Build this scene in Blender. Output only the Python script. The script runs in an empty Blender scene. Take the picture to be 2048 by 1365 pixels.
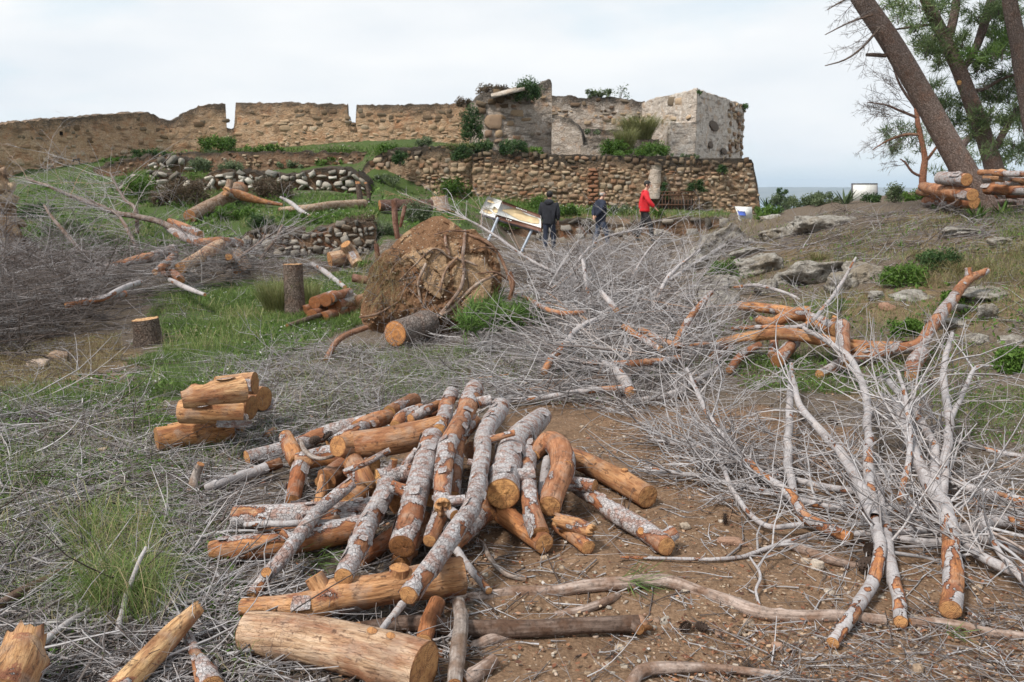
import bpy, math, random
import numpy as np
from mathutils import Vector, Matrix, Euler

# ---------------------------------------------------------------- camera, light, sky
SC = bpy.context.scene
COL = SC.collection
F, PITCH, CAMH = 1700.0, math.radians(9.9), 1.6
cam_d = bpy.data.cameras.new('camera')
cam_d.sensor_width = 36.0
cam_d.lens = F / 2048 * 36.0
cam_d.clip_start, cam_d.clip_end = 0.05, 40000
cam_d.dof.use_dof = True
cam_d.dof.focus_distance = 4.2
cam_d.dof.aperture_fstop = 7.0
cam = bpy.data.objects.new('camera', cam_d)
COL.objects.link(cam)
cam.location = (0, 0, CAMH)
cam.rotation_euler = (math.radians(90) - PITCH, 0, 0)
SC.camera = cam
SC.view_settings.view_transform = 'Standard'
SC.view_settings.look = 'None'
SC.view_settings.exposure = 1.12
SC.view_settings.gamma = 1.0
SC.view_settings.use_curve_mapping = False
SC.cycles.max_bounces = 6
SC.cycles.transparent_max_bounces = 6

SUN_EL, SUN_AZ = math.radians(50), math.radians(-132)     # azimuth from +Y (ahead), clockwise; light from the left, a little behind
sun_d = bpy.data.lights.new('sun', 'SUN')
sun_d.energy, sun_d.angle, sun_d.color = 2.1, math.radians(9), (1.0, 0.95, 0.87)
sun = bpy.data.objects.new('sun', sun_d)
COL.objects.link(sun)
_sv = Vector((math.sin(SUN_AZ) * math.cos(SUN_EL), math.cos(SUN_AZ) * math.cos(SUN_EL), math.sin(SUN_EL)))
sun.rotation_euler = _sv.to_track_quat('Z', 'Y').to_euler()
sun.location = _sv * 50

W = bpy.data.worlds.new('World')
SC.world = W
W.use_nodes = True
def build_world():
    nt = W.node_tree
    nt.nodes.clear()
    N, L = nt.nodes.new, nt.links.new
    out, bg = N('ShaderNodeOutputWorld'), N('ShaderNodeBackground')
    sky = N('ShaderNodeTexSky')
    sky.sky_type = 'NISHITA'
    sky.sun_disc = False
    sky.sun_elevation, sky.sun_rotation = SUN_EL, SUN_AZ
    tc, mp = N('ShaderNodeTexCoord'), N('ShaderNodeMapping')
    mp.inputs['Scale'].default_value = (1.0, 1.0, 4.2)
    n1 = N('ShaderNodeTexNoise')
    n1.inputs['Scale'].default_value, n1.inputs['Detail'].default_value = 1.7, 6
    n1.inputs['Roughness'].default_value = 0.52
    n1.inputs['Distortion'].default_value = 0.25
    r1 = N('ShaderNodeValToRGB')                       # cloud cover: a thin break here and there
    r1.color_ramp.elements[0].position, r1.color_ramp.elements[1].position = 0.38, 0.54
    r1.color_ramp.elements[0].color = (0.4, 0.4, 0.4, 1)
    r1.color_ramp.elements[1].color = (1, 1, 1, 1)
    n2 = N('ShaderNodeTexNoise')
    n2.inputs['Scale'].default_value, n2.inputs['Detail'].default_value = 2.6, 5
    r2 = N('ShaderNodeValToRGB')                       # cloud brightness
    r2.color_ramp.elements[0].position, r2.color_ramp.elements[1].position = 0.32, 0.6
    r2.color_ramp.elements[0].color = (5.75, 6.1, 6.45, 1)
    r2.color_ramp.elements[1].color = (7.0, 7.06, 7.08, 1)
    mx = N('ShaderNodeMix'); mx.data_type = 'RGBA'
    bl = N('ShaderNodeMix'); bl.data_type = 'RGBA'     # blue behind the clouds, brightened by thin veil
    bl.inputs[0].default_value = 0.6
    bl.inputs[7].default_value = (4.2, 6.2, 7.0, 1)
    L(tc.outputs['Generated'], mp.inputs['Vector'])
    L(mp.outputs[0], n1.inputs['Vector']); L(mp.outputs[0], n2.inputs['Vector'])
    L(n1.outputs['Fac'], r1.inputs[0]); L(n2.outputs['Fac'], r2.inputs[0])
    L(sky.outputs[0], bl.inputs[6])
    L(r1.outputs[0], mx.inputs[0]); L(bl.outputs[2], mx.inputs[6]); L(r2.outputs[0], mx.inputs[7])
    L(mx.outputs[2], bg.inputs[0])
    bg.inputs[1].default_value = 0.067
    L(bg.outputs[0], out.inputs[0])
build_world()

# ---------------------------------------------------------------- pixel rays of the photograph -> points on real ground
SP, CP = math.sin(PITCH), math.cos(PITCH)
def rays(u, v):
    a = (np.asarray(u, float) - 1024) / F
    b = (682.5 - np.asarray(v, float)) / F
    return np.stack([a, CP + b * SP, -SP + b * CP], -1)
def depth(p):
    p = np.asarray(p, float)
    return p[..., 1] * CP - (p[..., 2] - CAMH) * SP
def PD(u, v, D):
    d = rays(u, v)
    return d * (np.asarray(D, float) / d[..., 1])[..., None] + np.array([0, 0, CAMH])
def XZ(u, D, z):
    return (u - 1024) / F * (D * CP - (z - CAMH) * SP)

# ---------------------------------------------------------------- numpy noise
def _h(ix, iy, iz, seed):
    n = (ix * 374761393 + iy * 668265263 + iz * 2147483647 + seed * 974634777) & 0xffffffff
    n = ((n ^ (n >> 13)) * 1274126177) & 0xffffffff
    n = (n ^ (n >> 16))
    n = (n * 2246822519) & 0xffffffff
    return ((n ^ (n >> 15)) & 0xffffff) / float(0xffffff)
def vnoise(p, seed=0):
    p = np.asarray(p, float)
    i = np.floor(p).astype(np.int64)
    f = p - i
    f = f * f * (3 - 2 * f)
    r = 0
    for dx in (0, 1):
        wx = f[..., 0] if dx else 1 - f[..., 0]
        for dy in (0, 1):
            wy = f[..., 1] if dy else 1 - f[..., 1]
            for dz in (0, 1):
                wz = f[..., 2] if dz else 1 - f[..., 2]
                r = r + wx * wy * wz * _h(i[..., 0] + dx, i[..., 1] + dy, i[..., 2] + dz, seed)
    return r
def fbm(p, octv=4, seed=0, gain=0.5):
    p = np.asarray(p, float)
    s, a, t = 0, 1.0, 0
    for o in range(octv):
        s = s + a * vnoise(p * (2.03 ** o) + 17.3 * o, seed + o)
        t += a
        a *= gain
    return s / t
def xy3(x, y):
    return np.stack([x, y, np.zeros_like(x)], -1)

# ---------------------------------------------------------------- terrain
_ctrl = []
def c(D, pairs):
    for u, z in pairs:
        _ctrl.append((XZ(u, D, z), D, z))
c(-6, [(1024, 0)]); _ctrl += [(-8, -4, 0), (8, -4, .1), (-8, 2, 0), (8, 2, .15), (0, 1, 0), (-3, 3, 0), (3, 3, 0.02), (-12, 6, 0), (12, 7, .9)]
c(5, [(-300, 0), (200, 0), (1024, 0), (1800, .03), (2300, .12)])
c(7, [(-200, 0), (400, 0), (1024, 0), (1500, .03), (2048, .16)])
c(9, [(-100, 0), (500, 0), (1024, .0), (1500, .1), (2048, .48)])
c(11, [(-100, .0), (600, 0), (1000, .04), (1350, .1), (1550, .32), (1800, .66), (2048, .95), (2300, 1.2)])
c(14, [(-100, .05), (300, .08), (600, .08), (1000, .05), (1300, .1), (1450, .38), (1560, .56), (1700, .93), (2000, 1.38), (2300, 1.6)])
c(16.8, [(0, .2), (300, .2), (480, .25), (600, .25), (750, .2), (1000, .05), (1250, .02)])
c(18.6, [(0, .35), (300, .5), (480, .7), (600, .8), (750, .75), (850, .5), (1000, .1), (1250, 0), (1400, .35), (1500, .72), (1700, 1.25), (2000, 1.55), (2300, 1.7)])
c(22, [(0, .8), (300, 1.1), (600, 1.2), (800, 1.05), (900, .95), (960, .5), (1050, .12), (1200, 0), (1300, 0), (1400, .3), (1460, .62), (1520, .92), (1700, 1.42), (2000, 1.65), (2200, 1.7)])
c(25.6, [(0, 1.3), (300, 1.7), (600, 1.75), (850, 1.38), (940, 1.0), (1020, .2), (1095, -.12), (1200, .0), (1290, .08), (1400, .28), (1450, .6), (1520, .9), (1700, 1.2), (2000, 1.5)])
c(27.8, [(940, 1.15), (1020, .92), (1100, .85), (1200, .82), (1300, .85), (1450, .85)])
c(30, [(0, 2.0), (300, 2.1), (600, 2.0), (800, 1.55), (945, 1.25), (1100, .95), (1300, .9), (1500, .8), (1600, .2), (1750, -.8), (2000, -1.)])
c(31.5, [(700, 2.3), (300, 2.5), (850, 1.5)])
c(34, [(0, 3.0), (300, 3.0), (600, 2.95), (850, 2.9), (1200, 1.0), (1500, .3), (1650, -2.5), (1900, -4)])
c(38, [(0, 3.6), (300, 3.65), (600, 3.7), (900, 3.75)])
c(42, [(0, 3.8), (300, 3.9), (600, 3.9), (900, 3.9), (1200, 1.), (1500, -3), (1800, -9), (2200, -10)])
c(55, [(-200, 1.), (300, 0), (900, 0), (1300, -6), (1800, -16), (2300, -18)])
_ctrl += [(-30, 20, .8), (-30, 40, 3), (-30, 60, -3), (35, 30, -2), (28, 14, 1.8), (20, 3, .6), (-20, -6, 0), (20, -6, .4), (35, 55, -18), (0, 70, -14), (-35, 2, 0)]
_ctrl = np.array(_ctrl)
def _tps():
    P = _ctrl[:, :2] / 10.0
    n = len(P)
    r2 = ((P[:, None] - P[None]) ** 2).sum(-1)
    K = np.where(r2 > 0, 0.5 * r2 * np.log(r2 + 1e-12), 0) + np.eye(n) * 0.0015
    A = np.zeros((n + 3, n + 3))
    A[:n, :n] = K
    A[:n, n] = 1; A[:n, n + 1:] = P
    A[n, :n] = 1; A[n + 1:, :n] = P.T
    b = np.concatenate([_ctrl[:, 2], np.zeros(3)])
    return P, np.linalg.solve(A, b)
_P, _w = _tps()
def _tps_eval(x, y):
    q = np.stack([x, y], -1).reshape(-1, 2) / 10.0
    o = np.empty(len(q))
    n = len(_P)
    for s in range(0, len(q), 40000):
        qq = q[s:s + 40000]
        r2 = ((qq[:, None] - _P[None]) ** 2).sum(-1)
        o[s:s + 40000] = (0.5 * r2 * np.log(r2 + 1e-12)) @ _w[:n] + _w[n] + qq @ _w[n + 1:]
    return o.reshape(np.shape(x))
GX0, GX1, GY0, GY1, GS = -42.0, 42.0, -10.0, 72.0, 0.15
_gx = np.arange(GX0, GX1 + .001, GS); _gy = np.arange(GY0, GY1 + .001, GS)
_GXX, _GYY = np.meshgrid(_gx, _gy)
_GRID = _tps_eval(_GXX, _GYY)
def _bil(x, y):
    fx = np.clip((np.asarray(x, float) - GX0) / GS, 0, len(_gx) - 1.001)
    fy = np.clip((np.asarray(y, float) - GY0) / GS, 0, len(_gy) - 1.001)
    i, j = fx.astype(int), fy.astype(int)
    a, b = fx - i, fy - j
    return (_GRID[j, i] * (1 - a) * (1 - b) + _GRID[j, i + 1] * a * (1 - b) + _GRID[j + 1, i] * (1 - a) * b + _GRID[j + 1, i + 1] * a * b)
def _st(us, ds, drop, reach):
    us, ds = np.array(us, float), np.array(ds, float)
    return (XZ(us, ds, 2.0) / ds, ds, drop, reach)
_STEPS = [_st((465, 600, 757), (18.2, 18, 18.2), .42, 3), _st((225, 430, 750), (29.5, 29.6, 29.6), .75, 5), _st((280, 395), (32.3, 32.3), .3, 1.5),
          _st((180, 330, 745), (34, 35.5, 35.5), .95, 4.5), _st((-70, 310, 470, 950), (31.5, 38, 39.5, 40.5), .5, 3.5),
          _st((990, 1200, 1470), (26.9, 26.9, 27.2), .35, 2.2), _st((710, 800, 952), (33.2, 32.6, 32), .35, 2.5), _st((-95, 20, 126), (16.4, 17, 17.6), .1, 1.5)]
def _cut(x, y, z):
    for (px, pd, drop, reach) in _STEPS:              # level ground cut in front of the terrace walls
        w = 1.0 / np.interp(x / np.maximum(y, 1), px, 1.0 / pd, left=1 / 900, right=1 / 900)
        t = w - .05 - y
        e = np.clip((x / np.maximum(y, 1) - px[0]) / .012, 0, 1) * np.clip((px[-1] - x / np.maximum(y, 1)) / .012, 0, 1)
        z = z - drop * e * np.clip(1 - t / reach, 0, 1) * np.clip((t + .5) / .5, 0, 1)
    return z
_GRID = _cut(_GXX, _GYY, _GRID)
def terrain(x, y):
    x = np.asarray(x, float); y = np.asarray(y, float)
    z = _bil(x, y)
    p = xy3(x, y)
    far = np.clip((y - 8) / 10, 0, 1) + np.clip((x - 2.5) / 4, 0, 1) * np.clip((y - 6) / 5, 0, 1)
    z = z + (fbm(p * .55, 3, 5) - .5) * (.08 + .22 * np.clip(far, 0, 1)) + (fbm(p * 3.1, 3, 9) - .5) * (.05 + .05 * np.clip(far, 0, 1))
    return z
_ts = np.concatenate([np.linspace(1.6, 8, 110), np.linspace(8.08, 30, 220), np.linspace(30.2, 60, 80)])
def Gs(u, v, h=0.0):
    """first point of each pixel ray that is h above the ground"""
    d = rays(u, v)
    d = d / d[..., 1:2]
    u = np.atleast_1d(u)
    d = d.reshape(-1, 3)
    out = np.empty((len(d), 3))
    hh = np.broadcast_to(np.asarray(h, float), (len(d),))
    for s in range(0, len(d), 2000):
        dd = d[s:s + 2000]
        X = dd[:, 0:1] * _ts; Z = CAMH + dd[:, 2:3] * _ts
        Y = np.broadcast_to(_ts, X.shape)
        below = Z - hh[s:s + 2000, None] < _bil(X, Y) + .0
        k = np.argmax(below, 1)
        k = np.where(below.any(1), np.maximum(k, 1), len(_ts) - 1)
        ar = np.arange(len(dd))
        g0 = Z[ar, k - 1] - hh[s:s + 2000] - terrain(X[ar, k - 1], _ts[k - 1])
        g1 = Z[ar, k] - hh[s:s + 2000] - terrain(X[ar, k], _ts[k])
        t = np.clip(g0 / np.where(abs(g0 - g1) < 1e-6, 1e-6, g0 - g1), 0, 1)
        T = _ts[k - 1] + (_ts[k] - _ts[k - 1]) * t
        out[s:s + 2000] = dd * T[:, None] + np.array([0, 0, CAMH])
    return out
def G(u, v, h=0.0):
    return Gs(np.array([u]), np.array([v]), h)[0]
def place(pts):
    """(u, v, height above ground) or (u, v, None, distance)"""
    return np.array([PD(p[0], p[1], p[3]) if len(p) == 4 else G(*p) for p in pts])
def m_per_px(p):
    return depth(p) / F
def inpoly(u, v, poly):
    poly = np.asarray(poly, float)
    r = np.zeros(len(u), bool)
    j = len(poly) - 1
    for i in range(len(poly)):
        xi, yi = poly[i]; xj, yj = poly[j]
        with np.errstate(divide='ignore', invalid='ignore'):
            hit = ((yi > v) != (yj > v)) & (u < (xj - xi) * (v - yi) / (yj - yi + 1e-9) + xi)
        r ^= hit
        j = i
    return r
def sample_poly(rng, poly, n, dpow=1.3):
    """n ground points under an image polygon, thinned towards the camera so that cover stays even"""
    poly = np.asarray(poly, float)
    lo, hi = poly.min(0), poly.max(0)
    got = []
    tot = 0
    while tot < n:
        u = rng.uniform(lo[0], hi[0], n * 2); v = rng.uniform(lo[1], hi[1], n * 2)
        k = inpoly(u, v, poly)
        p = Gs(u[k], v[k])
        d = depth(p) ** dpow
        p = p[rng.random(len(p)) < d / d.max()]
        got.append(p); tot += len(p)
    return np.concatenate(got)[:n]

# ---------------------------------------------------------------- mesh objects
def mesh(name, verts, faces, mat=None, attrs=None, smooth=True, mats=None, mat_idx=None):
    """faces: an (n,k) int array or a list of such arrays"""
    me = bpy.data.meshes.new(name)
    verts = np.asarray(verts, np.float32)
    if isinstance(faces, np.ndarray):
        faces = [faces]
    faces = [np.asarray(f, np.int32) for f in faces if len(f)]
    me.vertices.add(len(verts)); me.vertices.foreach_set('co', verts.ravel())
    tot = np.concatenate([np.full(len(f), f.shape[1], np.int32) for f in faces])
    loops = np.concatenate([f.ravel() for f in faces])
    me.loops.add(len(loops)); me.loops.foreach_set('vertex_index', loops)
    me.polygons.add(len(tot))
    st = np.concatenate([[0], np.cumsum(tot)[:-1]]).astype(np.int32)
    me.polygons.foreach_set('loop_start', st)
    if smooth:
        me.polygons.foreach_set('use_smooth', np.ones(len(tot), bool))
    for m in (mats or ([mat] if mat else [])):
        me.materials.append(m)
    if mat_idx is not None:
        me.polygons.foreach_set('material_index', np.asarray(mat_idx, np.int32))
    for k, a in (attrs or {}).items():
        a = np.asarray(a, np.float32)
        if a.ndim == 1:
            at = me.attributes.new(k, 'FLOAT', 'POINT'); at.data.foreach_set('value', a)
        else:
            at = me.attributes.new(k, 'FLOAT_VECTOR', 'POINT'); at.data.foreach_set('vector', a.ravel())
    me.update(calc_edges=True)
    if smooth == 'sharp': me.set_sharp_from_angle(angle=math.radians(38))
    return me
def link(name, me, parent=None, loc=(0, 0, 0), rot=None, scale=None, label=None, cat=None, group=None, kind=None, color=None):
    o = bpy.data.objects.new(name, me)
    COL.objects.link(o)
    o.location = loc
    if rot is not None: o.rotation_euler = rot
    if scale is not None: o.scale = scale
    if parent is not None: o.parent = parent
    if label: o['label'] = label
    if cat: o['category'] = cat
    if group: o['group'] = group
    if kind: o['kind'] = kind
    if color: o.color = (*color, 1)
    return o
def thing(name, verts, faces, mat, label=None, cat=None, group=None, origin=None, **kw):
    """a top-level mesh whose origin sits at its base"""
    verts = np.asarray(verts, float)
    if origin is None:
        origin = np.array([*verts[:, :2].mean(0), verts[:, 2].min()])
    color = kw.pop('color', None); kind = kw.pop('kind', None)
    me = mesh(name, verts - origin, faces, mat, **kw)
    return link(name, me, None, tuple(origin), label=label, cat=cat, group=group, color=color, kind=kind)
def part(name, parent, verts, faces, mat, label=None, kind=None, color=None, **kw):
    top = parent
    while top.parent: top = top.parent
    me = mesh(name, np.asarray(verts, float) - np.array(top.location), faces, mat, **kw)
    return link(name, me, parent, label=label, kind=kind, color=color if color else tuple(parent.color)[:3])
def empty(name, loc, label, cat, group=None):
    return link(name, None, None, tuple(loc), label=label, cat=cat, group=group)
class Geo:
    def __init__(s):
        s.v, s.q, s.t, s.n, s.a = [], [], [], 0, {}
    def add(s, v, q=None, t=None, **at):
        v = np.asarray(v, float)
        s.v.append(v)
        if q is not None and len(q): s.q.append(np.asarray(q) + s.n)
        if t is not None and len(t): s.t.append(np.asarray(t) + s.n)
        for k, a in at.items(): s.a.setdefault(k, []).append(a)
        s.n += len(v)
    def faces(s):
        r = []
        if s.q: r.append(np.concatenate(s.q))
        if s.t: r.append(np.concatenate(s.t))
        return r
    def verts(s): return np.concatenate(s.v)
    def attrs(s): return {k: np.concatenate(a) for k, a in s.a.items()}
def boxgeo(g, c, sx, sy, sz, R=None):
    v = np.array([(x, y, z) for x in (-.5, .5) for y in (-.5, .5) for z in (-.5, .5)]) * (sx, sy, sz)
    if R is not None: v = v @ np.array(R).T
    q = [(0, 1, 3, 2), (4, 6, 7, 5), (0, 4, 5, 1), (2, 3, 7, 6), (0, 2, 6, 4), (1, 5, 7, 3)]
    g.add(v + np.array(c), q)
# ---------------------------------------------------------------- materials
class MT:
    def __init__(s, name, rough=0.9, spec=0.25):
        s.m = bpy.data.materials.new(name); s.m.use_nodes = True
        s.nt = s.m.node_tree; s.b = s.nt.nodes['Principled BSDF']
        s.b.inputs['Roughness'].default_value = rough
        s.b.inputs['Specular IOR Level'].default_value = spec
    def n(s, t): return s.nt.nodes.new(t)
    def l(s, a, b): s.nt.links.new(a, b)
    def attr(s, name, vec=False):
        a = s.n('ShaderNodeAttribute'); a.attribute_name = name
        return a.outputs['Vector' if vec else 'Fac']
    def pos(s, obj=False):
        if obj: return s.n('ShaderNodeTexCoord').outputs['Object']
        return s.n('ShaderNodeNewGeometry').outputs['Position']
    def rnd(s): return s.n('ShaderNodeObjectInfo').outputs['Random']
    def ocol(s): return s.n('ShaderNodeObjectInfo').outputs['Color']
    def mapv(s, vec, scale):
        m = s.n('ShaderNodeMapping'); m.inputs['Scale'].default_value = scale
        s.l(vec, m.inputs['Vector']); return m.outputs[0]
    def noise(s, vec, scale, det=4, rough=.55, dist=0.0):
        x = s.n('ShaderNodeTexNoise'); s.l(vec, x.inputs['Vector'])
        x.inputs['Scale'].default_value = scale; x.inputs['Detail'].default_value = det
        x.inputs['Roughness'].default_value = rough; x.inputs['Distortion'].default_value = dist
        return x.outputs['Fac']
    def voro(s, vec, scale, feat='F1', out='Distance', rand=1.0):
        x = s.n('ShaderNodeTexVoronoi'); x.feature = feat; s.l(vec, x.inputs['Vector'])
        x.inputs['Scale'].default_value = scale; x.inputs['Randomness'].default_value = rand
        return x.outputs[out]
    def ramp(s, fac, stops):
        r = s.n('ShaderNodeValToRGB'); e = r.color_ramp.elements
        while len(e) < len(stops): e.new(0.5)
        for k, (p, c_) in enumerate(stops):
            e[k].position = p
            e[k].color = (*c_, 1) if isinstance(c_, tuple) else (c_, c_, c_, 1)
        s.l(fac, r.inputs[0]); return r.outputs[0]
    def mix(s, fac, a, b, mode='MIX'):
        m = s.n('ShaderNodeMix'); m.data_type = 'RGBA'; m.blend_type = mode
        for sock, val in ((m.inputs[0], fac), (m.inputs[6], a), (m.inputs[7], b)):
            if isinstance(val, (int, float)): sock.default_value = val
            elif isinstance(val, tuple): sock.default_value = (*val, 1)
            else: s.l(val, sock)
        return m.outputs[2]
    def math(s, op, a, b=0.0, clamp=False):
        m = s.n('ShaderNodeMath'); m.operation = op; m.use_clamp = clamp
        for sock, val in ((m.inputs[0], a), (m.inputs[1], b)):
            if isinstance(val, (int, float)): sock.default_value = val
            else: s.l(val, sock)
        return m.outputs[0]
    def sepz(s, vec, k=2):
        x = s.n('ShaderNodeSeparateXYZ'); s.l(vec, x.inputs[0]); return x.outputs[k]
    def bump(s, h, dist=0.005, strength=0.6, prev=None):
        b = s.n('ShaderNodeBump'); b.inputs['Distance'].default_value = dist; b.inputs['Strength'].default_value = strength
        s.l(h, b.inputs['Height'])
        if prev is not None: s.l(prev, b.inputs['Normal'])
        return b.outputs[0]
    def fin(s, col, normal=None, rough=None):
        if isinstance(col, tuple): s.b.inputs['Base Color'].default_value = (*col, 1)
        else: s.l(col, s.b.inputs['Base Color'])
        if normal is not None: s.l(normal, s.b.inputs['Normal'])
        if rough is not None: s.l(rough, s.b.inputs['Roughness'])
        return s.m
M = {}
def m_wood(kind='wood'):
    t = MT('pine_wood' if kind == 'wood' else 'pale_pine_bark', .78, .3)
    lc = t.attr('lc', True); bk = t.attr('bk')
    fine = t.noise(lc, 90, 5, .65)
    mid = t.noise(lc, 28, 4)
    st = t.noise(t.mapv(lc, (60, 60, 6)), 1.0, 5, .6)
    st2 = t.noise(t.mapv(lc, (14, 14, 4)), 1.0, 4, .6)
    bare = t.ramp(st, [(.28, (.34, .25, .19)), (.44, (.78, .68, .57)), (.56, (1, .97, .92)), (.7, (.74, .56, .44))])
    bare = t.mix(1.0, bare, t.ocol(), 'MULTIPLY')
    wv = t.n('ShaderNodeVectorMath'); wv.operation = 'ADD'; wq = t.n('ShaderNodeTexNoise'); wq.inputs['Scale'].default_value = 30; t.l(lc, wq.inputs['Vector'])
    wz = t.n('ShaderNodeVectorMath'); wz.operation = 'SCALE'; wz.inputs['Scale'].default_value = .03; t.l(wq.outputs['Color'], wz.inputs[0]); t.l(lc, wv.inputs[0]); t.l(wz.outputs[0], wv.inputs[1])
    net = t.voro(t.mapv(wv.outputs[0], (95, 95, 14)), 1.0, 'DISTANCE_TO_EDGE', 'Distance')
    bare = t.mix(t.math('MULTIPLY', t.ramp(net, [(.0, .5), (.035, 0.0)]), t.ramp(t.noise(lc, 8, 3), [(.5, 0.0), (.6, 1.0)])), bare, (.17, .075, .04))
    bare = t.mix(t.ramp(st2, [(.47, 0.0), (.62, .8)]), bare, (.22, .085, .04))
    bare = t.mix(t.ramp(t.noise(lc, 11, 4, .6), [(.5, 0.0), (.66, .55)]), bare, (.36, .27, .21))
    bare = t.mix(t.ramp(mid, [(.60, 0.0), (.70, .8)]), bare, (.07, .032, .02))
    crk = t.ramp(t.noise(t.mapv(lc, (110, 110, 14)), 1.0, 3, .5, .6), [(.33, 1.0), (.40, 0.0)])
    bare = t.mix(t.math('MULTIPLY', crk, .7), bare, (.08, .04, .025))
    pl = t.voro(t.mapv(lc, (70, 70, 42)), 1.0, 'DISTANCE_TO_EDGE', 'Distance')
    grey = t.ramp(fine, [(.25, (.20, .175, .17)), (.45, (.38, .355, .36)), (.6, (.48, .455, .46)), (.8, (.34, .305, .30))])
    grey = t.mix(t.ramp(t.noise(lc, 23, 4, .6), [(.47, 0.0), (.6, .8)]), grey, (.27, .15, .115))
    grey = t.mix(t.math('MULTIPLY', t.ramp(pl, [(.0, .55 if kind == 'wood' else .0), (.08, 0.0)]), t.ramp(mid, [(.5, 0.0), (.6, 1.0)])), grey, (.12, .07, .05))
    if kind == 'pale':
        grey = t.ramp(fine, [(.25, (.23, .20, .20)), (.42, (.345, .32, .325)), (.62, (.42, .40, .405)), (.85, (.31, .27, .265))])
        band = t.ramp(t.noise(t.mapv(lc, (9, 9, 75)), 1.0, 3, .6), [(.57, 0.0), (.64, .85)])
        grey = t.mix(band, grey, (.26, .19, .165))
    red = t.ramp(fine, [(.3, (.12, .045, .025)), (.6, (.29, .12, .065)), (.8, (.42, .23, .14))])
    e = t.math('ADD', bk, t.math('MULTIPLY', t.math('SUBTRACT', fine, .5), .5))
    m1 = t.ramp(e, [(.50, 0.0), (.53, 1.0)])
    m2 = t.ramp(e, [(.34, 0.0), (.42, 1.0)])
    col = t.mix(m1, t.mix(m2, bare, red), grey)
    plh = t.ramp(pl, [(0, 0.0 if kind == 'wood' else 1.0), (.1, 1.0)])
    nb = t.bump(t.mix(m1, t.math('ADD', st, t.ramp(net, [(.0, 0.0), (.035, .3)])), t.math('ADD', fine, plh)), .007, .8)
    nb = t.bump(m1, .004, .8, nb)
    big = t.noise(lc, 5, 4, .6)
    col = t.mix(1.0, col, t.ramp(big, [(.3, (.66, .62, .60)), (.5, (1, 1, 1)), (.7, (1.05, 1.0, .95))]), 'MULTIPLY')
    M[kind] = t.fin(col, nb)
def m_cut():
    t = MT('cut_wood', .85, .2)
    lc = t.attr('lc', True)
    w = t.n('ShaderNodeTexWave'); w.wave_type = 'RINGS'; w.rings_direction = 'Z'
    t.l(lc, w.inputs['Vector']); w.inputs['Scale'].default_value = 52; w.inputs['Distortion'].default_value = 3.5
    w.inputs['Detail'].default_value = 3; w.inputs['Detail Scale'].default_value = 2
    ringc = t.ramp(w.outputs['Fac'], [(.1, (.82, .71, .57)), (.5, (1, .94, .82)), (.95, (.86, .73, .58))])
    saw = t.noise(t.mapv(lc, (8, 160, 8)), 1.0, 4, .6)
    blot = t.noise(lc, 22, 4)
    col = t.mix(1.0, ringc, t.ocol(), 'MULTIPLY')
    col = t.mix(t.ramp(blot, [(.42, 0.0), (.66, .75)]), col, (.30, .135, .06))
    col = t.mix(t.ramp(saw, [(.5, 0.0), (.68, .55)]), col, (.18, .09, .05))
    rad = t.attr('rad')
    chk = t.ramp(t.noise(lc, 9, 5, .7, 1.5), [(.48, 0.0), (.5, 1.0), (.52, 0.0)])
    col = t.mix(t.math('MULTIPLY', chk, .75), col, (.09, .045, .03))
    col = t.mix(t.ramp(rad, [(.9, 0.0), (.97, .8)]), col, (.16, .07, .035))
    nb = t.bump(t.math('ADD', saw, w.outputs['Fac']), .002, .6)
    M['cut'] = t.fin(col, nb)
def m_bark():
    t = MT('fissured_pine_bark', .95, .15)
    lc = t.attr('lc', True)
    ws = t.n('ShaderNodeVectorMath'); ws.operation = 'ADD'; wn = t.n('ShaderNodeTexNoise'); wn.inputs['Scale'].default_value = 14; t.l(lc, wn.inputs['Vector'])
    sc_ = t.n('ShaderNodeVectorMath'); sc_.operation = 'SCALE'; sc_.inputs['Scale'].default_value = .10; t.l(wn.outputs['Color'], sc_.inputs[0]); t.l(lc, ws.inputs[0]); t.l(sc_.outputs[0], ws.inputs[1])
    v = t.voro(t.mapv(ws.outputs[0], (36, 36, 12)), 1.0, 'DISTANCE_TO_EDGE', 'Distance')
    n1 = t.noise(lc, 60, 6, .65); n2 = t.noise(lc, 7, 4)
    col = t.ramp(n1, [(.25, (.12, .095, .085)), (.5, (.235, .195, .175)), (.75, (.36, .315, .295))])
    col = t.mix(t.ramp(n2, [(.48, 0.0), (.7, .55)]), col, (.22, .13, .09))
    col = t.mix(1.0, col, t.ocol(), 'MULTIPLY')
    col = t.mix(t.ramp(v, [(0.0, .75), (.10, 0.0)]), col, (.06, .042, .034))
    nb = t.bump(t.math('ADD', t.ramp(v, [(0, 0.0), (.2, 1.0)]), n1), .02, .8)
    M['bark'] = t.fin(col, nb)
def m_weath():
    t = MT('weathered_wood', .9, .2)
    lc = t.attr('lc', True)
    st = t.noise(t.mapv(lc, (80, 80, 7)), 1.0, 5, .6); n2 = t.noise(lc, 12, 5)
    col = t.ramp(st, [(.25, (.10, .075, .06)), (.5, (.27, .225, .20)), (.72, (.42, .375, .35))])
    col = t.mix(t.ramp(n2, [(.44, 0.0), (.6, .75)]), col, (.15, .09, .058))
    n4 = t.noise(lc, 55, 5, .7)
    col = t.mix(1.0, col, t.ramp(n4, [(.3, .45), (.5, 1.0), (.7, 1.15)]), 'MULTIPLY')
    col = t.mix(1.0, col, t.ocol(), 'MULTIPLY')
    st = t.math('ADD', st, n4)
    M['weath'] = t.fin(col, t.bump(st, .006, .8))
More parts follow.
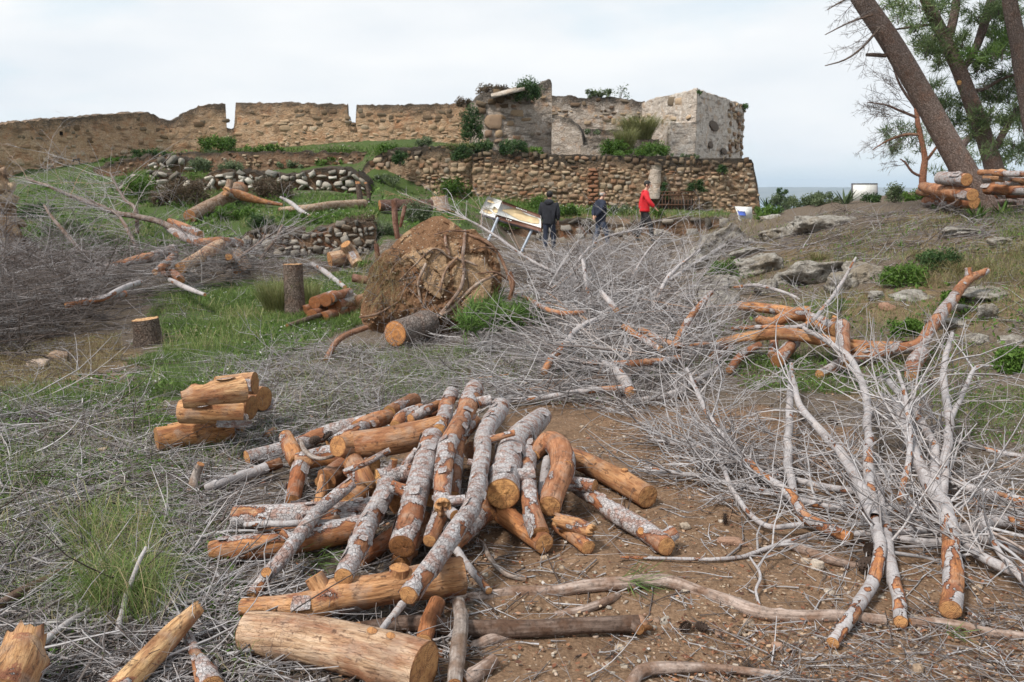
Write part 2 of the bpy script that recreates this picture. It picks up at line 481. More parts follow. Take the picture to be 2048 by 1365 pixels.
def m_twig():
    t = MT('grey_twigs', .88, .2)
    tv = t.attr('tv'); p = t.pos()
    col = t.ramp(tv, [(0, (.055, .04, .034)), (.25, (.15, .13, .125)), (.5, (.29, .272, .275)), (.8, (.44, .425, .435)), (.93, (.38, .34, .325)), (1, (.34, .19, .11))])
    n = t.noise(p, 60, 3)
    col = t.mix(t.ramp(n, [(.5, 0.0), (.72, .6)]), col, (.16, .11, .085))
    M['twig'] = t.fin(col)
def m_leaf(name, stops, trans=True):
    t = MT(name, .6, .3)
    tv = t.attr('tv')
    col = t.ramp(tv, stops)
    t.l(col, t.b.inputs['Base Color'])
    if trans:
        tr = t.n('ShaderNodeBsdfTranslucent'); t.l(col, tr.inputs[0])
        mx = t.n('ShaderNodeMixShader'); mx.inputs[0].default_value = .3
        out = t.nt.nodes['Material Output']
        t.l(t.b.outputs[0], mx.inputs[1]); t.l(tr.outputs[0], mx.inputs[2]); t.l(mx.outputs[0], out.inputs[0])
    M[name] = t.m
def m_ground():
    t = MT('earth', .95, .15)
    p = t.pos()
    n1, n2, n3 = t.noise(p, 1.1, 5), t.noise(p, 7, 5, .6), t.noise(p, 55, 4, .65)
    soil = t.ramp(n3, [(.25, (.095, .056, .034)), (.5, (.205, .128, .079)), (.75, (.31, .21, .14))])
    soil = t.mix(t.ramp(n2, [(.45, 0.0), (.7, .8)]), soil, (.115, .072, .046))
    peb = t.voro(p, 48, 'F1'); pc = t.voro(p, 48, 'F1', 'Color')
    pm = t.math('MULTIPLY', t.ramp(peb, [(.22, 1.0), (.30, 0.0)]), t.ramp(t.sepz(pc, 0), [(.72, 0.0), (.74, 1.0)]))
    soil = t.mix(pm, soil, t.ramp(t.sepz(pc, 1), [(0, (.5, .40, .29)), (1, (.25, .13, .08))]))
    duff = t.ramp(n3, [(.25, (.05, .035, .025)), (.5, (.13, .10, .075)), (.75, (.24, .20, .165))])
    grn = t.ramp(n3, [(.25, (.025, .04, .012)), (.6, (.07, .105, .03)), (.8, (.15, .155, .06))])
    dry = t.ramp(n3, [(.25, (.075, .05, .03)), (.5, (.17, .12, .07)), (.75, (.30, .235, .145))])
    dry = t.mix(t.ramp(n2, [(.48, 0.0), (.62, .75)]), dry, (.085, .06, .04))
    gm, sm, dm = t.attr('green'), t.attr('soil'), t.attr('dry')
    j = t.math('MULTIPLY', t.math('SUBTRACT', n2, .5), .9)
    col = t.mix(t.ramp(t.math('ADD', dm, j), [(.42, 0.0), (.58, 1.0)]), duff, dry)
    col = t.mix(t.ramp(t.math('ADD', gm, j), [(.42, 0.0), (.58, 1.0)]), col, grn)
    col = t.mix(t.ramp(t.math('ADD', sm, j), [(.42, 0.0), (.56, 1.0)]), col, soil)
    nb = t.bump(t.math('ADD', t.math('ADD', n3, n2), t.math('MULTIPLY', pm, .8)), .02, .8)
    M['ground'] = t.fin(col, nb)
def m_wall(name, base, light, dark, topd=.75, red=(.25, .12, .06), patch=.0, palew=.5):
    """weathered rubble-and-plaster wall; 'hg' runs 0 at the foot to 1 at the top"""
    t = MT(name, .93, .15)
    p = t.pos(); hg = t.attr('hg')
    big, mid, fine = t.noise(p, .9, 5, .6), t.noise(p, 4.5, 5, .6), t.noise(p, 22, 5, .65)
    col = t.ramp(fine, [(.25, tuple(k * .42 for k in base)), (.5, base), (.75, light)])
    col = t.mix(t.ramp(mid, [(.50, 0.0), (.60, palew)]), col, light)
    lay = t.noise(t.mapv(p, (1.6, 1.6, 6.5)), 1.0, 5, .6)
    col = t.mix(t.ramp(lay, [(.38, .85), (.47, 0.0)]), col, tuple(k * .42 for k in base))
    col = t.mix(t.ramp(t.noise(p, 2.4, 5, .65), [(.52, 0.0), (.68, .65)]), col, red)
    mort = t.voro(t.mapv(p, (3.4, 3.4, 5.0)), 1.0, 'DISTANCE_TO_EDGE', 'Distance')
    col = t.mix(t.math('MULTIPLY', t.ramp(mort, [(.0, .45), (.07, 0.0)]), t.ramp(mid, [(.48, 0.0), (.6, 1.0)])), col, tuple(k * .35 for k in base))
    # lichen: blotches, thickest along the weathered crest
    li = t.math('ADD', t.math('MULTIPLY', t.math('POWER', hg, 3.0), topd), t.math('ADD', t.math('MULTIPLY', big, .42), t.math('MULTIPLY', fine, .50)))
    col = t.mix(t.ramp(li, [(.66 - patch, 0.0), (.80 - patch, .93)]), col, dark)
    nb = t.bump(t.math('ADD', t.math('ADD', mid, fine), t.ramp(mort, [(0, 0.0), (.12, .3)])), .05, .8)
    M[name] = t.fin(col, nb)
def m_stone(name, cols, dark, lich=.62):
    t = MT(name, .92, .15)
    p = t.pos()
    r = t.rnd(); n = t.noise(p, 9, 5, .6); f = t.noise(p, 45, 4, .6)
    sv = t.attr('sv')
    r2 = t.math('FRACT', t.math('ADD', r, sv))
    col = t.ramp(r2, [(k / (len(cols) - 1), c_) for k, c_ in enumerate(cols)])
    col = t.mix(1.0, col, t.ocol(), 'MULTIPLY')
    col = t.mix(1.0, col, t.ramp(f, [(.25, .55), (.5, .95), (.8, 1.2)]), 'MULTIPLY')
    col = t.mix(t.ramp(n, [(lich, 0.0), (lich + .08, .8)]), col, dark)
    M[name] = t.fin(col, t.bump(t.math('ADD', n, f), .02, .7))
def m_plain(name, colr, rough=.6, metal=0.0, var=.15, scale=14):
    t = MT(name, rough, .4)
    n = t.noise(t.pos(True), scale, 4)
    col = t.mix(t.ramp(n, [(.3, 0.0), (.7, 1.0)]), tuple(k * (1 - var) for k in colr), tuple(min(1, k * (1 + var)) for k in colr))
    t.b.inputs['Metallic'].default_value = metal
    M[name] = t.fin(col)
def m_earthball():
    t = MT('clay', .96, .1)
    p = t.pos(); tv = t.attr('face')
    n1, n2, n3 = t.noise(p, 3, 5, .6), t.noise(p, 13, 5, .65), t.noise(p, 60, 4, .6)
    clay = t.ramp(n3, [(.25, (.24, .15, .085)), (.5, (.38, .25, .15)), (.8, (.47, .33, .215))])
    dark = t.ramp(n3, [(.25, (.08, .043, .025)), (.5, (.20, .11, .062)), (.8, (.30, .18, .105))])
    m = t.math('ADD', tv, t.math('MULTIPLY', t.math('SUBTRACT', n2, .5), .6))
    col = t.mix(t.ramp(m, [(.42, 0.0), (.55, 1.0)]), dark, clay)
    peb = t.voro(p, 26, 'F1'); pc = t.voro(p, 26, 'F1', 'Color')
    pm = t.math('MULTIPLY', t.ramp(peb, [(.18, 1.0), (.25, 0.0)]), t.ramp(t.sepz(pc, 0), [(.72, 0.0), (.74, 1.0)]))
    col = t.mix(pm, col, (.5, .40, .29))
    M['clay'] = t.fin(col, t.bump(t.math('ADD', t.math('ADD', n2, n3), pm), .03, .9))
def m_rock():
    t = MT('limestone', .93, .15)
    p = t.pos()
    n1, n2, n3 = t.noise(p, 2.2, 5, .6), t.noise(p, 10, 6, .65), t.noise(p, 40, 4, .6)
    col = t.ramp(n2, [(.28, (.11, .095, .08)), (.44, (.30, .27, .235)), (.60, (.47, .44, .40)), (.8, (.56, .53, .49))])
    col = t.mix(t.ramp(n1, [(.5, 0.0), (.66, .6)]), col, (.27, .21, .14))
    pit = t.voro(p, 7, 'F1')
    col = t.mix(t.ramp(pit, [(.08, .8), (.22, 0.0)]), col, (.06, .05, .04))
    M['rock'] = t.fin(col, t.bump(t.math('ADD', t.math('ADD', n2, n3), t.ramp(pit, [(.05, 0.0), (.3, 1.0)])), .06, .9))
m_wood(); m_wood('pale'); m_cut(); m_bark(); m_weath(); m_twig(); m_ground(); m_earthball(); m_rock()
m_wall('plaster_ochre', (.44, .285, .175), (.56, .42, .30), (.075, .062, .052), .30, (.38, .18, .09), .05)
m_wall('plaster_grey', (.38, .315, .26), (.55, .485, .43), (.055, .047, .04), .28, (.38, .22, .12), .07, .85)
m_wall('plaster_pale', (.47, .40, .34), (.64, .58, .52), (.07, .06, .05), .10, (.40, .25, .14), .035, .9)
m_wall('mortar_brown', (.23, .155, .10), (.37, .28, .195), (.04, .034, .028), .45, (.21, .10, .05))
m_wall('earth_bank', (.155, .095, .06), (.27, .19, .13), (.045, .038, .03), .35, (.22, .09, .045))
m_stone('stone_tan', [(.33, .23, .145), (.42, .32, .22), (.25, .16, .10), (.37, .26, .165), (.29, .25, .2), (.26, .135, .075), (.46, .37, .27)], (.06, .05, .04))
m_stone('stone_ochre', [(.42, .29, .18), (.47, .345, .23), (.36, .23, .14), (.44, .33, .23), (.50, .40, .29)], (.06, .05, .04), .68)
m_stone('stone_grey', [(.25, .225, .195), (.33, .305, .27), (.19, .165, .14), (.29, .25, .205), (.40, .37, .33), (.24, .185, .135)], (.055, .05, .042), .6)
m_stone('stone_pale', [(.40, .37, .32), (.50, .46, .41), (.33, .29, .24), (.45, .40, .34), (.55, .52, .47)], (.09, .075, .06), .62)
m_stone('pebble', [(.46, .37, .28), (.32, .23, .16), (.53, .46, .39), (.25, .12, .07), (.40, .31, .23), (.36, .33, .29), (.29, .17, .11)], (.16, .09, .05), .7)
m_stone('dark_core', [(.10, .08, .06), (.13, .10, .08)], (.05, .04, .03))
m_stone('red_block', [(.25, .12, .07), (.29, .15, .09), (.20, .10, .06)], (.06, .05, .04))
m_leaf('grass_green', [(0, (.045, .075, .016)), (.35, (.095, .165, .033)), (.65, (.16, .235, .06)), (.85, (.24, .25, .10)), (1, (.40, .33, .19))])
m_leaf('grass_dry', [(0, (.16, .12, .06)), (.5, (.29, .23, .12)), (.85, (.20, .21, .08)), (1, (.10, .15, .035))])
m_leaf('grass_pale', [(0, (.13, .15, .05)), (.5, (.24, .25, .10)), (1, (.34, .32, .16))])
m_leaf('pine_needles', [(0, (.05, .085, .036)), (.5, (.125, .18, .07)), (.85, (.20, .26, .11)), (1, (.26, .26, .13))])
m_leaf('needles_fresh', [(0, (.05, .10, .02)), (.5, (.10, .18, .04)), (1, (.17, .25, .07))])
m_leaf('leaf_dark', [(0, (.022, .05, .016)), (.5, (.05, .10, .03)), (1, (.11, .17, .055))])
m_leaf('leaf_bright', [(0, (.04, .085, .013)), (.5, (.085, .165, .026)), (1, (.15, .24, .05))])
m_leaf('leaf_grey', [(0, (.05, .075, .035)), (.5, (.11, .15, .07)), (1, (.22, .26, .15))])
m_leaf('leaf_brown', [(0, (.05, .035, .022)), (.5, (.12, .085, .055)), (.9, (.18, .13, .09)), (1, (.09, .11, .04))])
m_leaf('bark_chips', [(0, (.05, .02, .012)), (.4, (.16, .06, .03)), (.7, (.28, .13, .065)), (.9, (.38, .27, .18)), (1, (.45, .42, .4))], False)
m_leaf('petal', [(0, (.6, .6, .55)), (1, (.75, .75, .72))])
# ---------------------------------------------------------------- tubes: logs, branches, roots, trunks
def catmull(P, spacing):
    P = np.asarray(P, float)
    if len(P) == 2:
        n = max(2, int(np.linalg.norm(P[1][:3] - P[0][:3]) / spacing) + 1)
        return P[0] + (P[1] - P[0]) * np.linspace(0, 1, n)[:, None]
    Q = np.vstack([2 * P[0] - P[1], P, 2 * P[-1] - P[-2]])
    out = []
    for i in range(1, len(Q) - 2):
        n = max(1, int(np.linalg.norm(Q[i + 1][:3] - Q[i][:3]) / spacing))
        t = np.linspace(0, 1, n, endpoint=False)[:, None]
        p0, p1, p2, p3 = Q[i - 1], Q[i], Q[i + 1], Q[i + 2]
        out.append(.5 * (2 * p1 + (p2 - p0) * t + (2 * p0 - 5 * p1 + 4 * p2 - p3) * t * t + (3 * p1 - p0 - 3 * p2 + p3) * t ** 3))
    out.append(P[-1:])
    return np.vstack(out)
def frames(C):
    T = np.gradient(C, axis=0)
    T /= np.linalg.norm(T, axis=1)[:, None] + 1e-9
    a = np.array([0, 0, 1.0]) if abs(T[0][2]) < .9 else np.array([1.0, 0, 0])
    n = np.cross(T[0], a); n /= np.linalg.norm(n)
    Nn = [n]
    for i in range(1, len(C)):
        n = Nn[-1] - T[i] * np.dot(Nn[-1], T[i])
        Nn.append(n / (np.linalg.norm(n) + 1e-9))
    Nn = np.array(Nn)
    return T, Nn, np.cross(T, Nn)
_tube_id = [0]
def tube(pts, rad, sides=16, spacing=.03, lump=.05, bark=None, seed=None, knots=0, peel=0.0, wob=0.0):
    """returns dict with verts, quads, lc (straightened coordinates), bk (bark cover) and the end rings.
    bark: None or share of bark cover -1..1 (the covered parts stand proud)"""
    _tube_id[0] += 1
    seed = _tube_id[0] if seed is None else seed
    rng = np.random.default_rng(seed + 1000)
    pr = np.hstack([np.asarray(pts, float), np.asarray(rad, float)[:, None]])
    pr = catmull(pr, spacing)
    C, R = pr[:, :3], np.maximum(pr[:, 3], 1e-4)
    n = len(C)
    if wob:
        s0 = np.concatenate([[0], np.cumsum(np.linalg.norm(np.diff(C, axis=0), axis=1))])
        k0 = s0 / max(R.mean() * 7, .03)
        C = C + np.stack([vnoise(np.stack([k0, k0 * 0 + 7.7 * a, k0 * 0 + seed], -1), a) - .5 for a in range(3)], -1) * (R * wob)[:, None]
    T, A, B = frames(C)
    s = np.concatenate([[0], np.cumsum(np.linalg.norm(np.diff(C, axis=0), axis=1))])
    th = np.linspace(0, 2 * np.pi, sides, endpoint=False)
    ct, st = np.cos(th), np.sin(th)
    off = rng.uniform(0, 50, 3)
    lc = np.stack([R[:, None] * ct, R[:, None] * st, np.repeat(s[:, None], sides, 1)], -1) + off
    rm = float(R.mean())
    q = lc * np.array([.45 / rm, .45 / rm, .14 / rm])
    dr = R[:, None] * (1 + lump * 2 * (fbm(q, 3, seed) - .5))
    for _ in range(knots):
        k = rng.uniform(.1, .9) * s[-1]; a = rng.uniform(0, 2 * np.pi); w = rm * rng.uniform(.35, .6)
        d2 = ((s[:, None] - k) / w) ** 2 + (np.angle(np.exp(1j * (th - a)))[None] * R[:, None] / w) ** 2
        dr += rm * rng.uniform(.1, .3) * np.exp(-d2)
    bk = np.zeros((n, sides))
    if bark is not None:
        bn = fbm(lc * np.array([.55 / max(rm, .012), .55 / max(rm, .012), .2 / max(rm, .012)]), 4, seed + 7)
        bk = np.clip((bn - .5) * 3.2 + .5 + bark - peel * np.clip(1.25 - s / (s[-1] * .36), 0, 1)[:, None], 0, 1)
        dr += (bk > .5) * min(.0045, rm * .11) * (.6 + .8 * vnoise(lc * 45, 3))
    V = C[:, None] + dr[..., None] * (A[:, None] * ct[None, :, None] + B[:, None] * st[None, :, None])
    i = np.arange(n - 1)[:, None] * sides; j = np.arange(sides); j2 = (j + 1) % sides
    quads = np.stack([i + j, i + j2, i + sides + j2, i + sides + j], -1).reshape(-1, 4)
    return dict(v=V.reshape(-1, 3), q=quads, lc=lc.reshape(-1, 3), bk=bk.ravel(), n=n, sides=sides,
                r0=V[0], r1=V[-1], T0=-T[0], T1=T[-1], rad0=R[0], rad1=R[-1], C=C, R=R, T=T, A=A, B=B, dr=dr, s=s)
def cap(ring, nrm, seed, mode='cut', tilt=.0):
    """cut face (concentric rings) or splintered end closing a tube"""
    rng = np.random.default_rng(seed + 5)
    k = len(ring); c_ = ring.mean(0)
    r = np.linalg.norm(ring - c_, axis=1).mean()
    g = Geo()
    e1 = ring[0] - c_; e1 = e1 - nrm * np.dot(e1, nrm); e1 /= np.linalg.norm(e1) + 1e-9
    e2 = np.cross(nrm, e1)
    rows, rad = [], []
    fr = [1.0, .97, .7, .4, .15] if mode == 'cut' else [1.0, .99, .62, .3]
    for m, f in enumerate(fr):
        ringm = c_ + (ring - c_) * f
        if mode == 'cut':
            ringm = ringm + nrm * (r * (.03 if m else 0) + r * .02 * rng.standard_normal((k, 1)) * (m > 0))
        else:
            a = np.arange(k)
            spl = (rng.random(k) ** 1.5) * r * 1.1 + r * .5 * np.clip(np.cos(a / k * 2 * np.pi + seed), 0, 1)
            if m == 0: ringm = ringm
            elif m == 1: ringm = ringm + nrm * spl[:, None]
            else: ringm = ringm + nrm * (rng.random((k, 1)) * r * 1.2 - r * .1)
        rows.append(ringm); rad.append(np.full(k, f))
    V = np.vstack(rows + [c_[None] + nrm * (r * .03 if mode == 'cut' else r * .2)])
    j = np.arange(k); j2 = (j + 1) % k
    q = np.vstack([np.stack([m * k + j, m * k + j2, (m + 1) * k + j2, (m + 1) * k + j], -1) for m in range(len(fr) - 1)])
    m = len(fr) - 1
    t = np.stack([m * k + j, m * k + j2, np.full(k, len(V) - 1)], -1)
    d = V - c_
    lc = np.stack([d @ e1, d @ e2, d @ nrm], -1) + np.array([rng.normal(0, r * .12), rng.normal(0, r * .12), 0])
    return V, q, t, lc, np.concatenate(rad + [np.zeros(1)])
def add_caps(o, tb, ends, seed, cutcol=(.62, .37, .19)):
    for w, mode in enumerate(ends):
        if not mode: continue
        ring, nrm = (tb['r0'], tb['T0']) if w == 0 else (tb['r1'], tb['T1'])
        if mode == 'x':
            V, q, t, lc, rd = cap(ring, nrm, seed + w * 31, 'splinter')
            part('broken_end', o, V, [q, t], M['wood'], color=cutcol, attrs=dict(lc=lc * np.array([1, 1, .4]), bk=np.zeros(len(V))), smooth=False)
        else:
            V, q, t, lc, rd = cap(ring, nrm, seed + w * 31, 'cut')
            jit = 1 + .14 * math.sin(seed * 3.7 + w * 2)
            part('cut_end', o, V, [q, t], M['cut'], color=tuple(k * jit for k in cutcol), attrs=dict(lc=lc, rad=rd), smooth=False)
STY = {  # tone of the bare wood, share of bark, material
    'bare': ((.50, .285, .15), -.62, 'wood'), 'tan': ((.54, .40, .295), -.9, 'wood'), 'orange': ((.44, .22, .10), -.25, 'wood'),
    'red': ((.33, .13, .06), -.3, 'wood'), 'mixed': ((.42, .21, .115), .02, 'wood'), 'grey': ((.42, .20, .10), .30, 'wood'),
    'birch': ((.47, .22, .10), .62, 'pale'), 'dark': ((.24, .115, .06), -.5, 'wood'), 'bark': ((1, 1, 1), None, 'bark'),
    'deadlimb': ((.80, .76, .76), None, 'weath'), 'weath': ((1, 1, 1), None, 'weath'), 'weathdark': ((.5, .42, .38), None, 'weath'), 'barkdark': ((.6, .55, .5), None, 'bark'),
}
def flakes(tb, seed, n, r):
    """curled scraps of loose bark that stand off the wood"""
    rng = np.random.default_rng(seed + 77)
    g = Geo()
    for _ in range(n):
        i = rng.integers(1, tb['n'] - 1); a = rng.uniform(0, 2 * np.pi)
        w = rng.uniform(.25, .6); L = rng.uniform(.3, .9) * r * 1.6
        rows = []
        for u in (-1, -.3, .4, 1):
            for v in (-1, -.35, .35, 1):
                aa = a + v * w * (1 - .25 * abs(u) * rng.random())
                lift = r * (.07 + .16 * max(0, v) ** 2 + .05 * rng.random())
                d = tb['A'][i] * math.cos(aa) + tb['B'][i] * math.sin(aa)
                rows.append(tb['C'][i] + tb['T'][i] * u * L * (1 - .3 * abs(v) * rng.random()) + d * (tb['R'][i] * 1.03 + lift))
        q = [(x * 4 + y, x * 4 + y + 1, x * 4 + y + 5, x * 4 + y + 4) for x in range(3) for y in range(3)]
        lc = np.array(rows) - np.array(rows)[0] + rng.uniform(0, 40, 3)
        g.add(rows, q, lc=lc, bk=np.full(16, .9))
    return g
def log(name, label, pts, rpx, style='mixed', ends=('c', 'c'), group=None, cat='log', sides=None, stubs=(), knots=2, fl=0, lump=.075, tone=None, sp=None, world=False, seed=None, cut=None):
    """pts: (u, v, height of the centre line above the ground) along the log"""
    P = np.array(pts, float) if world else place(pts)
    rpx = np.broadcast_to(np.asarray(rpx, float), (len(P),)) if np.ndim(rpx) == 0 or len(np.atleast_1d(rpx)) == len(P) else np.interp(np.linspace(0, 1, len(P)), np.linspace(0, 1, len(rpx)), rpx)
    R = rpx * m_per_px(P)
    tonec, bark, mat = STY[style]
    tone = tone or tonec
    rm = R.mean()
    sides = sides or (26 if rpx.mean() > 18 else 18 if rpx.mean() > 10 else 10)
    sp = sp or max(.012, rm * .3)
    tb = tube(P, R, sides, sp, lump, bark, knots=knots, seed=seed, wob=.5 if cat in ('branch', 'root') else .3, peel=.62 if style == 'birch' and (ends[0] and not ends[1]) else 0.0)
    sd = _tube_id[0]
    o = thing(name, tb['v'], tb['q'], M[mat], label, cat, group, color=tone, attrs=dict(lc=tb['lc'], bk=tb['bk']))
    add_caps(o, tb, ends, sd, cut or ((.62, .37, .19) if style in ('bare', 'tan', 'grey', 'mixed', 'birch', 'orange') else (.45, .24, .12)))
    for st in stubs:                     # (fraction along, angle, length in radii, radius share[, kind])
        f, a, Ln, rr = st[:4]
        i = int(f * (tb['n'] - 1))
        d = tb['A'][i] * math.cos(a) + tb['B'][i] * math.sin(a)
        if len(st) > 4: d = np.array(st[4], float)
        d = d + tb['T'][i] * .25; d /= np.linalg.norm(d)
        p0 = tb['C'][i] + d * tb['R'][i] * .3
        p1 = tb['C'][i] + d * tb['R'][i] * (1 + Ln)
        t2 = tube([p0, (p0 + p1) / 2 + d * .001, p1], [tb['R'][i] * rr * 1.35, tb['R'][i] * rr * 1.05, tb['R'][i] * rr], 12, sp, .06, bark)
        s_ = part('stub', o, t2['v'], t2['q'], M[mat], attrs=dict(lc=t2['lc'], bk=t2['bk']))
        V, q, t, lc, rd = cap(t2['r1'], t2['T1'], _tube_id[0], 'cut')
        part('cut_end', s_, V, [q, t], M['cut'], color=(.55, .31, .15), attrs=dict(lc=lc, rad=rd), smooth=False)
    if fl:
        g = flakes(tb, sd, fl, rm)
        part('bark_flakes', o, g.verts(), g.faces(), M['pale' if mat == 'pale' else 'wood'], kind='stuff', color=tone, attrs=g.attrs())
    return o, tb
# sprays of dead twigs ------------------------------------------------------------------------------------------
def polytube(C, R, sides):
    C = np.asarray(C, float)
    T, A, B = frames(C)
    th = np.linspace(0, 2 * np.pi, sides, endpoint=False)
    O = np.asarray(R)[:, None, None] * (A[:, None] * np.cos(th)[None, :, None] + B[:, None] * np.sin(th)[None, :, None])
    n = len(C)
    i = np.arange(n - 1)[:, None] * sides; j = np.arange(sides); j2 = (j + 1) % sides
    return np.repeat(C, sides, 0), O.reshape(-1, 3), np.stack([i + j, i + j2, i + sides + j2, i + sides + j], -1).reshape(-1, 4)
def spray(rng, nside=8, sub=2, up=.25, single=False, bend=.25, r0=.010, K=6):
    """a dead branchlet 1 m long lying along +x; centres and offsets are kept apart so thickness can be scaled alone"""
    Cs, Os, Qs, n = [], [], [], 0
    def put(C, R):
        nonlocal n
        c_, o_, q_ = polytube(C, R, 3)
        Cs.append(c_); Os.append(o_); Qs.append(q_ + n); n += len(c_)
    def wander(p, d, L, k, b):
        P = [p]
        d = d / np.linalg.norm(d)
        cv = rng.normal(0, b * 1.7, 3) * (1, 1, .5)
        for _ in range(k - 1):
            d = d + cv / k + rng.normal(0, b * .22, 3) * (1, 1, .7)
            d /= np.linalg.norm(d)
            P.append(P[-1] + d * L / (k - 1))
        return np.array(P)
    main = wander(np.zeros(3), np.array([1, 0, up * .3]), 1.0, K, bend)
    put(main, np.linspace(r0, r0 * .3, K))
    if not single:
        for k in range(nside):
            f = rng.uniform(.12, .95); i = f * (K - 1); a = int(i); a = min(a, K - 2)
            p = main[a] + (main[a + 1] - main[a]) * (i - a)
            d = main[a + 1] - main[a]; d /= np.linalg.norm(d)
            side = 1 if k % 2 else -1
            ang = rng.uniform(.5, 1.1)
            dn = d * math.cos(ang) + np.cross([0, 0, 1], d) * side * math.sin(ang) + np.array([0, 0, rng.normal(.1, .35) * up * 2])
            L = rng.uniform(.2, .55) * (1.1 - f * .6)
            s2 = wander(p, dn, L, 5, bend)
            put(s2, np.linspace(r0 * .55, r0 * .22, 5))
            for _ in range(sub):
                q0 = s2[rng.integers(1, 4)]
                d2 = (s2[-1] - s2[0]) / L
                d3 = d2 + rng.normal(0, .6, 3) * (1, 1, up * 2.2)
                put(wander(q0, d3, L * rng.uniform(.3, .6), 4, bend), np.linspace(r0 * .32, r0 * .16, 4))
    return np.vstack(Cs), np.vstack(Os), np.vstack(Qs)
def scatter(rng, temps, pos, scale, az, pitch, thick, lift, tvr=(0, 1), floor=None, roll=None):
    """copies of the templates at pos, draped on the ground; thick scales the twig radius"""
    g = Geo()
    n = len(pos)
    which = rng.integers(0, len(temps), n)
    for k, (C, O, Q) in enumerate(temps):
        idx = np.where(which == k)[0]
        if not len(idx): continue
        ca, sa = np.cos(az[idx]), np.sin(az[idx]); cp, sp = np.cos(pitch[idx]), np.sin(pitch[idx])
        rl = rng.uniform(0, 2 * np.pi, len(idx)) if roll is None else rng.normal(0, roll, len(idx))
        cr, sr = np.cos(rl), np.sin(rl)
        Z0 = np.zeros(len(idx)); O1 = np.ones(len(idx))
        Rx = np.array([[O1, Z0, Z0], [Z0, cr, -sr], [Z0, sr, cr]]).transpose(2, 0, 1)
        Ry = np.array([[cp, Z0, -sp], [Z0, O1, Z0], [sp, Z0, cp]]).transpose(2, 0, 1)
        Rz = np.array([[ca, -sa, Z0], [sa, ca, Z0], [Z0, Z0, O1]]).transpose(2, 0, 1)
        R = Rz @ Ry @ Rx
        c_ = np.einsum('nij,kj->nki', R, C) * scale[idx][:, None, None]
        if floor is not None:      # drape
            z = c_[..., 2]
            z = np.where(z < 0, -z * .25, z)
            x, y = c_[..., 0] + pos[idx][:, None, 0], c_[..., 1] + pos[idx][:, None, 1]
            zz = terrain(x, y) + lift[idx][:, None] + z * floor + .004
            c_ = np.stack([x, y, zz], -1)
        else:
            c_ = c_ + pos[idx][:, None] + np.stack([Z0, Z0, lift[idx]], -1)[:, None]
        v = c_ + np.einsum('nij,kj->nki', R, O) * (thick[idx])[:, None, None]
        nv = len(C)
        q = Q[None] + (np.arange(len(idx)) * nv)[:, None, None]
        tv = np.repeat(rng.uniform(*tvr, len(idx)), nv)
        g.add(v.reshape(-1, 3), q.reshape(-1, 4), tv=tv)
    return g
def blades(rng, pos, h, w, lean, seg=2, az=None, up=None):
    """grass blades / needles: narrow bent leaves"""
    n = len(pos)
    az = rng.uniform(0, 2 * np.pi, n) if az is None else az
    d = np.stack([np.cos(az), np.sin(az), np.zeros(n)], -1)
    s = np.stack([-np.sin(az), np.cos(az), np.zeros(n)], -1)
    sa = rng.uniform(0, np.pi, n)
    s = s * np.cos(sa)[:, None] + d * np.sin(sa)[:, None]
    U = np.array([0, 0, 1.0])
    h, w, lean = (np.broadcast_to(x, (n,))[:, None] for x in (h, w, lean))
    p0 = pos; p1 = pos + U * h * .6 + d * h * lean * .35; p2 = pos + U * h * (1 - .45 * np.minimum(lean, 1.6)) + d * h * lean
    V = np.stack([p0 - s * w, p0 + s * w, p1 + s * w * .75, p1 - s * w * .75, p2], 1)
    b = (np.arange(n) * 5)[:, None]
    return V.reshape(-1, 3), b + np.array([[0, 1, 2, 3]]), b + np.array([[3, 2, 4]])
def leaves(rng, pos, size, nrm=None):
    """small pointed leaves facing anywhere"""
    n = len(pos)
    a = rng.normal(0, 1, (n, 3)); a /= np.linalg.norm(a, axis=1)[:, None]
    b = np.cross(a, rng.normal(0, 1, (n, 3))); b /= np.linalg.norm(b, axis=1)[:, None]
    s = np.broadcast_to(size, (n,))[:, None]
    V = np.stack([pos - a * s, pos + b * s * .45, pos + a * s, pos - b * s * .45], 1)
    return V.reshape(-1, 3), (np.arange(n) * 4)[:, None] + np.array([[0, 1, 2, 3]])
# ---------------------------------------------------------------- ground, sea, far hills
def wpoly(pix):
    return Gs([p[0] for p in pix], [p[1] for p in pix])[:, :2]
def soft_in(x, y, poly, j=.25, seed=3, k=5):
    """share of jittered copies of each point inside the polygon: a ragged, soft edge"""
    s = 0
    p = xy3(x, y)
    for m in range(k):
        dx = (vnoise(p * 2.2 + 31 * m, seed) - .5) * 4 * j; dy = (vnoise(p * 2.2 + 57 * m, seed + 1) - .5) * 4 * j
        s = s + inpoly(x + dx, y + dy, poly)
    return s / k
SOIL = wpoly([(870, 870), (1060, 800), (1300, 790), (1480, 800), (1700, 850), (1850, 950), (2048, 1010), (2400, 1150), (2500, 1600), (900, 1700), (880, 1150)])
GREEN1 = wpoly([(-60, 820), (200, 780), (330, 710), (270, 600), (330, 560), (560, 560), (720, 500), (770, 560), (720, 640), (600, 690), (520, 760), (380, 800), (150, 830), (-60, 900)])
GREEN2 = np.array([(-40, 17.6), (XZ(480, 17.6, .4), 17.6), (XZ(760, 17.8, .5), 17.8), (XZ(960, 20, .5), 20), (XZ(1010, 26.5, .5), 26.8), (XZ(1550, 28, .8), 28), (XZ(1550, 60, 0), 60), (-40, 60)])
GREEN3 = wpoly([(1390, 520), (1500, 470), (1640, 450), (2200, 420), (2500, 600), (2400, 1000), (1950, 960), (1880, 800), (1480, 760), (1420, 640)])
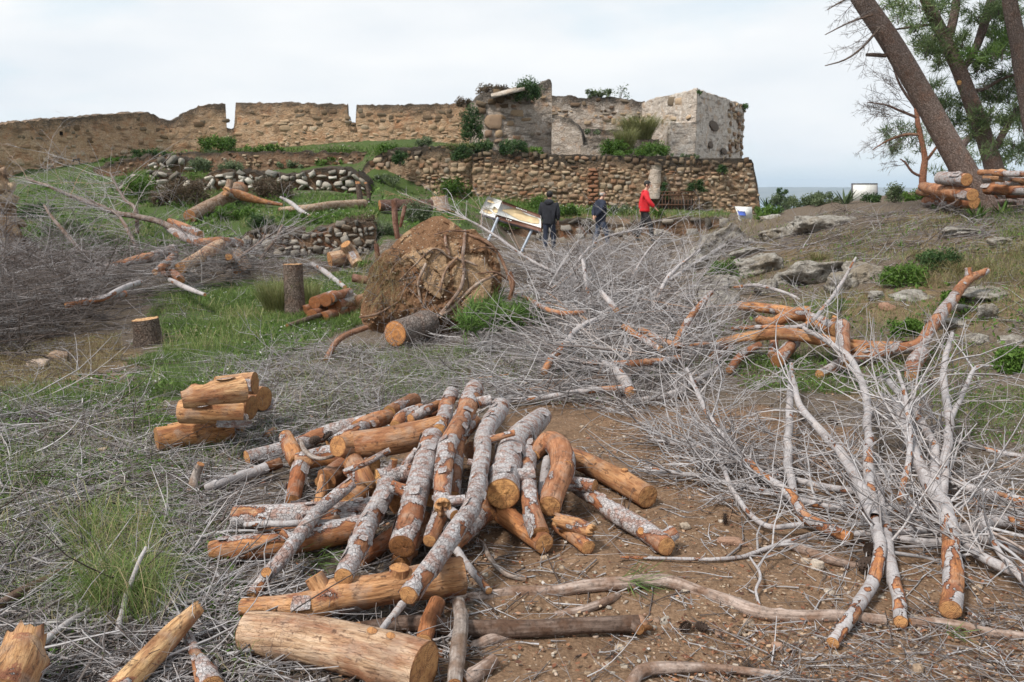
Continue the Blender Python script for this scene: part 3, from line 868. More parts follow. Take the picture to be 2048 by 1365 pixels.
SOIL2 = np.array([(XZ(1080, 27.5, .9), 27.6), (XZ(1420, 27.5, .9), 27.6), (XZ(1330, 29, .9), 29.2), (XZ(1150, 29, .9), 29.2)])
def build_ground():
    def sp(a, b, s0, s1):
        n = int(2 * (b - a) / (s0 + s1)) + 1
        t = np.linspace(0, 1, n)
        return a + (b - a) * (t * s0 + (s1 - s0) * t * t / 2) / (s0 + (s1 - s0) / 2)
    xr = np.concatenate([sp(0, 4, .045, .09), sp(4, 14, .1, .3)[1:], sp(14, 42, .35, 3)[1:]])
    xs = np.concatenate([-xr[:0:-1], xr])
    ys = np.concatenate([-10 + np.arange(5) * 2.2, sp(1.4, 6.5, .045, .05), sp(6.5, 14, .055, .12)[1:], sp(14, 30, .14, .3)[1:], sp(30, 72, .5, 3.5)[1:]])
    X, Y = np.meshgrid(xs, ys)
    x, y = X.ravel(), Y.ravel()
    z = terrain(x, y)
    p = xy3(x, y)
    z = z + (fbm(p * 9, 3, 21) - .5) * .035
    # slopes run down to the shore beyond the edges
    edge = np.maximum(np.maximum(abs(x) - 38, 0) / 4, np.maximum(y - 68, 0) / 4)
    z = z - edge * 6
    g1 = np.maximum(soft_in(x, y, GREEN1), soft_in(x, y, GREEN2, .5) * .95)
    g3 = soft_in(x, y, GREEN3, .8)
    soil = np.maximum(soft_in(x, y, SOIL, .22), soft_in(x, y, SOIL2, .5) * .8)
    big = fbm(p * .8, 4, 77)
    green = np.clip(np.maximum(g1 * (.40 + .5 * fbm(p * .9, 3, 55)), g3 * (.08 + 1.5 * (big - .42))), 0, 1)
    dry = np.clip(g3 * (.42 + 1.6 * (fbm(p * .9, 4, 99) - .5)) + soft_in(x, y, wpoly([(-50, 690), (240, 660), (330, 715), (250, 770), (120, 810), (-50, 820)]), .3) * .95, 0, 1)
    nx = len(xs)
    i = (np.arange(len(ys) - 1)[:, None] * nx + np.arange(nx - 1)).ravel()
    q = np.stack([i, i + 1, i + nx + 1, i + nx], -1)
    o = link('ground', mesh('ground', np.stack([x, y, z], -1), q, M['ground'], dict(soil=soil, green=green, dry=dry)), kind='structure',
             label='uneven ground of brown soil, twigs and grass')
    return o
build_ground()
def build_far():
    t = MT('sea_water', .25, .5)
    M['sea'] = t.fin((.10, .19, .26))
    me = mesh('sea', [(-9000, 200, -55), (9000, 200, -55), (9000, 12000, -55), (-9000, 12000, -55)], np.array([[0, 1, 2, 3]]), M['sea'])
    link('sea', me, kind='structure', label='calm pale blue sea far below')
    t = MT('far_hills', .95, .1)
    M['hills'] = t.fin(t.ramp(t.noise(t.pos(), .004, 5), [(.3, (.10, .11, .095)), (.7, (.19, .18, .155))]))
    g = Geo()
    th = np.radians(np.linspace(-50, 50, 240))
    R = np.array([6200, 6600, 7000, 7600, 8600, 9600])
    base = 40 + 110 * fbm(np.stack([th * 9, th * 0, th * 0], -1), 5, 4)
    H = np.stack([np.full(240, -60), base * .35 - 40, base * .8 + 8 * vnoise(np.stack([th * 60, th * 0, th * 0], -1)) - 45, base - 42, base * .7 - 45, np.full(240, -60)])
    V = np.stack([np.sin(th)[None] * R[:, None], np.cos(th)[None] * R[:, None], H], -1).reshape(-1, 3)
    i = (np.arange(5)[:, None] * 240 + np.arange(239)).ravel()
    link('hills', mesh('hills', V, np.stack([i, i + 1, i + 241, i + 240], -1), M['hills']), kind='structure', label='low hazy hills across the water')
build_far()
def build_haze():
    m = bpy.data.materials.new('haze'); m.use_nodes = True
    nt = m.node_tree; nt.nodes.clear()
    out, v = nt.nodes.new('ShaderNodeOutputMaterial'), nt.nodes.new('ShaderNodeVolumePrincipled')
    v.inputs['Color'].default_value = (.66, .82, 1.0, 1); v.inputs['Density'].default_value = .00012; v.inputs['Anisotropy'].default_value = 0.0
    nt.links.new(v.outputs[0], out.inputs['Volume'])
    g = Geo(); boxgeo(g, (0, 5990, 57), 21000, 12200, 226)
    link('haze', mesh('haze', g.verts(), g.faces(), m, smooth=False), kind='stuff', label='thin pale haze over the water and hills')
build_haze()

# ---------------------------------------------------------------- walls

def wall(name, label, path, top, base, thick, mat, cat='wall', cell=.14, rough=.05, holes=(), seed=1, group=None, parent=None, under=.4, flare=0.0, corner=None):
    """a ruined wall: path [(u, distance)], top [(u, v)], foot [(u, v)] read on its front face; thick goes away from the viewer.
    Closed round: front, crest, back and both ends."""
    pu = np.array([p[0] for p in path], float); pd = np.array([p[1] for p in path], float)
    tu = np.array([p[0] for p in top], float); tv = np.array([p[1] for p in top], float)
    bu = np.array([p[0] for p in base], float); bv = np.array([p[1] for p in base], float)
    # straight runs between path points, in the plan
    def plan(u):
        x0 = XZ(pu, pd, 2.0)
        x = np.interp(u, pu, x0) if len(pu) == 1 else None
        # keep world straightness: interpolate in 1/D along u
        D = 1.0 / np.interp(u, pu, 1.0 / pd)
        return D
    L = sum(math.hypot(XZ(pu[k + 1], pd[k + 1], 2) - XZ(pu[k], pd[k], 2), pd[k + 1] - pd[k]) for k in range(len(pu) - 1))
    nu = max(4, int(L / cell))
    us = np.unique(np.concatenate([np.linspace(pu[0], pu[-1], nu), tu, pu] + [[h[0], h[1]] for h in holes]))
    us = us[(us >= pu[0]) & (us <= pu[-1])]
    us = us[np.concatenate([[True], np.diff(us) > .25])]
    D = plan(us)
    vt = np.interp(us, tu, tv); vb = np.interp(us, bu, bv)
    Pt = PD(us, vt, D); Pb = PD(us, vb, D)
    Pb[:, :2] = Pt[:, :2]; Pb[:, 2] = PD(us, vb, D)[:, 2] - under
    # fine jaggedness of the crest
    jz = (fbm(np.stack([us * .35, us * 0, us * 0 + seed], -1), 3, seed + 3) - .5) * rough * 2.2
    Pt[:, 2] += jz
    tan = np.gradient(Pt[:, :2], axis=0); tan /= np.linalg.norm(tan, axis=1)[:, None] + 1e-9
    nrm = np.stack([tan[:, 1], -tan[:, 0]], -1)           # towards the viewer
    flip = (nrm[:, 0] * -Pt[:, 0] + nrm[:, 1] * -Pt[:, 1]) < 0
    nrm[flip] *= -1
    tk = np.full(len(us), thick)
    if corner is not None: tk = thick * np.clip(abs(us - corner) / 70, .03, 1)
    H = float((Pt[:, 2] - Pb[:, 2]).mean())
    nf = max(4, int(H / cell)); nt = max(2, int(min(thick, 3) / (cell * 1.6)))
    rows = []; hg = []
    fz = np.linspace(0, 1, nf + 1)
    for f in fz:
        P = Pb + (Pt - Pb) * f
        P[:, :2] += nrm * flare * (1 - f)
        rows.append(P); hg.append(np.full(len(us), f))
    for f in np.linspace(0, 1, nt + 1)[1:-1]:
        P = Pt.copy(); P[:, :2] -= nrm * tk[:, None] * f; P[:, 2] += .05 * math.sin(f * 3.14)
        rows.append(P); hg.append(np.full(len(us), 1.0))
    for f in fz[::-1][::max(1, nf // 6)]:
        P = Pb + (Pt - Pb) * f
        P[:, :2] -= nrm * tk[:, None]
        rows.append(P); hg.append(np.full(len(us), f))
    V = np.stack(rows); hg = np.stack(hg)
    nr, nc = V.shape[:2]
    Vf = V.reshape(-1, 3)
    nn = np.zeros((nr, nc, 3)); nn[:nf + 1, :, :2] = nrm; nn[nf + 1:nf + nt, :, 2] = 1; nn[nf + nt:, :, :2] = -nrm
    dsp = (fbm(Vf * 2.6, 3, seed) - .5) * 2 * rough + (fbm(Vf * 7.5, 3, seed + 9) - .5) * 1.3 * rough
    edge = np.ones((nr, nc)); 
    Vf = Vf + nn.reshape(-1, 3) * (dsp * edge.ravel())[:, None]
    qi = (np.arange(nr - 1)[:, None] * nc + np.arange(nc - 1)).reshape(-1)
    q = np.stack([qi, qi + 1, qi + nc + 1, qi + nc], -1)
    # ends closed by strips between front and back rows
    ends = []
    ring0 = np.arange(nr) * nc; ring1 = ring0 + nc - 1
    tri = []
    for ring in (ring0, ring1):
        a, b = 0, nr - 1
        while b - a > 1:
            if (b - a) % 2: tri.append((ring[a], ring[a + 1], ring[b])); a += 1
            else: tri.append((ring[a], ring[b - 1], ring[b])); b -= 1
    keep = np.ones(len(q), bool)
    row_id = np.repeat(np.arange(nr - 1), nc - 1); col_id = np.tile(np.arange(nc - 1), nr - 1)
    hole_geo = []
    for (h0, h1, v0, v1) in holes:
        um = (us[:-1] + us[1:]) / 2
        cols = np.where((um >= h0 - .1) & (um <= h1 + .1))[0]
        Dm = float(plan(np.array([(h0 + h1) / 2]))[0])
        z1, z0 = PD((h0 + h1) / 2, v0, Dm)[2], PD((h0 + h1) / 2, v1, Dm)[2]
        zc = V[..., 2]
        sel_r = [r for r in range(nf) if zc[r, cols[0]] > z0 - .06 and zc[r + 1, cols[0]] < z1 + .06]
        if not sel_r: sel_r = [int(np.argmin(abs(zc[:nf, cols[0]] - (z0 + z1) / 2)))]
        r0, r1 = sel_r[0], sel_r[-1] + 1
        c0, c1 = cols[0], cols[-1] + 1
        keep &= ~((row_id >= r0) & (row_id < r1) & (col_id >= c0) & (col_id < c1))
        VV = Vf.reshape(nr, nc, 3)
        hole_geo.append((VV[r0, c0], VV[r0, c1], VV[r1, c1], VV[r1, c0], np.append(-nrm[c0], 0)))
    attrs = dict(hg=hg.ravel())
    faces = [q[keep], np.array(tri)]
    o = thing(name, Vf, faces, M[mat], label, cat, group, attrs=attrs, smooth='sharp') if parent is None else part(name, parent, Vf, faces, M[mat], label=label, attrs=attrs, smooth='sharp')
    for (a, b, c_, d, n) in hole_geo:                       # box let into the wall, closed behind, its shade coloured in
        m0, m1 = a + (d - a) * .30, b + (c_ - b) * .30
        k = n * thick * .8; k2 = n * thick * 1.05
        Vh = np.array([a, b, c_, d, a + k, b + k, c_ + k, d + k])
        g = Geo(); g.add(Vh, [(0, 1, 5, 4), (1, 2, 6, 5), (2, 3, 7, 6), (3, 0, 4, 7), (4, 5, 6, 7)])
        part('loophole', o, g.verts(), g.faces(), M['mortar_brown'], attrs=dict(hg=np.ones(8)), smooth=False)
    def at(u, f):
        """point on the front face at pixel column u and height share f, with the outward normal"""
        k = np.interp(u, us, np.arange(len(us))); i = np.minimum(k.astype(int), len(us) - 2); w = (k - i)[:, None]
        T_ = Pt[i] * (1 - w) + Pt[i + 1] * w; B_ = Pb[i] * (1 - w) + Pb[i + 1] * w
        B_ = B_ + np.array([0, 0, 1.0]) * under
        P = B_ + (T_ - B_) * np.asarray(f)[:, None]
        N_ = nrm[i]
        P[:, :2] += N_ * flare * (1 - np.asarray(f))[:, None]
        return P, N_, (T_ - B_)[:, 2]
    o_at = at
    return o, o_at, us, L
# rough stones: a dozen shared shapes ------------------------------------------------------------------------
def rock_verts(seed, n=3, flat=.0, cuboid=.5):
    """a rounded block of 6*n*n quads within -.5...5"""
    rng = np.random.default_rng(seed)
    vs, idx, qs = [], {}, []
    L = np.linspace(-1, 1, n + 1)
    def vid(p):
        k = tuple(np.round(p, 5))
        if k not in idx: idx[k] = len(vs); vs.append(p)
        return idx[k]
    for ax in range(3):
        for sg in (-1, 1):
            for i in range(n):
                for j in range(n):
                    c4 = []
                    for a, b in ((i, j), (i + 1, j), (i + 1, j + 1), (i, j + 1)):
                        p = np.zeros(3); p[ax] = sg; p[(ax + 1) % 3] = L[a]; p[(ax + 2) % 3] = L[b]
                        c4.append(vid(p))
                    qs.append(c4 if sg > 0 else c4[::-1])
    V = np.array(vs)
    Sp = V / np.linalg.norm(V, axis=1)[:, None]
    V = V * cuboid + Sp * (1 - cuboid) * 1.15
    V = V * (1 + .85 * (fbm(V * 1.25 + seed * 3.1, 3, seed) - .5)[:, None])
    V = V @ (np.eye(3) + rng.normal(0, .2, (3, 3)))
    lo, hi = V.min(0), V.max(0)
    return (V - (lo + hi) / 2) / (hi - lo), np.array(qs)
ROCKS = [rock_verts(40 + k, 2 if k < 8 else 3, 0, .68) for k in range(13)] + [rock_verts(53, 5, 0, .0)]
_rock_me = {}
def rock_mesh(k, mat, name):
    if (k, mat, name) not in _rock_me:
        V, q = ROCKS[k]
        _rock_me[(k, mat, name)] = mesh(name, V, q, M[mat], attrs=dict(sv=np.zeros(len(V))), smooth=True)
    return _rock_me[(k, mat, name)]
def stones(o, at, us, L, seed, u0, u1, f0, f1, ch, cw, mat, cover=.9, limit=300, proud=.5, dthick=.16, name='stone', mask=None, jit=.25, crest=.80):
    """stones laid in rough courses on a wall face: the largest `limit` are parts, the rest one joined part"""
    rng = np.random.default_rng(seed)
    ua, ub = u0, u1
    P, N_, H = at(np.array([ua, ub]), np.array([.5, .5]))
    span = np.linalg.norm((P[1] - P[0])[:2])
    Hm = float(at(np.linspace(ua, ub, 12), np.full(12, .5))[2].max())
    items = []
    z = f0 * Hm
    while z < f1 * Hm:
        h = ch * rng.uniform(.5, 1.5)
        x = -rng.uniform(0, cw)
        while x < span:
            w = cw * rng.uniform(.55, 1.6) * (.7 + .3 * h / ch)
            if rng.random() < cover:
                items.append((x + w / 2, z + h / 2 + rng.normal(0, h * .22), w * rng.uniform(.7, 1.0), h * rng.uniform(.7, 1.12)))
            x += w
        z += h * .96
    it = np.array(items)
    uu = ua + (ub - ua) * np.clip(it[:, 0] / span, 0, 1)
    _, _, Hh = at(uu, np.full(len(uu), .5))
    ff = it[:, 1] / Hh
    ok = (ff < .985) & (it[:, 0] < span) & (it[:, 0] > 0)
    if mask is not None: ok &= mask(uu, ff)
    it, uu, ff = it[ok], uu[ok], ff[ok]
    P, N_, Hh = at(uu, ff)
    order = np.argsort(-it[:, 2] * it[:, 3])
    top = o
    g = Geo()
    org = np.array(o.location)
    for r, k in enumerate(order):
        w, h = it[k, 2], it[k, 3]
        d = dthick * rng.uniform(.8, 1.2)
        az = math.atan2(N_[k][1], N_[k][0]) + math.pi / 2
        roll = rng.normal(0, jit * .5)
        kk = int(rng.integers(0, 8 if r >= 60 else 13))
        p = P[k].copy(); p[:2] += N_[k] * (d * (proud - .5) + rng.normal(0, d * .08))
        if r < limit:
            e = Euler((0, roll, az), 'XYZ')
            lk = .42 if ff[k] + rng.normal(0, .10) > crest else rng.uniform(.78, 1.1)
            link(name, rock_mesh(kk, mat, name), o, tuple(p - org), tuple(e), (w, d, h), color=(lk, lk, lk))
        else:
            V, q = ROCKS[kk]
            R = np.array(Euler((0, roll, az), 'XYZ').to_matrix())
            g.add((V * (w, d, h)) @ R.T + p, q, sv=np.full(len(V), rng.random()))
    if g.n:
        part('rubble_stones', o, g.verts(), g.faces(), M[mat], kind='stuff', attrs=g.attrs())
    return len(order)

RNG = np.random.default_rng(11)
def build_fort():
    # long parapet with two embrasures
    o, at, us, L = wall('parapet_wall', 'long ochre plastered parapet wall with two notches along the hilltop',
        [(-60, 31.5), (310, 38), (470, 39.5), (945, 40.5)],
        [(-60, 254), (0, 250), (40, 244), (100, 240), (200, 231), (290, 225), (308, 228), (320, 238), (345, 243), (358, 232), (376, 222), (398, 213), (430, 209), (451, 209),
         (452, 248), (454, 258), (468, 259), (470, 230), (471, 207), (560, 206), (640, 208), (695, 210), (697, 246), (711, 247), (713, 211), (800, 210), (860, 209), (925, 207), (945, 210)],
        [(-60, 350), (120, 350), (250, 330), (350, 306), (500, 302), (945, 302)], .75, 'plaster_ochre', rough=.06,
        holes=[(116, 123, 258, 272), (138, 152, 322, 336)], seed=2)
    stones(o, at, us, L, 5, 560, 940, .03, .8, .17, .34, 'stone_ochre', .55, 190, .28, .12, crest=.62)
    stones(o, at, us, L, 6, -50, 560, .02, .75, .2, .38, 'stone_ochre', .2, 100, .24, .12, crest=.6)
    stones(o, at, us, L, 7, 20, 300, 0, .26, .22, .36, 'stone_ochre', .7, 70, .5, .16)
    # bastion left block
    o, at, us, L = wall('bastion_block', 'tall broken bastion block with a raised pointed right corner',
        [(957, 35.6), (1104, 36.2)], [(957, 196), (966, 186), (985, 182), (1010, 180), (1040, 173), (1062, 171), (1085, 166), (1101, 160), (1104, 166)],
        [(957, 312), (1104, 312)], 2.6, 'plaster_grey', cell=.12, rough=.07, seed=14)
    stones(o, at, us, L, 15, 958, 1004, .0, .9, .42, .48, 'stone_tan', .85, 30, .55, .22)
    stones(o, at, us, L, 16, 1000, 1095, .02, .85, .24, .38, 'stone_tan', .34, 60, .40, .14)
    # crest slab of plaster leaning on the block
    g = Geo()
    boxgeo(g, PD(1015, 184, 35.3), 1.35, 1.3, .12, np.array(Euler((.18, -.24, 0), 'XYZ').to_matrix()))
    part('crest_slab', o, g.verts(), g.faces(), M['plaster_pale'], attrs=dict(hg=np.zeros(8)), smooth=False)
    wall('buttress_wall', 'sloping grey plaster buttress stained black beside the bastion block', [(1104, 35.4), (1168, 35.2)],
         [(1104, 232), (1140, 238), (1156, 250), (1164, 268), (1168, 300)], [(1104, 312), (1168, 312)], 2.2, 'plaster_grey', cell=.12, rough=.07, seed=23)
    o, at, us, L = wall('recessed_wall', 'low grey plaster wall set back between the two bastion blocks', [(1100, 41), (1290, 41)],
         [(1100, 193), (1150, 192), (1156, 196), (1230, 195), (1262, 199), (1278, 203), (1290, 204)], [(1100, 312), (1290, 312)], 1.0, 'plaster_grey', cell=.14, rough=.07, seed=31)
    stones(o, at, us, L, 32, 1105, 1285, .3, .95, .22, .36, 'stone_tan', .3, 50, .4, .14)
    # right tower: two faces meeting at a near corner
    o, at, us, L = wall('corner_tower', 'square grey plaster tower with a sharp near corner at the right end',
        [(1284, 40.5), (1395, 36), (1489, 42.2)], [(1284, 208), (1292, 204), (1312, 196), (1330, 194), (1345, 189), (1372, 184), (1394, 179), (1398, 180), (1420, 187), (1450, 197), (1470, 204), (1489, 210)],
        [(1284, 312), (1395, 322), (1489, 313)], .8, 'plaster_pale', cell=.12, rough=.05, seed=41, under=.7, corner=1395)
    stones(o, at, us, L, 44, 1455, 1488, .0, .95, .24, .5, 'stone_tan', .6, 40, .48, .18)
    stones(o, at, us, L, 45, 1288, 1384, .35, .9, .24, .4, 'stone_ochre', .28, 30, .38, .14)
    for pu, pv, w, h, d in ((1428, 252, 1.25, .5, 38.0), (1421, 290, .5, .35, 37.6), (1448, 303, .7, .35, 39.2)):     # dark lumps set on the face in place of dark hollows
        link('dark_patch', rock_mesh(13, 'dark_core', 'dark_patch'), o, tuple(PD(pu, pv, d) - np.array(o.location)), (0, .2, 1.04), (w, .16, h))
    o, at, us, L = wall('low_plinth_block', 'small square plaster block against the foot of the tower', [(1326, 36.3), (1341, 35.0), (1392, 35.5)],
         [(1326, 248), (1341, 246), (1392, 245)], [(1326, 322), (1392, 322)], 1.0, 'plaster_pale', cell=.12, rough=.03, seed=51, corner=1341)
    o, _, _, _ = wall('stone_steps', 'broad worn grey steps climbing between the bastion blocks', [(1162, 34.2), (1330, 34.0)],
         [(1162, 292), (1200, 293), (1330, 291)], [(1162, 325), (1330, 325)], 1.2, 'plaster_grey', cell=.14, rough=.06, seed=61)
    wall('step', None, [(1162, 36.0), (1318, 35.8)], [(1162, 277), (1230, 277), (1318, 279)], [(1162, 325), (1318, 325)], 1.6, 'plaster_grey', cell=.14, rough=.06, seed=62, parent=o)
    wall('step', None, [(1150, 38.2), (1300, 38.2)], [(1150, 258), (1300, 262)], [(1150, 320), (1300, 320)], 2.4, 'plaster_grey', cell=.14, rough=.06, seed=63, parent=o)
    # lower rubble wall of the bastion
    o, at, us, L = wall('rubble_bastion_wall', 'broad rubble stone bastion wall with a grille near its right end',
        [(945, 31.6), (1300, 31.6), (1522, 32.6)], [(945, 308), (965, 304), (1000, 302), (1040, 304), (1080, 308), (1120, 309), (1200, 313), (1260, 311), (1300, 313), (1360, 315), (1420, 318), (1490, 318), (1503, 318), (1507, 330), (1512, 352), (1518, 390), (1522, 425)],
        [(945, 400), (1100, 418), (1300, 428), (1522, 432)], 3.2, 'mortar_brown', cell=.13, rough=.06, seed=71, flare=.12)
    stones(o, at, us, L, 72, 947, 1518, .0, .95, .15, .235, 'stone_tan', .95, 300, .30, .16, mask=lambda u, f: ~((u > 1318) & (u < 1386) & (f < .34)) & ~((u > 1176) & (u < 1196) & (f < .72)) & ~((u > 1301) & (u < 1324) & (f < .82)))
    # pilaster of grey render and a brick patch
    g = Geo(); ps = PD(1313, 365, 31.35)
    P0 = PD(1313, 331, 31.35); P1 = PD(1309, 398, 31.2)
    for m in range(7):
        f = m / 6
        c_ = P0 + (P1 - P0) * f
        g.add(np.array([c_ + (-.19 - .02 * m % 2, .3, 0), c_ + (-.17 + .02 * math.sin(m * 2), -.08 - .03 * f, 0), c_ + (.17 + .03 * math.sin(m * 3), -.08 - .03 * f, 0), c_ + (.2, .3, 0)]))
    q = [(m * 4 + k, m * 4 + k + 1, m * 4 + k + 5, m * 4 + k + 4) for m in range(6) for k in range(3)]
    part('pilaster', o, g.verts(), np.array(q + [(0, 1, 2, 3)]), M['plaster_grey'], attrs=dict(hg=np.linspace(.2, .9, g.n)), smooth=True)
    rng = np.random.default_rng(8)
    for r in range(9):
        for k in range(2 if r % 2 else 1):
            wd = .36 if r % 2 == 0 else .2
            u = 1186 + (0 if r % 2 == 0 else (-6 + 12 * k))
            p = PD(u, 406 - r * 8.2, 31.5) - np.array(o.location)
            link('brick', rock_mesh(8 + (r + k) % 5, 'red_block', 'brick'), o, tuple(p), (0, rng.normal(0, .03), 0), (wd, .2, .135))
    # rusty grille before a block painted dark
    gr = empty('iron_grille', PD(1353, 433, 31.3), 'rusty iron grille standing before a dark-painted block in the rubble wall', 'grille')
    rust = MT('rusty_iron', .8, .3)
    M['rust'] = rust.fin(rust.ramp(rust.noise(rust.pos(), 30, 4), [(.3, (.05, .025, .016)), (.7, (.14, .07, .04))]))
    A_, B_ = PD(1317, 436, 31.15), PD(1388, 436, 31.2)
    zt = PD(1350, 384, 31.2)[2]
    for k in range(12):
        p = A_ + (B_ - A_) * k / 11
        g = Geo(); boxgeo(g, (p[0], p[1], (p[2] + zt) / 2), .026, .026, zt - p[2] + .0)
        part('bar', gr, g.verts(), g.faces(), M['rust'], smooth=False)
    for zz in (zt, zt - .12, (zt + A_[2]) / 2, A_[2] + .12):
        g = Geo(); boxgeo(g, ((A_[0] + B_[0]) / 2, (A_[1] + B_[1]) / 2 - .03, zz), B_[0] - A_[0] + .04, .02, .04)
        part('rail', gr, g.verts(), g.faces(), M['rust'], smooth=False)
    g = Geo()
    c_ = PD(1353, 410, 31.5)
    boxgeo(g, c_ + (0, .02, -.12), 1.18, .3, .62)
    part('recess_shade', o, g.verts(), g.faces(), M['earth_bank'], attrs=dict(hg=np.ones(8)), smooth=False)  # solid block, the shade of a hollow put into its dark colour
    # rubble wall left of it
    o, at, us, L = wall('broken_rubble_wall', 'broken rubble wall with a collapsed left end, green plants on its crest',
        [(716, 33.2), (800, 32.6), (948, 32.0)], [(716, 350), (728, 332), (745, 318), (762, 305), (790, 299), (830, 297), (850, 295), (900, 292), (948, 300)],
        [(716, 388), (948, 392)], 3.0, 'mortar_brown', cell=.13, rough=.09, seed=81)
    stones(o, at, us, L, 82, 718, 946, .0, .95, .165, .26, 'stone_tan', .92, 290, .33, .17)
    # dark bank under the parapet
    o, at, us, L = wall('earth_bank', 'long dark earth bank with small stones below the notched parapet', [(190, 34), (330, 35.5), (740, 35.5)],
         [(190, 340), (215, 330), (240, 322), (330, 309), (420, 306), (560, 304), (740, 306)], [(190, 352), (330, 338), (740, 340)], 2.5, 'earth_bank', cat='earth bank', cell=.14, rough=.10, seed=91, flare=.25)
    stones(o, at, us, L, 92, 230, 738, .1, .95, .10, .16, 'stone_tan', .22, 150, .45, .12)
    # tumbled rubble terrace
    o, at, us, L = wall('tumbled_terrace_wall', 'tumbled terrace wall of pale boulders below the earth bank', [(238, 29.5), (430, 29.6), (742, 29.6)],
         [(238, 372), (250, 356), (290, 352), (300, 346), (355, 350), (372, 362), (400, 360), (420, 346), (450, 340), (520, 346), (580, 352), (600, 344), (640, 338), (690, 338), (715, 346), (735, 362), (742, 380)],
         [(238, 384), (480, 384), (742, 388)], 1.6, 'earth_bank', cell=.13, rough=.12, seed=101)
    stones(o, at, us, L, 102, 245, 736, .1, 1.0, .20, .30, 'stone_pale', .9, 260, .75, .34, jit=.9)
    o, at, us, L = wall('rubble_outcrop', 'low outcrop of pale rubble on a dark ledge below the parapet', [(288, 32.3), (386, 32.3)],
         [(288, 338), (300, 328), (330, 319), (345, 316), (372, 318), (384, 330), (386, 338)], [(288, 352), (386, 354)], 1.6, 'earth_bank', cell=.12, rough=.10, seed=111)
    stones(o, at, us, L, 112, 300, 384, .3, 1.0, .2, .34, 'stone_pale', .9, 60, .75, .3, jit=.8)
    # dry stone wall, middle left
    o, at, us, L = wall('dry_stone_wall', 'grey dry stone wall across the slope behind the stump', [(470, 18.2), (600, 18.0), (752, 18.2)],
         [(470, 492), (482, 474), (500, 462), (540, 458), (580, 464), (610, 470), (640, 458), (690, 446), (730, 444), (752, 450)], [(470, 516), (752, 510)], 1.2, 'earth_bank', cell=.1, rough=.07, seed=121, flare=.06)
    stones(o, at, us, L, 122, 474, 750, .0, .98, .115, .15, 'stone_grey', .98, 300, .5, .17, jit=.6)
    # low wall behind the walkers
    o, at, us, L = wall('low_retaining_wall', 'low stone retaining wall right behind the three walkers', [(1000, 26.9), (1200, 26.9), (1462, 27.2)],
         [(1000, 452), (1040, 446), (1090, 446), (1150, 440), (1200, 448), (1250, 452), (1300, 446), (1380, 439), (1462, 438)], [(1000, 492), (1200, 494), (1400, 484), (1462, 470)], 1.2, 'earth_bank', cell=.12, rough=.08, seed=131, flare=.12)
    stones(o, at, us, L, 132, 1005, 1458, .0, .98, .19, .30, 'stone_grey', .8, 200, .5, .22, jit=.5)
    # wall stub at the left edge
    o, at, us, L = wall('wall_stub', 'broken stump of brown stone wall at the left edge of the slope', [(-90, 16.4), (20, 17.0), (122, 17.6)],
         [(-90, 330), (0, 338), (10, 346), (20, 362), (28, 400), (34, 440), (46, 470), (70, 490), (95, 508), (122, 530)], [(-90, 535), (122, 540)], 1.4, 'plaster_ochre', cell=.1, rough=.09, seed=141)
    stones(o, at, us, L, 142, -60, 118, .0, .98, .17, .24, 'stone_tan', .92, 200, .5, .2, jit=.5, crest=1.6)
build_fort()
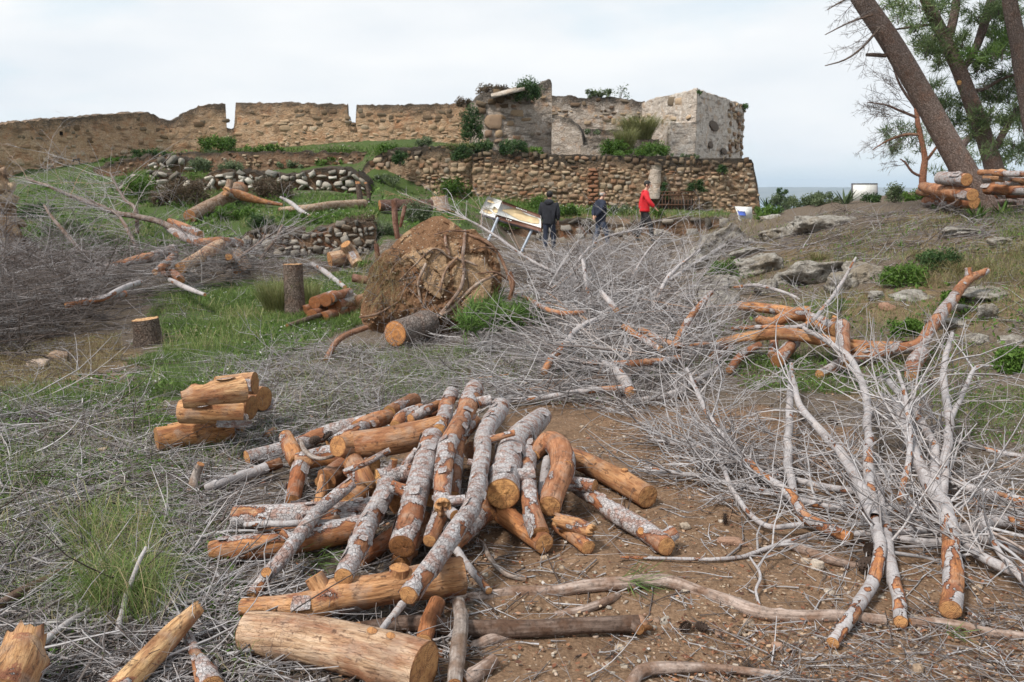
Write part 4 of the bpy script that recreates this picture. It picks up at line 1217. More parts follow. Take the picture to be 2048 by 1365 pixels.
# ---------------------------------------------------------------- the heap of sawn pine in front
GH = 'sawn pine pieces of the front heap'
def build_heap():
    L = lambda *a, **k: log(a[0], a[1], a[2], a[3], *a[4:], group=k.pop('group', GH), **k)
    L('log', 'thick smooth tan log lying frontmost below the heap, two small knots on top', [(499, 1264, .075), (600, 1276, .085), (720, 1305, .085), (846, 1341, .08)], [41, 46, 50, 53], 'tan', stubs=[(.68, 0, .10, .2, (0, -.1, 1)), (.80, 0, .08, .18, (0, -.1, 1))], knots=2)
    L('log', 'bent bare orange log with a sawn fork, crossing the front of the heap', [(484, 1214, .06), (560, 1212, .07), (625, 1208, .085), (672, 1188, .11), (753, 1178, .12), (850, 1163, .12), (930, 1150, .12)], [17, 22, 30, 33, 31, 35, 38], 'bare', stubs=[(.38, 0, .62, .62, (-.75, .1, .8)), (.70, 0, .28, .6, (-.1, -.2, 1))], fl=5)
    L('log', 'grey scaly log with orange gaps resting on the bent bare log', [(686, 1156, .19), (702, 1120, .2), (722, 1080, .19), (748, 1025, .17), (770, 980, .18), (776, 955, .2)], [17, 18, 19, 19, 18, 18], 'grey', fl=16)
    L('branch', 'thin grey branch with two sawn side stubs over the left logs', [(505, 1190, .03), (540, 1146, .07), (573, 1110, .11), (628, 1034, .15), (668, 997, .18), (707, 966, .23)], [11, 12, 13, 12, 12, 11], 'grey', stubs=[(.14, 0, 1.4, .8, (.1, -1, .5)), (.42, 0, 1.7, .6, (-1, -.2, .5))], cat='branch', fl=8)
    L('log', 'peeled orange log lowest at the left side, scrap of bark near its end', [(421, 1101, .065), (470, 1094, .065), (545, 1092, .065), (620, 1078, .065), (725, 1058, .065)], [20, 23, 23, 24, 25], 'orange', fl=4)
    L('log', 'half barked log with a grey bark sleeve at its left end', [(472, 1034, .07), (520, 1034, .07), (582, 1033, .07), (660, 1027, .07), (760, 1018, .07)], [22, 23, 23, 22, 22], 'grey', fl=8, tone=(.56, .32, .15))
    L('branch', 'thin grey stick along the front of the half barked log', [(490, 1050, .1), (560, 1048, .11), (630, 1047, .1), (720, 1045, .1)], [5, 6, 6, 6], 'birch', cat='branch')
    L('log', 'big smooth brown log with a double sawn face high on the left of the heap', [(704, 890, .27), (760, 884, .29), (820, 872, .3), (884, 855, .31)], [27, 29, 29, 28], 'tan', tone=(.44, .24, .13), stubs=[(.04, 0, .45, .8, (-.62, -.6, .12))])
    L('log', 'thick log in unbroken grey bark, its sawn dark face low in the middle', [(801, 1094, .16), (815, 1050, .2), (832, 990, .25), (852, 925, .28), (866, 876, .3)], [26, 25, 24, 22, 21], 'grey', tone=(.36, .16, .08), cut=(.30, .15, .07), fl=14, stubs=[(.35, 0, 1.2, .5, (-1, -.1, .3))])
    L('log', 'long reddish log, bark flaking, lower end splintered, tallest in the heap', [(885, 1010, .27), (885, 960, .31), (897, 893, .34), (920, 848, .33), (940, 808, .30), (951, 779, .27)], [15, 17, 18, 18, 19, 18], 'mixed', ends=('x', 'c'), fl=16, stubs=[(.75, 0, 1.4, .5, (1, -.1, .2)), (.02, 0, 2.1, .6, (1, -.3, .1))])
    L('log', 'short pinkish log whose orange sawn face looks forward near the top', [(877, 861, .33), (888, 828, .33), (902, 788, .30)], [13, 14, 13], 'mixed', tone=(.45, .22, .12), fl=5)
    L('log', 'slim reddish branch wood half hidden between the two longest logs', [(906, 992, .2), (912, 940, .24), (921, 880, .27), (950, 842, .27)], [13, 13, 12, 12], 'mixed', fl=6)
    L('log', 'longest grey scaly pole reaching from the front bare log up over the heap', [(815, 1194, .21), (862, 1132, .24), (911, 1062, .26), (948, 1008, .28), (960, 946, .29), (970, 870, .29), (1002, 814, .26)], [19, 18, 17, 17, 16, 16, 18], 'grey', fl=30, stubs=[(.66, 0, 3.2, .4, (1, -.1, .25)), (.5, 0, .7, .4, (-1, -.1, .2))])
    L('log', 'thickest upright log of the right half, big round yellow sawn face', [(1009, 990, .2), (1012, 945, .22), (1018, 905, .22), (1040, 870, .2), (1083, 836, .17)], [31, 28, 26, 24, 18], 'grey', cut=(.72, .44, .21), fl=14, stubs=[(.12, 0, 1.1, .45, (1, -.1, .12))])
    L('log', 'grey sleeved log with an orange band beside the thickest upright log', [(1077, 1068, .1), (1060, 1015, .16), (1053, 950, .19), (1062, 895, .18)], [20, 18, 15, 14], 'mixed', fl=8)
    L('log', 'hooked log bending over at its top, sawn face crossed by saw lines', [(1102, 1014, .15), (1114, 970, .19), (1124, 935, .22), (1116, 897, .24), (1092, 885, .23), (1068, 912, .2)], [23, 24, 24, 24, 20, 12], 'mixed', fl=6, stubs=[(.45, 0, .35, .5, (.1, -1, .2))])
    L('log', 'thin grey piece wedged between the hooked log and its neighbour', [(1083, 998, .12), (1090, 960, .16), (1096, 920, .18)], [10, 10, 9], 'birch')
    L('log', 'smooth bare brown log slanting out to the right of the heap', [(1294, 994, .075), (1230, 955, .08), (1180, 930, .09), (1128, 908, .12)], [24, 22, 21, 20], 'tan', tone=(.46, .255, .13), stubs=[(.3, 0, .3, .3, (.1, -.3, 1))])
    L('log', 'red brown log with a forked sawn end, farthest out on the bare soil', [(1330, 1092, .055), (1290, 1062, .06), (1240, 1032, .07), (1195, 1000, .09), (1155, 972, .1)], [19, 18, 18, 15, 14], 'mixed', tone=(.38, .17, .09), stubs=[(.08, 0, 1.1, .75, (1, .5, .35)), (.25, 0, .4, .4, (-.4, -1, .3))], fl=8)
    L('log', 'short dark sided log with a small orange face above the red brown log', [(1188, 974, .15), (1160, 970, .15), (1126, 966, .16)], [13, 13, 13], 'mixed', tone=(.4, .19, .09))
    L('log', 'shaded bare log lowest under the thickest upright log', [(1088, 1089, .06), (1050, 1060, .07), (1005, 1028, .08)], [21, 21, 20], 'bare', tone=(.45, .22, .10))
    L('log', 'small bare log poking out under the hooked log', [(1176, 1097, .045), (1150, 1075, .05), (1115, 1050, .06)], [15, 15, 14], 'bare', tone=(.48, .24, .11))
    L('log', 'split piece of torn yellow wood with bark on top beside the small bare log', [(1178, 1063, .1), (1150, 1052, .11), (1118, 1042, .12)], [13, 15, 12], 'bare', ends=('x', 'x'), fl=5)
    L('log', 'reddish stick standing steeply under the bent bare log', [(846, 1284, .03), (857, 1245, .05), (874, 1205, .08)], [17, 18, 17], 'orange', tone=(.45, .2, .09))
    L('branch', 'weathered grey knotty branch standing from the ground right of the thick tan log', [(912, 1372, .04), (916, 1310, .06), (921, 1250, .08), (918, 1205, .08)], [15, 17, 15, 13], 'weath', cat='branch', knots=4)
    L('branch', 'slim grey stick with an orange sawn end beside the front bare log', [(978, 1183, .03), (950, 1150, .05), (912, 1100, .1)], [7, 7, 8], 'birch', cat='branch')
    L('branch', 'thin twig like grey stick leaning on the longest pole low in front', [(752, 1278, .1), (775, 1245, .1), (806, 1208, .12)], [5, 6, 8], 'birch', cat='branch')
    # left rear of the heap
    L('log', 'long log with dark bark and grey patches at the rear left edge of the heap', [(494, 918, .05), (550, 903, .06), (606, 884, .08), (665, 862, .1), (735, 845, .13)], [14, 14, 14, 15, 15], 'mixed', tone=(.36, .17, .09), fl=8)
    L('log', 'short upright forked log holding the bent orange log at the rear left', [(570, 872, .2), (580, 900, .16), (592, 925, .12)], [13, 17, 17], 'orange')
    L('log', 'bent orange log curving along the rear left of the heap', [(598, 925, .12), (650, 911, .15), (700, 911, .16), (745, 930, .17)], [19, 19, 21, 20], 'orange', tone=(.52, .27, .12))
    L('log', 'dark red log standing behind the half barked log at the left', [(587, 1003, .04), (594, 970, .06), (603, 935, .1)], [15, 16, 16], 'red', fl=4)
    L('log', 'log with a dull ochre sawn face at the very back of the heap', [(778, 824, .15), (800, 812, .15), (830, 800, .14)], [14, 14, 14], 'dark', cut=(.38, .24, .10))
    L('log', 'pale forked log beside the dull ochre faced log at the back', [(792, 852, .17), (808, 835, .18), (842, 820, .17)], [12, 13, 12], 'mixed', stubs=[(.5, 0, 1.2, .6, (1, -.2, .5))])
    L('log', 'dark reddish log stretching right behind the big double faced log', [(815, 860, .2), (850, 840, .19), (890, 820, .17)], [14, 14, 13], 'red')
    L('log', 'reddish brown log lying behind the big double faced log at the left', [(716, 858, .12), (745, 845, .14), (775, 832, .14)], [15, 17, 15], 'red', tone=(.42, .19, .09))
    L('log', 'hollow piece of curved orange bark below the big double faced log', [(732, 975, .14), (722, 950, .18), (708, 925, .2)], [24, 23, 20], 'bare', ends=('x', 'c'), tone=(.40, .2, .09))
    L('log', 'short grey log with a bright ringed yellow face and a stub on top', [(759, 960, .21), (790, 952, .22), (826, 946, .23)], [20, 19, 18], 'grey', cut=(.82, .52, .24), stubs=[(.45, 0, .9, .4, (.0, -.1, 1))])
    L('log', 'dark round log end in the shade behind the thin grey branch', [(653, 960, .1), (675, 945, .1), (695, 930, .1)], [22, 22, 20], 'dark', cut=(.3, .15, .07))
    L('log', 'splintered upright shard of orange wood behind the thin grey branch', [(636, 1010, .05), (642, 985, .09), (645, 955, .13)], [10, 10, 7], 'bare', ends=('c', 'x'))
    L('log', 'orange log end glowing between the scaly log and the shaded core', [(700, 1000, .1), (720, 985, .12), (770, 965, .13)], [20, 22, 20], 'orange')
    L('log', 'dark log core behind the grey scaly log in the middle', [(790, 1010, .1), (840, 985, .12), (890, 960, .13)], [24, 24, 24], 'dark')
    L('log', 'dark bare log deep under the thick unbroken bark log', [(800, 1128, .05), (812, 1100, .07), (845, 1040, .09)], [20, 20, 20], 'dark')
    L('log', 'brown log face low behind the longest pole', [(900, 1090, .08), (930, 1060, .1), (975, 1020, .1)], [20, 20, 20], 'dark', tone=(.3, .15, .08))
    L('log', 'thin barked log with a ringed face hanging under the splintered log', [(858, 1084, .16), (872, 1050, .18), (888, 1010, .2)], [14, 15, 15], 'mixed', fl=6)
    L('log', 'short log with a small pale ringed face under the longest pole', [(910, 1032, .24), (894, 1020, .24), (874, 1012, .24)], [11, 11, 11], 'birch')
    L('log', 'brown log hidden behind the thickest upright log', [(990, 960, .1), (970, 930, .12), (945, 900, .12)], [18, 18, 18], 'dark', tone=(.34, .17, .09))
    # more of the heap's rear and core
    L('log', 'reddish log lying low between the rear left logs', [(640, 965, .05), (690, 935, .07), (740, 905, .09)], [13, 14, 14], 'mixed', tone=(.4, .2, .1), fl=4)
    L('log', 'grey barked log sticking out behind the bent rear left log', [(655, 890, .16), (700, 868, .19), (750, 846, .2)], [11, 12, 12], 'grey', fl=4)
    L('log', 'slim orange log on top of the rear logs beside the tallest log', [(820, 838, .26), (850, 822, .27), (880, 808, .26)], [10, 10, 9], 'orange', fl=3)
    L('log', 'short broken branch piece propped on the short grey yellow faced log', [(805, 935, .26), (822, 915, .3), (835, 900, .33)], [8, 8, 7], 'mixed', ends=('x', 'c'))
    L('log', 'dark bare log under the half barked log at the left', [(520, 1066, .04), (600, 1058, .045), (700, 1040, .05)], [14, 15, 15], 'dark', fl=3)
    L('log', 'dark red log tucked beneath the grey scaly log', [(715, 1120, .05), (760, 1090, .06), (800, 1060, .07)], [17, 17, 16], 'red')
    L('branch', 'crooked thin grey branch over the rear left logs', [(600, 880, .18), (612, 905, .2), (640, 918, .22), (668, 912, .22)], [5, 5, 4, 3], 'weath', cat='branch')
    L('branch', 'thin grey branch lying across the big double faced log', [(690, 945, .24), (735, 925, .3), (780, 900, .36)], [6, 6, 5], 'grey', cat='branch')
    L('log', 'barked log core between the thick unbroken bark log and the tallest log', [(862, 1000, .16), (880, 930, .2), (892, 880, .22)], [15, 15, 14], 'mixed', tone=(.34, .17, .09))
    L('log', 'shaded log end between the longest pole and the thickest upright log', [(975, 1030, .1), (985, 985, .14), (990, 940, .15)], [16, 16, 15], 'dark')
    # ground pieces round the heap
    L('branch', 'dark half rotten log lying flat on the soil before the heap', [(722, 1256, .03), (806, 1248, .03), (900, 1254, .035), (1040, 1257, .04), (1180, 1252, .04), (1276, 1248, .04)], [13, 16, 17, 17, 16, 17], 'weathdark', cat='log', ends=('x', 'x'), stubs=[(.98, 0, .6, .7, (.3, -1, 0))])
    L('branch', 'pale curved stick on the soil right of the longest pole', [(965, 1085, .02), (985, 1125, .02), (1015, 1150, .02), (1052, 1160, .015)], [5, 5, 5, 4], 'weath', cat='branch')
    L('branch', 'grey birch like stick lying on the twigs left of the heap', [(416, 975, .04), (440, 968, .05), (480, 956, .05), (535, 935, .06)], [8, 9, 10, 10], 'birch', cat='branch', fl=4)
    L('log', 'short dark log behind the stick left of the heap', [(505, 945, .05), (530, 936, .05), (560, 925, .05)], [10, 11, 11], 'dark')
    L('branch', 'sawn branch stump poking upright from the twigs at the left', [(380, 985, .03), (390, 955, .09), (402, 930, .15)], [9, 9, 8], 'weath', cat='branch', ends=('c', 'c'))
    L('log', 'small orange stub with a sawn face behind the left of the heap', [(549, 861, .05), (540, 866, .05), (532, 873, .04)], [7, 7, 7], 'orange')
    L('log', 'split yellow timber with torn grain pointing up at the bottom left', [(392, 1224, .13), (345, 1270, .10), (290, 1325, .08), (235, 1385, .06)], [15, 22, 25, 26], 'bare', ends=('x', 'c'), tone=(.60, .40, .22))
    L('log', 'thick splintered log end in the bottom left corner', [(42, 1302, .17), (30, 1340, .15), (0, 1400, .12)], [38, 47, 52], 'bare', ends=('x', 'c'), tone=(.52, .32, .17))
    L('log', 'grey branch with a torn bark collar at the bottom edge', [(376, 1268, .05), (392, 1310, .05), (408, 1340, .05), (425, 1380, .05)], [9, 11, 20, 26], 'mixed', fl=8, cat='branch', ends=('c', 'c'))
    L('branch', 'brown smooth stick slanting from the left edge through the twigs', [(-20, 1222, .05), (60, 1175, .06), (110, 1150, .06), (160, 1120, .05)], [9, 9, 8, 6], 'weathdark', cat='branch')
    L('branch', 'grey stick crossing the twigs at the lower left', [(20, 1345, .05), (110, 1265, .06), (200, 1210, .05)], [7, 7, 5], 'birch', cat='branch')
    L('branch', 'upright thin bare grey twig at the lower left grass tuft', [(230, 1290, .02), (250, 1200, .1), (275, 1130, .2), (292, 1095, .25)], [5, 5, 4, 3], 'birch', cat='branch')
    for lab, pts, r, st in (
        ('pale half buried root running across the bare soil', [(900, 1204, .0), (1016, 1184, .005), (1108, 1182, .01), (1172, 1175, .015), (1245, 1166, .02), (1332, 1163, .02), (1400, 1184, .015), (1463, 1205, .015), (1537, 1226, .02), (1675, 1232, .02), (1771, 1243, .01)], [12, 12, 12, 13, 14, 14, 13, 13, 14, 13, 12], 'weath'),
        ('pale half buried root continuing to the right edge behind a sawn tip', [(1820, 1248, .01), (1867, 1246, .015), (1925, 1252, .015), (1984, 1266, .01), (2070, 1277, .01)], [9, 10, 10, 9, 9], 'weath'),
        ('short grey root between the dark log and the long root', [(1110, 1230, .0), (1150, 1222, .01), (1195, 1208, .015), (1235, 1192, .005)], [8, 9, 9, 8], 'weath'),
        ('grey root arching over the soil in the bottom right', [(1255, 1375, .02), (1290, 1340, .04), (1370, 1335, .03), (1450, 1338, .02), (1560, 1352, .01)], [13, 13, 11, 9, 8], 'weath'),
        ('faint root emerging beside the leftmost fallen branch tip', [(1560, 1085, .01), (1610, 1100, .015), (1660, 1120, .015), (1720, 1135, .0)], [9, 10, 9, 7], 'weath'),
        ('dark reddish root piece in the soil beside the weathered knotty branch', [(925, 1362, .02), (950, 1345, .03), (985, 1320, .03)], [14, 15, 12], 'weathdark'),
        ('low grey root right of the weathered knotty branch', [(940, 1300, .0), (985, 1280, .01), (1035, 1272, .0)], [11, 12, 9], 'weath')):
        log('root', lab, [(p_[0], p_[1], p_[2] - .001) for p_ in pts], r, st, ends=('c', 'c'), cat='root', group='roots half buried in the soil', knots=8, lump=.20, tone=(1.12, 1.02, .97))
    # the small stack on the left
    GS_ = 'logs of the small stack in the twigs'
    for lab, a, b, r, st, tn in (
        ('lowest log of the small left stack, lying in front', (316, 882, .09), (462, 858, .10), (25, 23), 'bare', (.52, .28, .13)),
        ('middle front log of the small left stack', (362, 822, .27), (487, 820, .27), (24, 28), 'bare', (.60, .36, .19)),
        ('knotty topmost log of the small left stack', (366, 800, .42), (487, 776, .45), (17, 27), 'bare', (.62, .40, .23)),
        ('back top log of the small left stack with a stub', (430, 770, .42), (508, 766, .43), (16, 23), 'bare', (.60, .38, .22)),
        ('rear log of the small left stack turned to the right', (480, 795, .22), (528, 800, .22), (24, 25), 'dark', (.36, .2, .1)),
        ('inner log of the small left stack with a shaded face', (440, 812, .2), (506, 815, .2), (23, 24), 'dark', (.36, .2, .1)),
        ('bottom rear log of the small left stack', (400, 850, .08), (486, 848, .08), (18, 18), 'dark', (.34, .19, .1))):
        mid = tuple((x + y) / 2 for x, y in zip(a, b))
        log('log', lab, [a, mid, b], [r[0], (r[0] + r[1]) / 2, r[1]], st, tone=tn, group=GS_, knots=5, cut=(.40, .24, .12), fl=3, lump=.07)
    log('branch', 'flat orange sliver of wood under the small left stack', [(335, 852, .1), (360, 848, .1), (385, 850, .09)], [3, 4, 3], 'bare', cat='branch', group=GS_)
build_heap()

# ---------------------------------------------------------------- pale fallen branches on the right
def branch(label, pts, r, style='birch', group='pale fallen branches on the right', forks=(), twigs=0, seed=1, name='branch', ends=('c', None), tw=(.25, .6), tr=.006, fl=0, tv=(.35, .95), tone=None, sides=None, cat='branch'):
    if style == 'birch': r = [x * .88 for x in r]
    o, tb = log(name, label, pts, r, style, ends, group, cat, fl=fl, knots=9, lump=.09, tone=tone, sides=sides)
    rng = np.random.default_rng(seed * 13 + 5)
    g = Geo()
    axes = [tb]
    for (fp, fr) in forks:
        P = place(fp)
        R = np.interp(np.linspace(0, 1, len(P)), np.linspace(0, 1, len(fr)), fr) * .85 * m_per_px(P)
        t2 = tube(P, R, 10, max(.015, R.mean() * .5), .08, .7, knots=7, wob=.5)
        part('limb', o, t2['v'], t2['q'], M['pale'], attrs=dict(lc=t2['lc'], bk=t2['bk']))
        axes.append(t2)
    if twigs:
        temps = [spray(np.random.default_rng(seed * 7 + k), 4 + k % 3, k % 2, .3, k % 3 == 0, .6) for k in range(7)]
        pos, az, pit, sc, th = [], [], [], [], []
        for k in range(int(twigs * .55)):
            ax = axes[rng.integers(0, len(axes))] if k % 2 else axes[0]
            i = int((rng.uniform(.22, 1.0) ** .8) * (ax['n'] - 1))
            T = ax['T'][i]
            a0 = math.atan2(T[1], T[0])
            pos.append(ax['C'][i]); az.append(a0 + rng.choice([-1, 1]) * rng.uniform(.3, 1.05)); pit.append(rng.normal(.22, .28))
            sc.append(rng.uniform(*tw) * 1.35); th.append(rng.uniform(.6, 1.5) * tr / .010)
        pos = np.array(pos)
        s2 = scatter(rng, temps, pos, np.array(sc), np.array(az), np.array(pit), np.array(th), np.zeros(len(pos)), tv)
        v = s2.verts(); v[:, 2] = np.maximum(v[:, 2], terrain(v[:, 0], v[:, 1]) + .006)
        part('twigs', o, v, s2.faces(), M['twig'], kind='stuff', attrs=s2.attrs())
    return o
def build_branches():
    B = branch
    B('leftmost fallen pale branch with a sawn orange tip, curving far up to the left', [(1701, 1078, .05), (1660, 1058, .06), (1612, 1036, .07), (1585, 997, .09), (1506, 932, .13), (1426, 845, .18), (1373, 738, .22)], [14, 14, 13, 12, 8, 6, 3],
      forks=[([(1607, 1050, .06), (1527, 1049, .05), (1468, 985, .08), (1430, 890, .12), (1415, 850, .14)], [6, 6, 5, 3]), ([(1587, 997, .09), (1576, 906, .15), (1580, 789, .22), (1583, 728, .24)], [9, 9, 7, 4])], twigs=70, seed=1, fl=10)
    B('curved pale branch reaching lowest toward the viewer, tip on the bare soil', [(1668, 1288, .03), (1694, 1240, .05), (1729, 1193, .06), (1758, 1120, .09), (1751, 1038, .14), (1738, 959, .18), (1737, 863, .24), (1728, 783, .28), (1692, 709, .3), (1607, 656, .3)], [14, 14, 14, 13, 13, 12, 9, 8, 6, 4],
      forks=[([(1752, 1040, .14), (1719, 969, .2), (1676, 900, .24), (1602, 815, .28), (1585, 752, .3)], [15, 13, 10, 7, 4])], twigs=80, seed=2, fl=14)
    B('pale branch with a round reddish sawn tip between two longer branches', [(1806, 1246, .035), (1792, 1170, .05), (1777, 1108, .07), (1766, 1040, .1), (1750, 950, .14)], [15, 14, 13, 12, 8], twigs=18, seed=3, fl=10)
    B('thickest fallen branch on the right with a peeled orange tip toward the viewer', [(1899, 1219, .06), (1903, 1118, .09), (1888, 1023, .13), (1852, 959, .17), (1819, 879, .22), (1790, 800, .26)], [23, 20, 17, 14, 11, 7],
      forks=[([(1886, 1020, .13), (1872, 959, .18), (1867, 890, .22), (1830, 826, .27), (1777, 762, .3)], [13, 10, 8, 6]), ([(1884, 1000, .14), (1888, 938, .2), (1899, 842, .27), (1888, 741, .36), (1904, 667, .42)], [11, 10, 9, 7, 4]), ([(1899, 842, .27), (1925, 790, .3), (1950, 737, .34), (1985, 733, .33)], [6, 5, 4, 2])], twigs=90, seed=4, fl=16)
    B('stout pale branch entering from the right edge above the others', [(2070, 1012, .1), (2040, 1004, .1), (1947, 980, .12), (1888, 959, .14), (1820, 935, .15)], [11, 11, 9, 7, 4], twigs=26, seed=5, fl=3)
    B('pale branch from the right edge crossing under the thickest branch', [(2070, 1052, .05), (1990, 1046, .06), (1947, 1058, .06), (1851, 1062, .06), (1765, 1066, .06), (1690, 1070, .05)], [14, 13, 12, 9, 8, 5], twigs=30, seed=6, fl=4)
    B('low pale branch at the right edge with an orange broken end', [(2070, 1158, .04), (2010, 1135, .05), (1957, 1110, .06), (1920, 1086, .07), (1840, 1050, .08)], [12, 11, 10, 9, 5], twigs=24, seed=7, fl=3)
    B('long flat grey branch lying under the pale ones toward the left', [(1880, 1020, .05), (1770, 1018, .06), (1650, 1012, .06), (1540, 985, .06), (1430, 960, .05), (1290, 935, .03)], [9, 9, 8, 7, 5, 3], twigs=60, seed=8, tv=(.2, .8))
    B('thin long branch lying behind the leftmost pale branch', [(1760, 985, .07), (1660, 975, .08), (1540, 945, .08), (1420, 900, .07), (1300, 880, .04)], [7, 7, 6, 5, 3], twigs=60, seed=9, tv=(.2, .8))
    B('slender branch crossing behind the thickest branch to the right', [(1950, 1000, .12), (1990, 1090, .1), (2020, 1130, .08), (2060, 1180, .05)], [5, 6, 6, 6], twigs=16, seed=10)
    B('upright slim branch between the pale branches and the grassy slope', [(1800, 1000, .1), (1820, 900, .25), (1812, 800, .4), (1795, 740, .46)], [7, 6, 5, 3], twigs=30, seed=11)
    B('grey branch lying along the right edge in the brush', [(2070, 920, .1), (1980, 900, .14), (1900, 880, .16), (1830, 850, .18)], [5, 5, 4, 3], twigs=40, seed=12, tv=(.2, .8))
    B('flat branch at the foot of the right hand brush', [(2060, 1110, .05), (1960, 1080, .05), (1860, 1085, .04), (1780, 1075, .04)], [8, 8, 7, 5], twigs=30, seed=13)
    # low stick at the front
    B('thin grey stick lying on the soil left of the pale branch tips', [(1240, 900 + 215, .02), (1450, 1118, .02), (1540, 1095, .03), (1620, 1070, .05)], [3, 4, 5, 4], seed=14, twigs=10, ends=('c', None))
    B('bent grey twig stuck on the bare soil', [(1523, 1225, .02), (1512, 1185, .03), (1520, 1150, .05), (1500, 1115, .06)], [3, 3, 3, 2], seed=15, twigs=3, ends=('c', None))
    # middle right logs
    GM = 'sawn branches on the grass at the middle right'
    L = lambda *a, **k: log(a[0], a[1], a[2], a[3], *a[4:], group=GM, **k)
    L('log', 'orange peeled pole at the back of the middle right pieces', [(1482, 612, .12), (1537, 617, .16), (1600, 630, .2), (1640, 645, .2), (1674, 660, .2)], [9, 10, 11, 13, 14], 'bare', tone=(.55, .28, .13), stubs=[(.65, 0, .7, .8, (0, -.2, 1)), (.95, 0, .8, .4, (.1, -.1, 1))])
    L('log', 'long arched orange pole in front of the back pole, middle right', [(1424, 694, .08), (1475, 678, .2), (1563, 668, .26), (1636, 678, .22), (1730, 704, .1)], [9, 10, 12, 13, 10], 'bare', tone=(.52, .29, .14))
    L('log', 'long upward curving reddish branch rising to the right over the grassy slope', [(1640, 750, .03), (1700, 722, .06), (1780, 700, .12), (1840, 686, .22), (1868, 650, .25), (1899, 606, .25), (1935, 562, .28), (1972, 542, .28)], [10, 11, 11, 12, 12, 11, 9, 6], 'mixed', tone=(.40, .19, .10), fl=14, ends=('c', 'x'), stubs=[(.9, 0, 1.6, .7, (-.3, 0, 1))])
    L('log', 'orange pole lying under the curving reddish branch', [(1700, 688, .15), (1760, 692, .15), (1830, 692, .12)], [9, 10, 9], 'bare', tone=(.48, .25, .12))
    L('log', 'pinkish barked log end crossing over the arched pole', [(1686, 652, .3), (1688, 690, .22), (1692, 730, .1)], [13, 13, 11], 'mixed', tone=(.42, .22, .14))
    L('branch', 'slanting red stick leaning below the arched pole', [(1458, 742, .03), (1483, 712, .1), (1520, 690, .16)], [8, 8, 7], 'red', cat='branch')
    L('log', 'log with a large dark red sawn face below the arched pole', [(1556, 724, .08), (1572, 705, .12), (1590, 685, .15)], [14, 13, 11], 'mixed', cut=(.40, .2, .09))
    L('log', 'small red log end left of the large faced log', [(1545, 712, .06), (1547, 695, .1), (1548, 680, .12)], [9, 9, 8], 'red')
    L('log', 'pair of dark short log at the left end of the arched pole', [(1425, 718, .05), (1440, 706, .07), (1462, 700, .08)], [10, 11, 9], 'dark')
    L('log', 'thick leaning log below the curving reddish branch', [(1822, 752, .05), (1828, 730, .09), (1842, 708, .13)], [13, 16, 14], 'mixed', tone=(.36, .2, .14))
    L('log', 'forked orange knot piece hooked over the back pole', [(1520, 640, .14), (1545, 645, .2), (1575, 632, .25), (1603, 628, .25)], [9, 10, 13, 15], 'bare', tone=(.46, .22, .10))
    B('long thin dry branch sticking up from the middle right pieces', [(1464, 658, .25), (1530, 655, .3), (1605, 652, .32), (1647, 616, .4), (1676, 578, None, 9.9), (1712, 515, None, 10.1)], [5, 5, 5, 4, 4, 2], seed=20, twigs=16, tw=(.2, .7), tr=.005, group='dead branches in the brush')
    # centre brush pieces
    GC = 'dead branches in the brush'
    B('grey bent branch with an orange sawn end in front of the brush heap', [(1086, 745, .12), (1104, 717, .2), (1137, 680, .3), (1156, 657, .36), (1193, 639, .4)], [9, 8, 7, 6, 5], seed=21, twigs=24, tw=(.4, 1.0), group=GC)
    B('stout pale branch stump with a sawn face at the front of the brush heap', [(1264, 790, .06), (1249, 765, .1), (1230, 742, .16), (1200, 725, .2)], [12, 12, 11, 7], seed=22, twigs=30, tw=(.5, 1.1), group=GC, fl=4)
    B('long pale branch bending left from the stout stump', [(1255, 775, .09), (1190, 780, .1), (1120, 790, .08), (1040, 800, .06), (950, 812, .04)], [7, 7, 6, 5, 3], seed=23, twigs=40, tw=(.4, 1.0), group=GC)
    B('orange ended stick lying across the brush heap', [(1362, 717, .2), (1300, 724, .22), (1234, 728, .2), (1150, 722, .15), (1080, 724, .1)], [7, 7, 6, 4, 2], 'mixed', seed=24, twigs=30, tw=(.4, 1.0), group=GC)
    B('split orange branch in the middle of the brush heap', [(1322, 699, .25), (1285, 678, .3), (1249, 654, .36)], [7, 7, 6], 'orange', seed=25, twigs=8, group=GC, ends=('x', 'c'))
    B('short forked pale branch on top of the brush heap', [(1232, 622, .42), (1218, 602, .48), (1202, 585, .54)], [7, 6, 5], seed=26, twigs=14, tw=(.4, .9), group=GC)
    B('orange weathered branch lying behind the bent grey one', [(1170, 625, .4), (1130, 628, .4), (1095, 620, .4), (1060, 600, .35), (1030, 590, .3)], [5, 5, 5, 4, 3], 'mixed', seed=27, twigs=20, tw=(.4, .9), group=GC)
    B('pale stick ending in the soil right of the brush heap', [(1440, 735, .05), (1395, 760, .06), (1340, 790, .06), (1270, 800, .05)], [6, 6, 7, 4], seed=28, twigs=30, tw=(.4, .9), group=GC)
    B('dark branch leaning upright at the right of the brush heap', [(1345, 700, .2), (1372, 650, .4), (1400, 610, .5), (1424, 585, .55)], [8, 7, 6, 4], 'mixed', seed=29, twigs=22, tw=(.4, .9), group=GC, tone=(.35, .17, .08))
    B('grey branch standing out at the top right of the brush heap', [(1300, 640, None, 10.3), (1322, 580, None, 10.6), (1350, 540, None, 10.9), (1400, 500, None, 11.3)], [5, 4, 4, 2], seed=30, twigs=24, tw=(.4, .9), group=GC)
    B('pale upright branch in the core of the brush heap', [(1180, 610, None, 11), (1172, 560, None, 11.2), (1165, 520, None, 11.5)], [5, 5, 3], seed=31, twigs=24, tw=(.4, .9), group=GC)
    B('long stick lying toward the middle right pieces', [(1280, 660, .3), (1350, 690, .25), (1420, 690, .2), (1460, 700, .1)], [6, 6, 6, 5], 'mixed', seed=32, twigs=26, tw=(.4, .9), group=GC)
build_branches()
